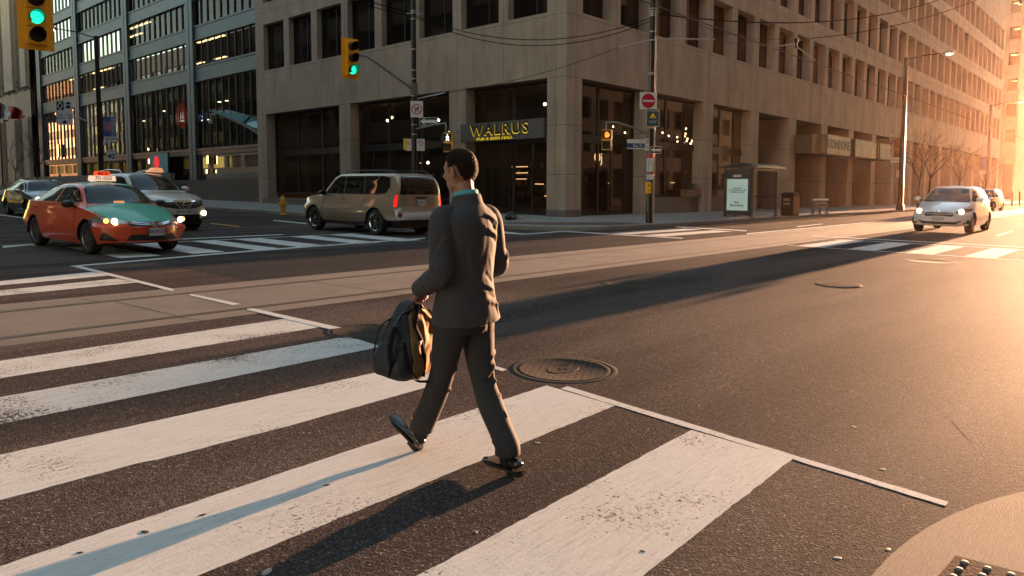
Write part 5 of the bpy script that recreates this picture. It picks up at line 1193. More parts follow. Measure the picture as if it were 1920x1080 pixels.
def make_car(c,pos,head,label,cat,nm,group=None):
    root=empty(nm,pos,head,label,cat,group)
    # sit on the sloping street
    n=Vector((-GA,-GB,1)).normalized();q=Vector((0,0,1)).rotation_difference(n)@Matrix.Rotation(head,4,'Z').to_quaternion();root.rotation_euler=q.to_euler();root.scale=(c.get('sc',1.),)*3
    bm,me=car_shell(c)
    names=['body','glass'];mats=[c['paint'],c.get('glass','car_glass')]
    def add(nm_,m_):
        names.append(nm_);mats.append(m_);return len(names)-1
    L=c['L'];side=lambda s:(lambda f:(f.normal.y*s>.25) and f.calc_center_median().y*s>.1)
    # wheel arches
    r=c['wr'];ra=r+c.get('gap',.055);kill=[]
    for xw in(c['xf'],c['xr']):
        pl=[(xw+ra*math.cos(2*math.pi*k/20),r+.0+ra*math.sin(2*math.pi*k/20)) for k in range(20)]
        for s in(1,-1): 
            cutp(bm,pl,'side',lambda f,s=s:f.calc_center_median().y*s>c['wid0']-.32 and abs(f.normal.y)>.12,99)
    for reg in c['regions']:
        mi=names.index(reg['n']) if reg['n'] in names and reg.get('same',1) else add(reg['n'],reg['m'])
        if reg['ax']=='side':
            for s in(1,-1):cutp(bm,reg['p'],'side',lambda f,s=s:f.normal.y*s>.2 and f.calc_center_median().y*s>.1 and f.material_index!=99,mi)
        elif reg['ax']=='front':
            fb=reg.get('fb',1);lim=reg.get('xlim',L*.5-1.);nx=reg.get('nx',.18)
            for P in ([reg['p']]+([[(-a,b) for a,b in reversed(reg['p'])]] if reg.get('mir') else [])):
                cutp(bm,P,'front',lambda f:f.normal.x*fb>nx and f.calc_center_median().x*fb>lim and f.material_index!=99 and (not reg.get('zmin') or f.calc_center_median().z>reg['zmin']),mi)
        else:
            cutp(bm,reg['p'],'top',lambda f:f.normal.z>.3 and f.material_index!=99 and f.calc_center_median().z>reg.get('zmin',.6),mi)
    bmesh.ops.delete(bm,geom=[f for f in bm.faces if f.material_index==99],context='FACES')
    bm.normal_update()
    # split regions into parts
    bm.verts.index_update()
    bodyo=None
    for k,(nm_,m_) in enumerate(zip(names,mats)):
        fs=[f for f in bm.faces if f.material_index==k]
        if not fs: continue
        b2=bmesh.new();vm={}
        for f in fs:
            vs=[]
            for v in f.verts:
                if v.index not in vm: vm[v.index]=b2.verts.new(v.co+(v.normal*(-.006) if k else Vector((0,0,0))))
                vs.append(vm[v.index])
            try: b2.faces.new(vs).smooth=True
            except ValueError: pass
        # one object per connected piece for glass, lamps
        comps=[]
        if k:
            seen=set();b2.faces.ensure_lookup_table()
            for f in b2.faces:
                if f in seen: continue
                st=[f];seen.add(f);cc=[]
                while st:
                    g=st.pop();cc.append(g)
                    for e in g.edges:
                        for h in e.link_faces:
                            if h not in seen: seen.add(h);st.append(h)
                comps.append(cc)
            comps=[cc for cc in comps if sum(f.calc_area() for f in cc)>.0015] if nm_ not in('seam',) else [[f for cc in comps for f in cc]]
        else: comps=[list(b2.faces)]
        for cc in comps:
            mm=bpy.data.meshes.new(nm_);idx={};V=[];F=[]
            for f in cc:
                q_=[]
                for v in f.verts:
                    if v not in idx: idx[v]=len(V);V.append(v.co[:])
                    q_.append(idx[v])
                F.append(q_)
            mm.from_pydata(V,[],F);mm.polygons.foreach_set('use_smooth',[True]*len(F));mm.set_sharp_from_angle(angle=R_(35));nn=nm_
            if nm_=='glass':
                xs=[v[0] for v in V];ys=[v[1] for v in V]
                nn='side_window' if abs(sum(ys)/len(ys))>.35 else ('windshield' if sum(xs)/len(xs)>0 else 'rear_window')
            mm.materials.append(MATS[m_] if not(nn=='side_window' and 'sglass' in c) else MATS[c['sglass']]);o=bpy.data.objects.new(nn,mm);COL.objects.link(o);o.parent=root
            if k==0: bodyo=o
        b2.free()
    bm.free()
    # underside, arches, wheels
    lo=MB();w0=c['wid0']-.12;lo.box((-L/2+.25,-w0+.25,.22),(L/2-.3,w0-.25,.42));lo.box((c['xr']+ra,-w0,.24),(c['xf']-ra,w0,.34))
    for xw in(c['xf'],c['xr']):
        for s in(1,-1):
            rows=[[Vector((xw+(ra+.004)*math.cos(math.pi*j/14-.12+.24*j/14),s*y,r+(ra+.004)*math.sin(math.pi*j/14-.12+.24*j/14))) for j in range(15)] for y in(c['wid0']-.015,c['wid0']-.33)]
            lo.grid(rows);lo.face([p for p in rows[1]])
    lo.build('underbody','trim_black',root)
    for xw in(c['xf'],c['xr']):
        for s in(1,-1): wheel(root,xw,s*(c['wid0']-c.get('ww',.21)/2-.03),r,c.get('ww',.21),c.get('rim','rim_alloy'),c.get('spokes',10))
    # cabin
    cb=MB();zf=c['seat']
    cb.box((-L*.30,-.62,.34),(L*.14,.62,zf-.22))
    for y in(-.36,.36):
        for x in(c['seatx'],c['seatx']-.85):
            cb.box((x-.10,y-.24,zf-.25),(x+.04,y+.24,zf+.26));cb.box((x-.10,y-.13,zf+.30),(x+.0,y+.13,zf+.46));cb.box((x-.1,y-.24,zf-.30),(x+.45,y+.24,zf-.15))
    cb.box((c['seatx']+.75,-.66,zf-.12),(c['seatx']+1.15,.66,zf+.08));cb.build('cabin_seat','seat_cloth',root,bevel=.02)
    # mirrors
    mx,mz=c['mir']
    for s in(1,-1):
        hw=interp(c['hb'],mx)
        mi=MB().lathe([(.0001,-.12),(.07,-.11),(.10,-.04),(.105,.05),(.09,.06)],14,M=Matrix.Translation((mx,s*(hw+.12),mz))@Matrix.Rotation(R_(-90),4,'Y')@Matrix.Diagonal((.75,1.05,1,1))).build('side_mirror',c.get('mirm',c['paint']),root,smooth=True)
        MB().tube([(mx-.01,s*(hw-.05),mz-.06),(mx,s*(hw+.08),mz-.02)],.03,6).build('mirror_arm','trim_black',mi)
    for (x,z) in c.get('handles',()):
        for s in(1,-1): box_on(root,(x,s*(interp(c['wid'],x)-.005),z),(.20,.035,.035),c.get('handm',c['paint']),'door_handle')
    return root,bodyo
def plate(root,x,y,z,s,rz=0,front=True):
    o=empty('licence_plate',(0,0,0));o.parent=root;nx=1 if front else -1
    M=frame((x,y,z),(0,nx,0),(0,0,1));p=MB().box((-.155,-.078,0),(.155,.078,.008)).build('plate_panel','plate_white',o);p.data.transform(M)
    text('plate_lettering',s,.095,'plate_ink',o,M@Matrix.Translation((0,0,.009)),.001,1.)
def disc_at(root,x,y,z,r,m,nm,d=.02,fb=1):
    return MB().lathe([(.0001,d),(r*.8,d*.8),(r,0)],16,M=Matrix.Translation((x,y,z))@Matrix.Rotation(R_(90*fb),4,'Y')).build(nm,m,root,smooth=True)
def seams(*xs,z0=.34,z1=.98,w=.006): return [dict(n='seam',m='trim_black',ax='side',p=[(x-w+dx0,z0),(x+w+dx0,z0),(x+w+dx1,z1),(x-w+dx1,z1)]) for x,dx0,dx1 in xs]
# ---------------- orange and teal taxi (sedan)
c=dict(L=4.75,paint='paint_orange',wid0=.91,wr=.33,xf=1.38,xr=-1.40,ww=.215,rim='rim_dark',spokes=10,seat=.86,seatx=-.05,mir=(.72,1.00),mirm='trim_black',crown=.07,
 zb=[(-2.375,.34),(-1.9,.26),(0,.20),(1.9,.22),(2.375,.26)],wid=[(-2.375,.84),(-1.6,.90),(0,.912),(1.4,.905),(2.0,.885),(2.375,.84)],
 belt=[(-2.375,.93),(-1.9,1.03),(-.8,1.0),(.7,.955),(1.4,.86),(2.1,.70),(2.375,.64)],hb=[(-2.375,.72),(-1.7,.80),(-.5,.83),(.7,.83),(1.4,.80),(2.,.74),(2.375,.66)],
 top=[(-2.375,.98),(-1.95,1.10),(-1.75,1.14),(-1.0,1.40),(-.4,1.465),(.1,1.46),(.45,1.40),(1.15,1.015),(1.25,.99),(1.8,.86),(2.2,.74),(2.375,.66)],
 wt=[(-2.375,.62),(-1.75,.60),(-1.0,.54),(0,.57),(.5,.57),(1.15,.68),(1.8,.64),(2.375,.55)],
 nose=[(.2,-.05),(.35,.03),(.55,.02),(.65,-.03),(.8,-.12)],tail=[(.3,-.06),(.55,.03),(.9,.0),(1.1,-.1)],bf=.42,br=.22,pf=2.4,ff=1.1,
 handles=((-.35,.86),(-1.28,.88)),regions=[
 dict(n='glass',m='car_glass',ax='front',p=[(-.70,1.005),(.70,1.005),(.52,1.41),(.3,1.425),(-.3,1.425),(-.52,1.41)],xlim=.2,nx=.3,zmin=1.0),
 dict(n='glass',m='car_glass',ax='front',fb=-1,p=[(-.58,1.15),(.58,1.15),(.5,1.37),(-.5,1.37)],xlim=.7,nx=.2,zmin=1.1),
 dict(n='glass',m='car_glass',ax='side',p=[(.88,1.03),(.42,1.31),(.08,1.385),(-.24,1.39),(-.26,1.02)]),
 dict(n='glass',m='car_glass',ax='side',p=[(-.33,1.02),(-.31,1.39),(-.75,1.35),(-1.20,1.20),(-1.42,1.07),(-1.40,1.03)]),
 dict(n='hood',m='paint_teal',ax='top',p=[(1.12,-.80),(1.12,.80),(1.6,.74),(1.98,.62),(2.20,.40),(2.29,.2),(2.31,0),(2.29,-.2),(2.20,-.40),(1.98,-.62),(1.6,-.74)],zmin=.62),
 dict(n='roof_panel',m='paint_teal',ax='top',p=[(.42,-.5),(.42,.5),(-.9,.5),(-.9,-.5)],zmin=1.36),
 dict(n='headlight',m='lamp_clear',ax='front',mir=1,p=[(.44,.655),(.64,.60),(.86,.66),(.88,.76),(.70,.77),(.46,.70)],xlim=1.5,nx=.05),
 dict(n='grille',m='trim_black',ax='front',p=[(-.44,.60),(-.25,.555),(.25,.555),(.44,.60),(.42,.68),(-.42,.68)],xlim=1.9,nx=.1),
 dict(n='lower_grille',m='trim_black',ax='front',p=[(-.50,.30),(.50,.30),(.42,.42),(-.42,.42)],xlim=1.8,nx=.1),
 dict(n='fog_recess',m='trim_black',ax='front',mir=1,p=[(.60,.29),(.84,.31),(.84,.44),(.80,.47)],xlim=1.6,nx=.05),
 dict(n='tail_light',m='tail_dark',ax='front',fb=-1,mir=1,p=[(.48,.80),(.86,.80),(.86,.95),(.50,.95)],xlim=1.7,nx=.05),
 ]+seams((.80,.05,-.02),(-.29,0,-.02),(-1.13,.15,-.1)))
def at_pose(px,E_,N_,hd): pass
TAXI=dict(pos=(6.5,19.35),head=-86.5);c['sc']=1.10
tx=Vector((TAXI['pos'][0],TAXI['pos'][1],G(*TAXI['pos'])))
root,b=make_car(c,tx,R_(TAXI['head']),'orange and teal taxi with lit roof sign turning over the far crosswalk','taxi','taxi')
ch=MB();ch.tube([(2.27,-.40,.672),(2.38,-.22,.65),(2.42,0,.628),(2.38,.22,.65),(2.27,.40,.672)],.018,6);ch.tube([(2.26,-.41,.645),(2.38,-.22,.618),(2.42,0,.598),(2.38,.22,.618),(2.26,.41,.645)],.012,6);ch.build('grille_bar','chrome',root,smooth=True)
M=frame((2.425,0,.62),(0,1,0),(0,0,1));em=MB()
for rx,ry in((.072,.050),(.022,.050),(.05,.022)): em.tube([M@Vector((rx*math.cos(a/16*6.283),ry*math.sin(a/16*6.283)+(.015 if rx==.05 else 0),0)) for a in range(17)],.008,5)
em.build('badge','chrome',root,smooth=True)
plate(root,2.42,0.05,.47,'ABRW-376')
for s in(-1,1):
    disc_at(root,2.17,s*.66,.69,.062,'headlight_on','headlight_bulb');disc_at(root,2.06,s*.77,.695,.05,'signal_amber','turn_light')
box_on(root,(.62,.1,1.03),(.05,.22,.04),'signal_amber','dash_light',.01)
rs=empty('roof_sign',(.05,0,1.475));rs.parent=root;rs.scale=(.8,.74,.9)
MB().prism([(-.36,0),(.36,0),(.34,.13),(-.34,.13)],-.10,.10,M=Matrix.Rotation(R_(90),4,'Z')@Matrix.Rotation(R_(90),4,'X')).build('number_panel','roof_sign_on',rs,bevel=.01)
MB().prism([(-.22,.131),(.22,.131),(.19,.24),(-.19,.24)],-.07,.07,M=Matrix.Rotation(R_(90),4,'Z')@Matrix.Rotation(R_(90),4,'X')).build('name_panel','roof_sign_red',rs,bevel=.01)
M=frame((.106,0,.065),(0,1,0),(0,0,1));text('number_lettering','751-5555',.125,'sign_black',rs,M,.002,1.,off=.002);text('name_lettering','BECK',.095,'sign_black',rs,frame((.076,0,.183),(0,1,0),(0,0,1)),.002,1.25,off=.003)
# ---------------- grey sedan behind
c2=dict(c);c2.update(paint='paint_grey',mirm='chrome',rim='rim_alloy',spokes=7,wid0=.90);c2['regions']=[dict(r) for r in c['regions'] if r['n'] not in('hood','roof_panel','lower_grille','fog_recess')]+[dict(n='lower_grille',m='trim_black',ax='front',p=[(-.6,.28),(.6,.28),(.5,.40),(-.5,.40)],xlim=1.8,nx=.1)]
c2['sc']=1.14;root,b=make_car(c2,Vector((10.53,39.06,G(10.53,39.06))),R_(-90),'dark grey sedan with lit headlights waiting behind the orange taxi','car','parked_car')
for s in(-1,1): disc_at(root,2.17,s*.68,.70,.09,'headlight_on','headlight_bulb')
plate(root,2.42,0,.47,'BKTL-204')
MB().tube([(.9,.79,1.0),(.1,.60,1.42),(-.4,.58,1.44),(-1.2,.62,1.27),(-1.7,.72,1.06)],.014,6).build('window_trim','chrome',root,smooth=True);MB().tube([(.9,-.79,1.0),(.1,-.60,1.42),(-.4,-.58,1.44),(-1.2,-.62,1.27),(-1.7,-.72,1.06)],.014,6).build('window_trim','chrome',root,smooth=True)
# ---------------- pearl white crossover
c=dict(L=4.75,paint='paint_pearl',wid0=.94,wr=.37,xf=1.42,xr=-1.41,ww=.235,rim='rim_alloy',spokes=5,seat=1.08,seatx=-.15,mir=(.72,1.22),crown=.08,zw=.72,
 zb=[(-2.375,.42),(0,.30),(2.0,.32),(2.375,.36)],wid=[(-2.375,.86),(-1.5,.93),(0,.94),(1.4,.935),(2.0,.91),(2.375,.85)],
 belt=[(-2.375,1.18),(-1.5,1.22),(0,1.14),(.8,1.10),(1.5,1.04),(2.1,.95),(2.375,.88)],hb=[(-2.375,.70),(-1.5,.82),(0,.86),(.8,.86),(1.5,.84),(2.1,.78),(2.375,.70)],
 top=[(-2.375,1.28),(-2.2,1.42),(-1.8,1.60),(-.9,1.69),(0,1.70),(.35,1.65),(1.2,1.17),(1.3,1.14),(1.8,1.08),(2.2,.99),(2.375,.91)],
 wt=[(-2.375,.55),(-1.5,.56),(0,.60),(.35,.61),(1.2,.74),(1.8,.70),(2.375,.58)],
 nose=[(.3,-.12),(.5,.0),(.75,.02),(.9,-.04),(1.05,-.12)],tail=[(.4,-.05),(.7,.03),(1.2,-.02),(1.5,-.1)],bf=.40,br=.25,ff=1.,
 handles=((-.35,1.0),(-1.25,1.02)),regions=[
 dict(n='glass',m='car_glass',ax='front',p=[(-.76,1.17),(.76,1.17),(.57,1.60),(.3,1.63),(-.3,1.63),(-.57,1.60)],xlim=.1,nx=.25,zmin=1.15),
 dict(n='glass',m='car_glass',ax='side',p=[(.9,1.18),(.32,1.52),(0,1.58),(-.3,1.58),(-.3,1.18)]),dict(n='glass',m='car_glass',ax='side',p=[(-.38,1.19),(-.38,1.58),(-1.0,1.57),(-1.3,1.50),(-1.45,1.26)]),
 dict(n='grille',m='trim_black',ax='front',p=[(-.78,.80),(-.5,.70),(-.2,.66),(.2,.66),(.5,.70),(.78,.80),(.80,.86),(-.80,.86)],xlim=1.5,nx=.05),
 dict(n='intake',m='trim_black',ax='front',p=[(-.62,.34),(.62,.34),(.52,.50),(-.52,.50)],xlim=1.5,nx=.05),
 dict(n='hood_edge',m='chrome',ax='front',p=[(-.80,.862),(.80,.862),(.78,.905),(-.78,.905)],xlim=1.5,nx=.05),
 dict(n='headlight',m='lamp_clear',ax='front',mir=1,p=[(.805,.80),(.9,.82),(.9,.95),(.805,.90)],xlim=1.3,nx=.02)]+seams((.82,.05,-.02),(-.34,0,-.02),(-1.2,.15,-.1),z0=.5,z1=1.15))
c['sc']=1.143;p=(10.2,26.54);root,b=make_car(c,Vector((*p,G(*p))),R_(-84),'pearl white crossover with roof rails and chrome grille behind the taxi','SUV','white_suv')
sl=MB()
for y in(-.62,-.52,-.40,.34,.46,.56,.66): sl.box((2.02-abs(y)*.15,y-.014,.70+abs(y)*.07),(2.36-abs(y)**2*.42,y+.014,.85))
for s in(-1,1): sl.tube([(2.40,s*.13,.68),(2.34,s*.27,.85)],.02,6)
sl.build('grille_bar','chrome',root)
M=frame((2.43,0,.76),(0,1,0),(0,0,1));em=MB();em.tube([M@Vector((.085*math.cos(a/16*6.283),.085*math.sin(a/16*6.283),0)) for a in range(17)],.013,5);em.build('badge','chrome',root,smooth=True);MB().cbox((2.44,0,.76),(.02,.21,.035)).build('badge_bar','chrome',root)
plate(root,2.42,-.05,.58,'BRMX-788')
for s in(-1,1): disc_at(root,2.20,s*.70,.52,.08,'headlight_on' if s>0 else 'lamp_clear','fog_light')
for s in(1,-1): MB().tube([(.0,s*.60,1.66),(-.05,s*.60,1.74),(-.9,s*.58,1.76),(-1.7,s*.56,1.66),(-1.75,s*.56,1.58)],.022,7).build('roof_rail','chrome',root,smooth=True)
MB().prism([(-.30,0),(.16,0),(.12,.13),(-.10,.14)],-.14,.14,M=Matrix.Translation((.10,.42,1.71))@Matrix.Rotation(R_(90),4,'Z')@Matrix.Rotation(R_(90),4,'X')).build('roof_sign','roof_sign_amber',root,bevel=.01)
# ---------------- sand coloured long SUV
c=dict(L=5.05,paint='paint_sand',wid0=.955,wr=.375,xf=1.62,xr=-1.55,ww=.245,rim='chrome',spokes=6,seat=1.12,seatx=.35,mir=(1.0,1.18),mirm='trim_black',crown=.06,zw=.75,glass='car_glass_tint',
 zb=[(-2.525,.46),(0,.34),(2.2,.36),(2.525,.40)],wid=[(-2.525,.90),(-1.5,.95),(0,.955),(1.6,.95),(2.2,.92),(2.525,.86)],
 belt=[(-2.525,1.12),(-1.5,1.13),(0,1.12),(1.1,1.10),(1.8,1.06),(2.3,1.0),(2.525,.94)],hb=[(-2.525,.84),(-1.5,.87),(0,.875),(1.1,.87),(1.8,.85),(2.3,.80),(2.525,.74)],
 top=[(-2.525,1.66),(-2.42,1.76),(-2.2,1.80),(-1.,1.80),(.3,1.79),(.6,1.73),(1.25,1.20),(1.35,1.17),(2.,1.13),(2.4,1.04),(2.525,.97)],
 wt=[(-2.525,.68),(-1.5,.73),(.3,.73),(.6,.72),(1.25,.80),(2.,.74),(2.525,.64)],
 nose=[(.4,-.05),(.7,.02),(1.,.0)],tail=[(.40,.03),(.55,.10),(.72,.10),(.76,.0),(1.15,-.02),(1.4,-.06),(1.75,-.20)],bf=.28,br=.16,pr=5.,ff=.8,fr=.9,
 handles=((.02,1.02),(-1.02,1.02)),regions=[
 dict(n='glass',m='car_glass_tint',ax='front',p=[(-.78,1.20),(.78,1.20),(.60,1.70),(-.60,1.70)],xlim=.5,nx=.25,zmin=1.2),
 dict(n='glass',m='car_glass_tint',ax='front',fb=-1,p=[(-.72,1.17),(.72,1.17),(.60,1.68),(-.60,1.68)],xlim=1.6,nx=.3,zmin=1.1),
 dict(n='window_trim',m='trim_black',ax='side',p=[(1.06,1.155),(.57,1.62),(.40,1.69),(-1.8,1.70),(-2.08,1.64),(-2.14,1.38),(-1.98,1.19),(-1.7,1.155)]),
 dict(n='glass',m='car_glass_tint',ax='side',p=[(1.02,1.17),(.55,1.60),(.40,1.66),(.10,1.68),(.05,1.17)]),dict(n='glass',m='car_glass_tint',ax='side',p=[(-.02,1.17),(.02,1.68),(-.85,1.68),(-.95,1.17)]),
 dict(n='glass',m='car_glass_tint',ax='side',p=[(-1.02,1.17),(-.92,1.68),(-1.75,1.68),(-2.05,1.62),(-2.10,1.38),(-1.95,1.22)]),
 dict(n='tail_light',m='tail_red',ax='front',fb=-1,mir=1,p=[(.80,.83),(1.,.83),(1.,1.17),(.76,1.17)],xlim=1.9,nx=.1),
 dict(n='rear_bumper',m='paint_silver',ax='front',fb=-1,p=[(-1.,.44),(1.,.44),(1.,.735),(-1.,.735)],xlim=2.2,nx=.25),
 dict(n='grille',m='trim_black',ax='front',p=[(-.5,.7),(.5,.7),(.5,.92),(-.5,.92)],xlim=2.,nx=.1),
 dict(n='roof_panel',m='trim_black',ax='top',p=[(.30,-.60),(.30,.60),(-2.2,.58),(-2.2,-.58)],zmin=1.7)]+seams((1.1,.1,-.02),(.02,0,0),(-.98,.12,-.04),z0=.42,z1=1.14)+[dict(n='seam',m='trim_black',ax='side',p=[(1.15,.70),(-1.05,.70),(-1.05,.712),(1.15,.712)]),dict(n='seam',m='trim_black',ax='front',fb=-1,p=[(-.78,.745),(.78,.745),(.78,.755),(-.78,.755)],xlim=2.,nx=.2)])
c['sc']=1.125;p=(15.46,20.67);root,b=make_car(c,Vector((*p,G(*p))),R_(89),'sand coloured long SUV with red tail lights driving away behind the man','SUV','sand_suv')
for s in(1,-1): MB().tube([(.25,s*.62,1.78),(.2,s*.62,1.85),(-1.9,s*.60,1.86),(-2.1,s*.6,1.79)],.02,6).build('roof_rail','trim_black',root,smooth=True)
for x in(-.1,-1.5): MB().tube([(x,.62,1.85),(x,-.62,1.85)],.018,6).build('cross_bar','trim_black',root,smooth=True)
plate(root,-2.545,0,.95,'ACKR 519',front=False)
MB().cbox((-2.50,0,1.09),(.06,.42,.05)).build('tailgate_handle','trim_black',root,bevel=.01);MB().cbox((-2.535,0,.855),(.03,.16,.04)).build('tailgate_badge','chrome',root)
MB().tube([(-2.50,-.25,1.22),(-2.40,.05,1.26),(-2.36,.30,1.25)],.012,5).build('rear_wiper','trim_black',root)
MB().box((-2.42,-.75,.36),(-2.05,.75,.46)).build('tow_beam','trim_black',root);MB().box((-2.62,-.86,.725),(-2.5,.86,.745)).build('bumper_step','paint_silver',root)
for s in(1,-1): MB().lathe([(.07,0),(.075,.03),(.001,.02)],14,M=Matrix.Translation((-2.56,s*.82,.60))@Matrix.Rotation(R_(-90),4,'Y')).build('bumper_lamp','tail_dark',root,smooth=True)
# ---------------- small white people carrier facing the camera
c=dict(L=4.5,paint='paint_silver',wid0=.895,wr=.325,xf=1.38,xr=-1.36,ww=.215,rim='rim_dark',spokes=10,seat=1.0,seatx=.1,mir=(.98,1.12),crown=.07,glass='car_glass_clear',zw=.62,
 zb=[(-2.25,.34),(0,.22),(2.25,.25)],wid=[(-2.25,.82),(-1.4,.89),(0,.9),(1.4,.895),(1.9,.87),(2.25,.80)],
 belt=[(-2.25,1.10),(-1.2,1.08),(0,1.03),(.9,.99),(1.5,.90),(2.0,.80),(2.25,.74)],hb=[(-2.25,.68),(-1.2,.80),(0,.83),(.9,.82),(1.5,.77),(2.,.66),(2.25,.56)],
 top=[(-2.25,1.25),(-2.05,1.45),(-1.7,1.56),(-.7,1.61),(.1,1.60),(.45,1.54),(1.35,1.04),(1.5,1.0),(1.9,.90),(2.15,.81),(2.25,.76)],
 wt=[(-2.25,.52),(-1.5,.54),(0,.57),(.45,.57),(1.35,.70),(1.9,.60),(2.25,.45)],
 nose=[(.2,-.05),(.35,.03),(.6,.02),(.75,-.04),(.9,-.12)],tail=[(.3,-.03),(.6,.03),(1.1,-.03),(1.4,-.12)],bf=.48,br=.25,ff=1.,
 handles=((-.25,.93),(-1.15,.95)),regions=[
 dict(n='glass',m='car_glass_clear',ax='front',p=[(-.72,1.02),(.72,1.02),(.53,1.49),(.3,1.515),(-.3,1.515),(-.53,1.49)],xlim=.2,nx=.25,zmin=1.0),
 dict(n='glass',m='car_glass_clear',ax='side',p=[(1.12,1.06),(.42,1.42),(.1,1.49),(-.2,1.49),(-.22,1.06)]),dict(n='glass',m='car_glass_clear',ax='side',p=[(-.28,1.07),(-.26,1.49),(-1.0,1.49),(-1.2,1.45),(-1.15,1.09)]),dict(n='glass',m='car_glass_clear',ax='side',p=[(-1.22,1.10),(-1.27,1.44),(-1.6,1.40),(-1.75,1.15)]),
 dict(n='headlight',m='lamp_clear',ax='front',mir=1,p=[(.44,.66),(.60,.64),(.80,.72),(.84,.82),(.70,.82),(.50,.74)],xlim=1.2,nx=.02),
 dict(n='grille',m='trim_black',ax='front',p=[(-.46,.62),(-.38,.55),(0,.575),(.38,.55),(.46,.62),(.40,.685),(.2,.70),(0,.685),(-.2,.70),(-.40,.685)],xlim=1.6,nx=.1),
 dict(n='lower_grille',m='trim_black',ax='front',p=[(-.48,.30),(.48,.30),(.66,.40),(.60,.42),(.42,.38),(-.42,.38),(-.60,.42),(-.66,.40)],xlim=1.5,nx=.05),
 dict(n='fog_recess',m='trim_black',ax='front',mir=1,p=[(.68,.30),(.82,.32),(.83,.45),(.70,.43)],xlim=1.3,nx=.02)]+seams((.95,.05,-.02),(-.24,0,-.02),(-1.1,.15,-.1)))
c['sc']=1.19;p=(35.3,6.79);root,b=make_car(c,Vector((*p,G(*p))),R_(180.),'small white people carrier with headlights on coming down the sunlit street','car','white_car')
plate(root,2.28,0,.475,'BVTE 092')
for s in(-1,1): disc_at(root,2.03,s*.62,.72,.085,'headlight_on','headlight_bulb');disc_at(root,2.0,s*.74,.385,.04,'lamp_clear','fog_light')
MB().lathe([(.0001,.01),(.06,.008),(.07,0)],16,M=Matrix.Translation((2.28,0,.74))@Matrix.Rotation(R_(75),4,'Y')@Matrix.Diagonal((.5,1,1,1))).build('badge','chrome',root,smooth=True)
MB().tube([(2.245,-.42,.65),(2.29,-.2,.695),(2.30,0,.685),(2.29,.2,.695),(2.245,.42,.65)],.010,5).build('grille_trim','chrome',root,smooth=True)
# ---------------- black SUV far down the street
ck=dict(c);ck['paint']='paint_glow_tinted';ck['regions']=[dict(r) for r in c['regions']]
for r_ in ck['regions']: pass
ck['top']=[(x,z+.06 if z>1.3 else z) for x,z in c['top']]
ck['sc']=1.2;p=(76.,12.2);root,b=make_car(ck,Vector((*p,G(*p))),R_(177.5),'black car with glowing headlights farther down the golden street','car','dark_car')
for s in(-1,1): disc_at(root,2.03,s*.62,.72,.10,'headlight_on','headlight_bulb')
plate(root,2.28,0,.475,'CHNS 340')
# ================================================================ the walking man (local frame: x right, y forward, z up; origin under his hips)
MO=Vector((2.93,3.0,0));MO.z=G(MO.x,MO.y)
def cloth(name,c,rough,sc,amt,bump,spec=.25):
    m,nt,b=nmat(name);L=nt.links.new;tc=node(nt,'ShaderNodeTexCoord')
    n1=node(nt,'ShaderNodeTexNoise',_Scale=sc,_Detail=3.,_Roughness=.8);mp=node(nt,'ShaderNodeMapping');mp.inputs['Scale'].default_value=(1,1,.35);L(tc.outputs['Object'],mp.inputs[0]);L(mp.outputs[0],n1.inputs['Vector'])
    r=ramp(nt,n1.outputs['Fac'],[(.35,tuple(x*(1-amt) for x in c)),(.65,tuple(x*(1+amt) for x in c))]);L(r.outputs[0],b.inputs['Base Color']);b.inputs['Roughness'].default_value=rough;b.inputs['Specular IOR Level'].default_value=spec;
    n2=node(nt,'ShaderNodeTexNoise',_Scale=sc*2.2,_Detail=2.);L(tc.outputs['Object'],n2.inputs['Vector']);bp=node(nt,'ShaderNodeBump',_Strength=bump,_Distance=.0015);L(n2.outputs['Fac'],bp.inputs['Height']);L(bp.outputs[0],b.inputs['Normal']);return m
cloth('suit_wool',(.052,.051,.056),.85,260,.35,.06);cloth('trouser_wool',(.040,.038,.040),.85,260,.3,.06);cloth('shirt_blue',(.10,.34,.42),.8,400,.05,.3)
mat('skin',(.31,.155,.10),.5,0,.08,12,.1,60);mat('shoe_leather',(.018,.015,.014),.22,0,.1,5,.15,30,coat=.5);mat('sock_black',(.012,.012,.013),.9)
mat('bag_black',(.013,.014,.016),.6,0,.2,6,.4,14,dist=.02);mat('bag_tan',(.20,.115,.05),.75,0,.25,9,.3,40,dist=.006,spec=.15);mat('strap_black',(.011,.011,.012),.9,spec=.1);mat('buckle',(.10,.095,.09),.4,.7)
mat('hair_brown',(.020,.011,.007),.75,0,.5,60,1.,90,dist=.006,spec=.15)
man=empty('person',MO,0,'man in a dark grey suit and light blue shirt collar, walking with a black bag','person')
def loftpts(rings,n=28):
    """rings: (center, halfwidth vec, halfdepth vec, squareness)"""
    rows=[]
    for c,a,b,e in rings:
        c=Vector(c);a=Vector(a);b=Vector(b);row=[]
        for j in range(n):
            t=2*math.pi*j/n;ct,st=math.cos(t),math.sin(t);row.append(c+a*(abs(ct)**e*(1 if ct>=0 else -1))+b*(abs(st)**e*(1 if st>=0 else -1)))
        rows.append(row)
    return rows
def solid(mb,rows):
    i=len(mb.v);n=len(rows[0]);mb.grid(rows,closed=True);mb.f.append(tuple(i+k for k in reversed(range(n))));mb.m.append(0);j=i+(len(rows)-1)*n;mb.f.append(tuple(j+k for k in range(n)));mb.m.append(0)
def densify(R,k=4):
    out=[]
    for a,b in zip(R,R[1:]):
        for t in range(k):
            u=t/k;u=u*u*(3-2*u) if False else u;out.append(tuple((Vector(a[q]).lerp(Vector(b[q]),u)) for q in range(3))+(a[3]+(b[3]-a[3])*u,))
    out.append(tuple(Vector(R[-1][q]) for q in range(3))+(R[-1][3],));return out
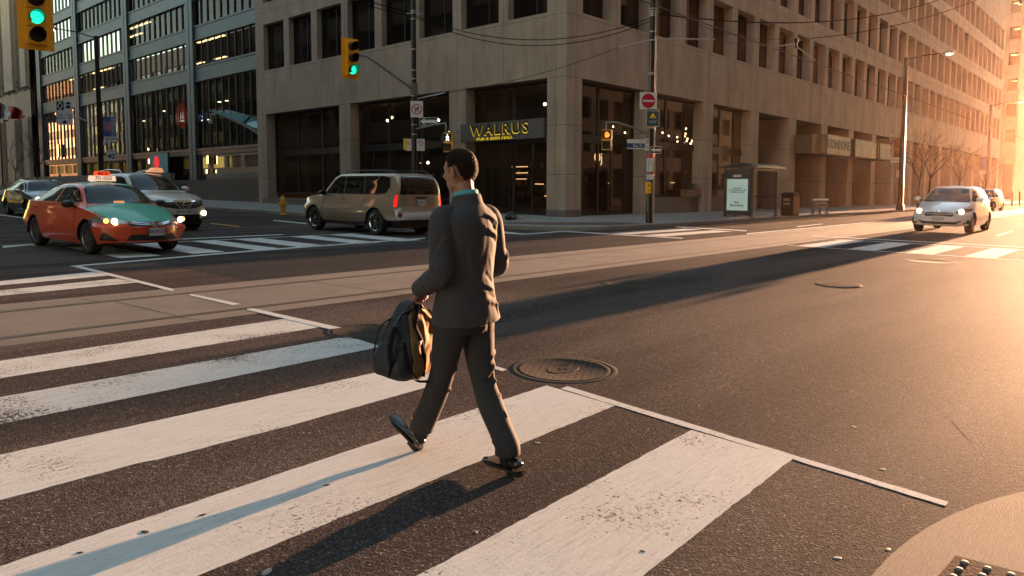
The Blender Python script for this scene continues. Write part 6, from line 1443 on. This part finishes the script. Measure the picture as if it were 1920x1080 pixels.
def limb(mb,pts,rad,n=20,flat=1.):
    P=crom(pts,5);Rr=[v.x for v in crom([(r,0,0) for r in rad],5)];mb.tube(P,Rr,n)
def displace(o,fn):
    me=o.data;co=np.empty(len(me.vertices)*3);me.vertices.foreach_get('co',co);co=co.reshape(-1,3);no=np.empty_like(co).reshape(-1);me.vertices.foreach_get('normal',no);no=no.reshape(-1,3)
    co+=fn(co,no);me.vertices.foreach_set('co',co.reshape(-1));me.update()
FK=1.55
def folds(segs,extra=0.,seed=0,sc=7.):
    def fn(co,no):
        d=np.zeros(len(co))
        for a,b,w,h in segs:
            a=np.array(a);b=np.array(b);ab=b-a;t=np.clip(((co-a)@ab)/(ab@ab),0,1);dist=np.linalg.norm(co-(a+t[:,None]*ab),axis=1)
            d+=h*np.exp(-(dist/w)**2)*np.sin(math.pi*np.clip(t,.04,.96))**.5
        if extra:
            for i,(x,y,z) in enumerate(co): d[i]+=extra*noise.noise((x*sc+seed,y*sc,z*sc*.45))
        return no*(d*FK)[:,None]
    return fn
# ---- body under the clothes: one continuous surface
hc=Vector((0,.045,1.70))
def E3(mb,c,r,rot=None,n=20):
    M=Matrix.Translation(c)@(rot if rot else Matrix.Identity(4))@Matrix.Diagonal((*r,1));mb.lathe([(max(1e-4,math.sin(math.pi*k/n)),-math.cos(math.pi*k/n)) for k in range(n+1)],24,M=M)
HT=Matrix.Rotation(R_(5),4,'Z')@Matrix.Rotation(R_(-4),4,'X')
def H(x,y,z): return hc+(HT@Vector((x,y,z)))
b=MB()
E3(b,H(0,-.012,.022),(.074,.096,.090),HT);E3(b,H(0,.035,-.035),(.058,.060,.075),HT);E3(b,H(0,.062,-.085),(.034,.030,.026),HT);E3(b,H(0,.045,.03),(.066,.050,.06),HT)
E3(b,H(0,.102,-.022),(.013,.020,.022),HT);b.tube([H(0,.094,.02),H(0,.108,-.012),H(0,.117,-.03)],[.010,.012,.013],8)
for s in(-1,1):
    E3(b,H(s*.032,.084,-.02),(.022,.014,.020),HT);E3(b,H(s*.028,.080,.028),(.024,.014,.010),HT);E3(b,H(s*.045,.02,-.075),(.018,.05,.018),HT)
E3(b,H(0,.090,-.062),(.024,.012,.008),HT);E3(b,H(0,.090,-.054),(.022,.013,.006),HT)
limb(b,[(0,-.02,1.44),(0,-.008,1.52),(0,.008,1.58),(0,.02,1.64)],[.072,.062,.056,.055])
sol=loftpts(densify([((0,0,.86),(.145,0,0),(0,.10,0),1),((0,0,1.05),(.13,0,0),(0,.09,0),1),((0,0,1.3),(.155,0,0),(0,.10,0),1),((0,-.01,1.42),(.16,0,0),(0,.09,0),1),((0,-.01,1.50),(.07,0,0),(0,.06,0),1)],3),24);solid(b,sol)
SHL=Vector((-.175,-.01,1.425));ELL=Vector((-.250,-.045,1.145));WRL=Vector((-.165,.205,1.020));SHR=Vector((.175,-.005,1.425));ELR=Vector((.245,-.03,1.15));WRR=Vector((.21,.19,1.05))
HAL=Vector((-.145,.265,.975))
limb(b,[SHL,SHL.lerp(ELL,.5),ELL,ELL.lerp(WRL,.5),WRL],[.055,.048,.042,.038,.028]);limb(b,[SHR,SHR.lerp(ELR,.5),ELR,ELR.lerp(WRR,.5),WRR],[.055,.048,.042,.038,.028])
def hand(mb,w,d,up,side,curl,s):
    """w wrist, d direction of the palm, up = back of the hand, side = towards the thumb"""
    d=d.normalized();up=(up-d*up.dot(d)).normalized();side=d.cross(up)*s
    for k in range(4):
        u=(k-1.5)*.019;mb.tube([w,w+d*.04+side*(-u)*.8,w+d*.085-side*u],[.019,.017,.013],10)
    for k,L in enumerate((.072,.082,.076,.058)):
        o=w+d*.085-side*(k-1.5)*.020*1.0;p=[o];a=0
        for j,f in enumerate((.45,.3,.25)):
            a+=curl[j];p.append(p[-1]+(d*math.cos(a)-up*math.sin(a))*L*f)
        mb.tube(p,[.0095,.0088,.008,.0068],9)
    o=w+d*.028+side*.024;mb.tube([o,o+(d*.5+side*.7-up*.3).normalized()*.035,o+(d*.8+side*.35-up*.6).normalized()*.062,o+(d*.8-up*.9).normalized()*.078],[.014,.012,.010,.0085],9)
hand(b,WRL,(HAL-WRL),Vector((-.55,.2,.75)),None,(1.1,1.25,.9),1)
hand(b,WRR,Vector((-.05,.9,-.25)),Vector((.9,0,.4)),None,(.35,.45,.3),-1)
HPL=Vector((-.085,0,.90));KNL=Vector((-.095,.105,.53));ANL=Vector((-.075,.30,.135));HPR=Vector((.085,-.005,.90));KNR=Vector((.078,-.055,.49));ANR=Vector((.045,-.30,.095))
limb(b,[HPL,HPL.lerp(KNL,.5),KNL,KNL.lerp(ANL,.4),ANL],[.085,.072,.055,.050,.036]);limb(b,[HPR,HPR.lerp(KNR,.5),KNR,KNR.lerp(ANR,.4),ANR],[.085,.072,.055,.050,.036])
# feet inside the shoes
TL=Vector((-.075,.52,.20));limb(b,[ANL,ANL+Vector((0,.06,-.02)),ANL.lerp(TL,.6)],[.035,.032,.026]);limb(b,[ANR,ANR+Vector((0,.07,-.04)),ANR+Vector((0,.15,-.06))],[.034,.032,.024])
body=b.build('body','skin',man);remesh(body,.0055,3)
for s in(-1,1):
    e=MB();E3(e,H(s*.080,-.004,-.012),(.012,.018,.032),HT@Matrix.Rotation(R_(-8),4,'X'));er=e.build('ear','skin',man,smooth=True)
    e.v=[];rim=[H(s*(.092+.003*math.sin(t)),-.008-.018*math.cos(t),-.010+.031*math.sin(t)) for t in [R_(a) for a in range(-60,200,20)]];MB().tube(rim,.0055,7).build('ear_rim','skin',er,smooth=True)
    E=MB();E3(E,H(s*.031,.086,.010),(.010,.009,.006),HT,12);E.build('eye','gum',man,smooth=True);E=MB();E3(E,H(s*.031,.0925,.010),(.0045,.003,.0045),HT,8);E.build('iris','hair_brown',man,smooth=True)
# ---- hair: short back and sides with a fuller top swept forward
def hairline(dx,dy):
    r=math.hypot(dx,dy)+1e-4
    if dy<0: return interp([(0,4),(.22,2),(.42,-30),(.7,-50),(1,-57)],-dy/r)
    return interp([(0,4),(.14,0),(.22,-16),(.36,-18),(.48,6),(.62,24),(.8,34),(1,36)],dy/r)
h=MB();rows=[];NT,NP=56,120
for i in range(NT+1):
    th=math.pi*.86*i/NT;row=[]
    for j in range(NP):
        ph=2*math.pi*j/NP;dx,dy,dz=math.sin(th)*math.cos(ph),math.sin(th)*math.sin(ph),math.cos(th)
        fr=max(0,dy);bk=max(0,-dy);el=math.degrees(math.asin(max(-1,min(1,dz))))
        # hairline elevation by heading: forehead high, temples, nape low
        az=math.degrees(math.atan2(dy,dx));
        back=bk/max(1e-4,math.hypot(dx,dy));front=fr/max(1e-4,math.hypot(dx,dy))
        line=hairline(dx,dy)
        t=(el-line)/16;t=max(0,min(1,t));top=max(0,min(1,(el-18)/40))
        thick=-.006+(.010+.012*top+.016*top*fr)*t
        n_=noise.noise((dx*9,dy*9,dz*9))*.003+noise.noise((dx*26,dy*26,dz*10))*.0026
        row.append(H(dx*(.075+thick+n_*t)+0,-.012+dy*(.097+thick*1.0+n_*t),.022+dz*(.091+thick*1.1+n_*t)))
    rows.append(row)
h.grid(rows,closed=True);hr=h.build('hair','hair_brown',man,smooth=2,merge=1e-5)
q=MB();random.seed(2)
for _ in range(11000):
    th=math.acos(random.uniform(-.75,1));ph=random.uniform(0,2*math.pi);dx,dy,dz=math.sin(th)*math.cos(ph),math.sin(th)*math.sin(ph),math.cos(th);el=math.degrees(math.asin(dz))
    bk=max(0,-dy)/max(1e-3,math.hypot(dx,dy));fr=max(0,dy)/max(1e-3,math.hypot(dx,dy));line=hairline(dx,dy)
    if el<line+random.uniform(0,10): continue
    top=max(0,min(1,(el-15)/40));r0=.003+.008*top;base=Vector((dx*(.075+r0),-.012+dy*(.097+r0),.022+dz*(.091+r0)));d=(Vector((dx,dy*1.0,dz*1.1))*.5+Vector((random.gauss(0,.25),.25+.6*top,-.7*(1-top)+random.gauss(0,.2)))).normalized();L=random.uniform(.007,.013)+.017*top
    s_=d.cross(Vector((dx,dy,dz))).normalized()*.0016;p0=HT@base+hc;p1=HT@(base+d*L)+hc;ss=HT@s_;q.face([p0-ss,p0+ss,p1])
q.build('hair_strands','hair_brown',man)
# ---- shirt collar
def collar(name,m,z0,z1,r0,r1,yo,th,dz=0.,open_=.30):
    rows=[]
    for k in range(5):
        t=k/4;row=[]
        for j in range(37):
            a=R_(90)+open_+(2*math.pi-2*open_)*j/36;f=(1+math.sin(a))/2
            r=r0+(r1-r0)*t;row.append(Vector((r*1.06*math.cos(a),yo+r*1.05*math.sin(a)+.012*t,z0+(z1-z0)*t-.030*f+dz*0)))
        rows.append(row)
    o=MB().grid(rows).build(name,m,man,smooth=2);o.modifiers.new('s','SOLIDIFY').thickness=th;return o
collar('shirt_collar','shirt_blue',1.545,1.602,.070,.064,-.012,.004)
# ---- jacket
j=MB()
R=[((0,.0,.840),(.228,0,0),(0,.172,0),.98),((0,.0,.90),(.222,0,0),(0,.165,0),.98),((0,-.002,1.0),(.198,0,0),(0,.150,0),1),((0,-.004,1.10),(.180,0,0),(0,.138,0),1),((0,-.008,1.22),(.192,0,0),(0,.145,0),1),((0,-.012,1.34),(.208,0,0),(0,.152,0),1),((0,-.014,1.42),(.213,0,0),(0,.142,0),.95),((0,-.016,1.455),(.200,0,0),(0,.128,0),.95),((0,-.018,1.487),(.160,0,0),(0,.108,0),.95),((0,-.016,1.515),(.118,0,0),(0,.092,0),1.),((0,-.014,1.54),(.090,0,0),(0,.082,0),1.),((0,-.012,1.560),(.078,0,0),(0,.076,0),1.)]
_Y=Matrix.Rotation(R_(9),3,'Z');R=[(r[0],_Y@Vector(r[1]),_Y@Vector(r[2]),r[3]) for r in R]
solid(j,loftpts(densify(R,5),48))
limb(j,[(-.120,-.012,1.455),SHL+Vector((-.012,0,.008)),SHL.lerp(ELL,.33)+Vector((-.012,0,0)),SHL.lerp(ELL,.7),ELL+Vector((0,-.008,0)),ELL.lerp(WRL,.30)+Vector((0,0,-.008)),ELL.lerp(WRL,.65),WRL+Vector((0,.012,.0))],[.062,.069,.072,.070,.066,.063,.058,.053],28)
limb(j,[(.120,-.010,1.455),SHR+Vector((.012,0,.008)),SHR.lerp(ELR,.33)+Vector((.010,0,0)),SHR.lerp(ELR,.7),ELR,ELR.lerp(WRR,.35),WRR],[.062,.069,.072,.067,.063,.058,.052],28)
jk=j.build('jacket','suit_wool',man);remesh(jk,.005,8)
F=[# back folds pulled from the right shoulder blade and waist
((.02,-.15,1.46),(.16,-.11,1.40),.014,.009),((.05,-.15,1.42),(.17,-.12,1.34),.013,-.008),((.0,-.16,1.385),(.17,-.13,1.30),.016,.009),((.06,-.16,1.33),(.19,-.10,1.27),.013,-.008),
((.05,-.16,1.22),(.13,-.13,1.02),.014,.011),((.09,-.15,1.23),(.155,-.12,1.04),.012,-.010),((.02,-.15,1.12),(.15,-.12,1.03),.014,-.008),((.0,-.15,1.06),(.16,-.13,1.00),.014,.010),((.04,-.15,1.0),(.17,-.12,.96),.013,-.009),((.03,-.15,.96),(.19,-.11,.92),.014,.008),
((.10,-.14,.95),(.14,-.15,.83),.012,.009),((.13,-.14,.93),(.18,-.13,.83),.012,-.007),((-.13,-.13,1.25),(-.10,-.15,1.0),.016,-.008),((-.15,-.11,1.1),(.0,-.15,1.02),.016,.006),
# sleeve creases at the left elbow and cuff
((-.31,-.06,1.19),(-.20,.0,1.14),.011,.009),((-.32,-.05,1.16),(-.21,-.0,1.11),.010,-.008),((-.33,-.02,1.14),(-.22,.03,1.09),.010,.008),((-.27,-.13,1.12),(-.24,-.04,1.06),.012,.008),((-.31,.06,1.11),(-.24,.06,1.0),.010,-.006),((-.33,.09,1.09),(-.26,.10,.98),.009,.007),
((-.26,-.08,1.36),(-.30,-.03,1.22),.014,-.006),((.30,-.05,1.26),(.24,-.10,1.18),.012,.007),((.30,-.03,1.20),(.22,-.08,1.14),.012,-.008),
# side vents, centre seam
((-.115,-.165,1.0),(-.125,-.17,.80),.006,-.012),((.115,-.165,1.0),(.125,-.17,.80),.006,-.012),((0,-.175,1.5),(0,-.175,.81),.004,-.0025),
((-.21,-.02,1.47),(-.17,-.09,1.33),.007,-.006),((.21,-.02,1.47),(.17,-.09,1.33),.007,-.006)]
displace(jk,folds(F,.0050,3,6.));displace(jk,folds([],.0016,8,24.));
def flare(co,no):
    d=np.zeros_like(co);z=co[:,2];k=np.clip((.98-z)/.17,0,1)**1.5;inx=(np.abs(co[:,0])<.26)&(z<1.0)&(co[:,1]<.18)
    d[:,0]=np.where(inx&(co[:,0]>0),.020*k,0);d[:,2]=np.where(inx,np.where(co[:,0]>0,.020*k*np.clip(co[:,0]/.2,0,1),-.012*k*np.clip(-co[:,0]/.2,0,1)),0);return d
displace(jk,flare)
jc=collar('jacket_collar','suit_wool',1.515,1.578,.088,.078,-.014,.012,open_=.75)
# ---- trousers, socks, shoes
t=MB()
solid(t,loftpts(densify([((0,0,.78),(.165,0,0),(0,.115,0),.9),((0,0,.9),(.165,0,0),(0,.118,0),.9),((0,0,1.02),(.15,0,0),(0,.11,0),.9)],3),32))
limb(t,[HPL+Vector((0,0,-.02)),HPL.lerp(KNL,.45)+Vector((0,.01,0)),KNL,KNL.lerp(ANL,.45),ANL+Vector((0,.0,.045)),ANL+Vector((0,.012,.005))],[.103,.090,.072,.071,.073,.075],28)
limb(t,[HPR+Vector((0,0,-.02)),HPR.lerp(KNR,.45)+Vector((0,.01,0)),KNR,KNR.lerp(ANR,.45)+Vector((0,.0,0)),ANR+Vector((0,.02,.07)),ANR+Vector((0,.012,.01))],[.105,.094,.073,.070,.070,.072],28)
tr=t.build('trousers','trouser_wool',man);remesh(tr,.006,6)
kn=lambda a,b,u:tuple(a.lerp(b,u))
F=[((.19,-.02,.885),(.02,-.12,.80),.008,.006),((-.17,.0,.84),(-.04,-.11,.79),.010,.006),((.17,-.07,.66),(.05,-.13,.60),.009,.008),((.17,-.05,.80),(.04,-.10,.74),.013,.009),((.18,-.04,.76),(.03,-.10,.70),.012,-.008),((.16,-.10,.60),(.04,-.13,.52),.013,.010),((.16,-.11,.55),(.03,-.13,.49),.011,-.010),((.15,-.13,.52),(.05,-.13,.45),.011,.009),((.14,-.16,.42),(.02,-.17,.36),.012,.006),
((-.15,.05,.60),(-.03,.02,.55),.012,.008),((-.16,.08,.56),(-.03,.05,.51),.011,-.008),((-.15,.12,.46),(-.03,.07,.42),.011,.007),((-.14,.33,.25),(-.02,.22,.22),.010,.009),((-.14,.34,.21),(-.02,.24,.18),.009,-.009),((.12,-.30,.19),(-.01,-.22,.17),.010,.008),((.12,-.31,.15),(-.02,-.25,.13),.009,-.008),
((.14,-.08,.84),(.06,-.30,.14),.008,.004),((.02,.03,.5),(.02,-.22,.14),.006,.004)]
displace(tr,folds(F,.005,9,7.))
for nm,A_,top in(('l',ANL,Vector((0,.0,.05))),('r',ANR,Vector((0,.0,.05)))):
    s=MB();limb(s,[A_+top,A_+Vector((0,.005,-.01)),A_+Vector((0,.03,-.03))],[.043,.042,.045],18);s.build('sock','sock_black',man,smooth=True)
def shoe(heel,yaw,pitch,nm):
    M=Matrix.Translation(heel)@Matrix.Rotation(yaw,4,'Z')@Matrix.Rotation(pitch,4,'X')
    # y forward from back of heel, z up from sole
    st=[(-.004,.022,.055,.075),(.012,.034,.035,.086),(.05,.037,.03,.096),(.09,.038,.028,.088),(.13,.040,.024,.072),(.17,.044,.020,.057),(.21,.046,.018,.048),(.25,.042,.018,.041),(.28,.032,.019,.036),(.300,.014,.021,.031)]
    rows=[]
    for y,w,z0,z1 in st:
        row=[]
        for k in range(18):
            a=2*math.pi*k/18;ca,sa=math.cos(a),math.sin(a);wx=w*(abs(ca)**.8)*(1 if ca>0 else -1);zz=(z0+z1)/2+(z1-z0)/2*(abs(sa)**.8)*(1 if sa>0 else -1)
            if sa>0: wx*=1-.35*sa**2
            row.append(M@Vector((wx+.004*math.sin(y*10),y,zz)))
        rows.append(row)
    u=MB();solid(u,rows);up=u.build('shoe','shoe_leather',man,smooth=True)
    md=up.modifiers.new('s','SUBSURF');md.levels=2;md.render_levels=2
    s=MB();pl=[(-.006,.0),(-.004,.022),(.02,.037),(.08,.037),(.13,.041),(.19,.050),(.24,.047),(.285,.030),(.306,.006)]
    P=[(w,y) for y,w in pl]+[(-w,y) for y,w in reversed(pl[1:-1])]
    for a,b in((.014,.030),): 
        s.prism(P,a,b,M=M)
    s.prism([(w,y) for y,w in pl[:4]]+[(-w,y) for y,w in reversed(pl[1:4])],-.004,.0145,M=M);s.build('sole','trim_black' if 'trim_black' in MATS else 'sock_black',up,bevel=.002)
    l=MB()
    for k in range(4):
        y=.115+k*.017;z=.083-k*.008;l.tube([M@Vector((-.016,y,z)),M@Vector((0,y+.003,z+.004)),M@Vector((.016,y,z))],.0024,5)
    l.build('laces','sock_black',up)
shoe(Vector((-.078,.335,.003)),R_(4),R_(33),'l')
shoe(Vector((.045,-.385,.004)),R_(-3),R_(0),'r')
# ---- the bag (carried, so a thing of its own)
BY=R_(22);BG=MO+Vector((-.165,.345,.515));bag=empty('duffel_bag',BG,BY,'soft black duffel bag with sunlit tan end hanging from the hand of the walking man','bag')
g=MB();R=[]
def bw(z): return interp([(0,.14),(.03,.195),(.10,.215),(.19,.212),(.27,.190),(.34,.155),(.40,.10)],z)
def bd_(z): return interp([(0,.085),(.03,.130),(.10,.148),(.19,.145),(.27,.120),(.34,.080),(.40,.045)],z)
def bcx(z): return .030*(z/.4)**1.5
def bcy(z): return .012*(z/.4)**1.5
for z in(0.,.015,.03,.06,.10,.15,.19,.23,.27,.31,.34,.37,.40,.412): R.append(((bcx(z),bcy(z),z+(.0)),(bw(min(z,.4))*(.3 if z>.405 else 1),0,0),(0,bd_(min(z,.4))*(.8 if z>.405 else 1),0),.52))
rows=loftpts(densify(R,3),44)
for r_ in rows:
    for p in r_:
        # the far end slumps down, the bottom sags towards the near corner
        t=max(0,min(1,(.0-p.x)/.2));p.z-=.20*t*max(0,p.z/.4);p.z-=.035*max(0,1-p.z/.15)*max(0,1-abs(p.x+.02)/.2)
solid(g,rows);bd=g.build('bag_body','bag_black',bag);remesh(bd,.007,5)
F=[((-.16,-.16,.30),(-.13,.1,.20),.016,-.010),((-.15,-.1,.20),(-.16,.15,.10),.018,.009),((-.05,-.19,.30),(.03,-.20,.06),.014,-.010),((.04,-.19,.30),(.12,-.17,.04),.014,.012),((.10,-.18,.26),(.02,-.20,.20),.012,-.010),((-.14,-.15,.1),(-.15,.0,.04),.016,.008),((-.15,-.15,.26),(-.12,.12,.27),.02,.012),((-.16,.0,.28),(-.16,.05,.03),.013,-.008)]
displace(bd,folds(F,.016,5,8.))
rows=[]
for i in range(49):
    u=i/48;row=[]
    for k in range(41):
        z=.0+.395*k/40;w=bw(z);dep=bd_(z);xx=(-.80+1.76*u)*w;q_=max(0.,1-abs(xx/w)**(2/.52))**(.52/2)
        yy=-dep*q_-.016+bcy(z)+.014*noise.noise((xx*9,z*7,2))+.008*noise.noise((xx*26-z*14,z*12,7))+.004*math.sin(xx*34+z*26+3*noise.noise((xx*6,z*6,5)))
        t=max(0,min(1,(.0-xx-bcx(z))/.2));row.append(Vector((xx*1.01+bcx(z),yy,z-.20*t*z/.4-.035*max(0,1-z/.15)*max(0,1-abs(xx+.02)/.2))))
    rows.append(row)
pn=MB().grid(rows).build('side_panel','bag_tan',bag,smooth=2);pn.modifiers.new('s','SOLIDIFY').thickness=.006
Mi=(Matrix.Translation(BG)@Matrix.Rotation(BY,4,'Z')).inverted();HL=Mi@(MO+WRL+(HAL-WRL).normalized()*.10+Vector((.01,0,-.02)))
def strap(pts,w,nm,m='strap_black',th=.005):
    P=crom(pts,6);rows=[]
    for k,p in enumerate(P):
        t=(P[min(k+1,len(P)-1)]-P[max(k-1,0)]).normalized();s_=t.cross(Vector((p.x*.6,p.y*.2-.0,.35)));s_=s_.normalized()*w/2;rows.append([p-s_,p+s_])
    o=MB().grid(rows).build(nm,m,bag,smooth=2);o.modifiers.new('s','SOLIDIFY').thickness=th;return o
for sy in(-1,1):
    Y=.158*sy;xa,xb=-.085,.10
    strap([(xa,Y*.96,.0),(xa,Y*1.03,.12),(xa+.005,Y*.90,.22),(xa+.015,Y*.62,.30),(HL.x-.03,HL.y+sy*.014,HL.z-.05),(HL.x,HL.y+sy*.006,HL.z+.004),(HL.x+.035,HL.y+sy*.014,HL.z-.045),(xb+.015,Y*.66,.355),(xb+.012,Y*.92,.26),(xb,Y*1.04,.13),(xb,Y*.96,.01)],.028,'handle')
strap([(-.215,.0,.02),(-.228,-.02,.12),(-.205,-.01,.20),(-.13,.0,.29)],.03,'end_strap')
strap([(-.15,-.150,-.01),(-.03,-.172,-.035),(.09,-.165,-.02),(.19,-.11,.05),(.225,-.04,.16),(.20,-.02,.26)],.036,'bottom_strap')
strap([(-.20,-.10,.22),(-.22,-.13,.10),(-.16,-.165,.0)],.028,'shoulder_strap')
MB().tube([(-.15,0,.295),(.0,.0,.375),(.12,.0,.42)],.006,6).build('zip','buckle',bag,smooth=True)
for x,z in((-.085,.20),(.10,.24)): MB().box((x-.02,-.150,z-.012),(x+.02,-.128,z+.012)).build('buckle','buckle',bag)
# ================================================================ camera, light, air
cam=bpy.data.cameras.new('camera');co=bpy.data.objects.new('camera',cam);COL.objects.link(co);SC.camera=co
cam.sensor_width=36;cam.lens=FP/1920*36;cam.shift_y=-(540-CY)/1920;cam.clip_end=3000;cam.clip_start=.05
Mc=Matrix((CR,CU,-CF)).transposed().to_4x4();Mc.translation=(0,0,CAMH);co.matrix_world=Mc
SAZ,SEL=R_(1.6),R_(3.1)
w=bpy.data.worlds.new('World');SC.world=w;w.use_nodes=True;nt=w.node_tree;bg=nt.nodes['Background'];sk=nt.nodes.new('ShaderNodeTexSky')
sk.sky_type='NISHITA';sk.sun_disc=False;sk.sun_elevation=SEL;sk.sun_rotation=R_(90)-SAZ;sk.air_density=1.;sk.dust_density=0.;sk.ozone_density=.8
nt.links.new(sk.outputs[0],bg.inputs[0]);bg.inputs[1].default_value=.135
sd=bpy.data.lights.new('sun','SUN');so=bpy.data.objects.new('sun',sd);COL.objects.link(so);sd.energy=5.;sd.angle=R_(.5);sd.color=(1.,.54,.29)
d=Vector((math.cos(SAZ)*math.cos(SEL),math.sin(SAZ)*math.cos(SEL),math.sin(SEL)));so.rotation_euler=d.to_track_quat('Z','Y').to_euler()
if HAZE:
    hm,nt,b=nmat('haze_air');nt.nodes.remove(b);out=[n for n in nt.nodes if n.type=='OUTPUT_MATERIAL'][0]
    pv=node(nt,'ShaderNodeVolumePrincipled');pv.inputs['Density'].default_value=HAZE;pv.inputs['Anisotropy'].default_value=.87;pv.inputs['Color'].default_value=(1,.64,.44,1);nt.links.new(pv.outputs[0],out.inputs['Volume'])
    hz=MB().box((-120,-90,-14),(430,250,75)).build('haze','haze_air');tag(hz,kind='stuff')
SC.view_settings.view_transform='Standard';SC.view_settings.look='None';SC.view_settings.exposure=EXPO;SC.view_settings.gamma=1
SC.cycles.use_denoising=True;SC.cycles.max_bounces=7;SC.cycles.transparent_max_bounces=12;SC.cycles.volume_bounces=0;SC.cycles.sample_clamp_indirect=6
try: SC.cycles.denoiser='OPENIMAGEDENOISE'
except Exception: pass
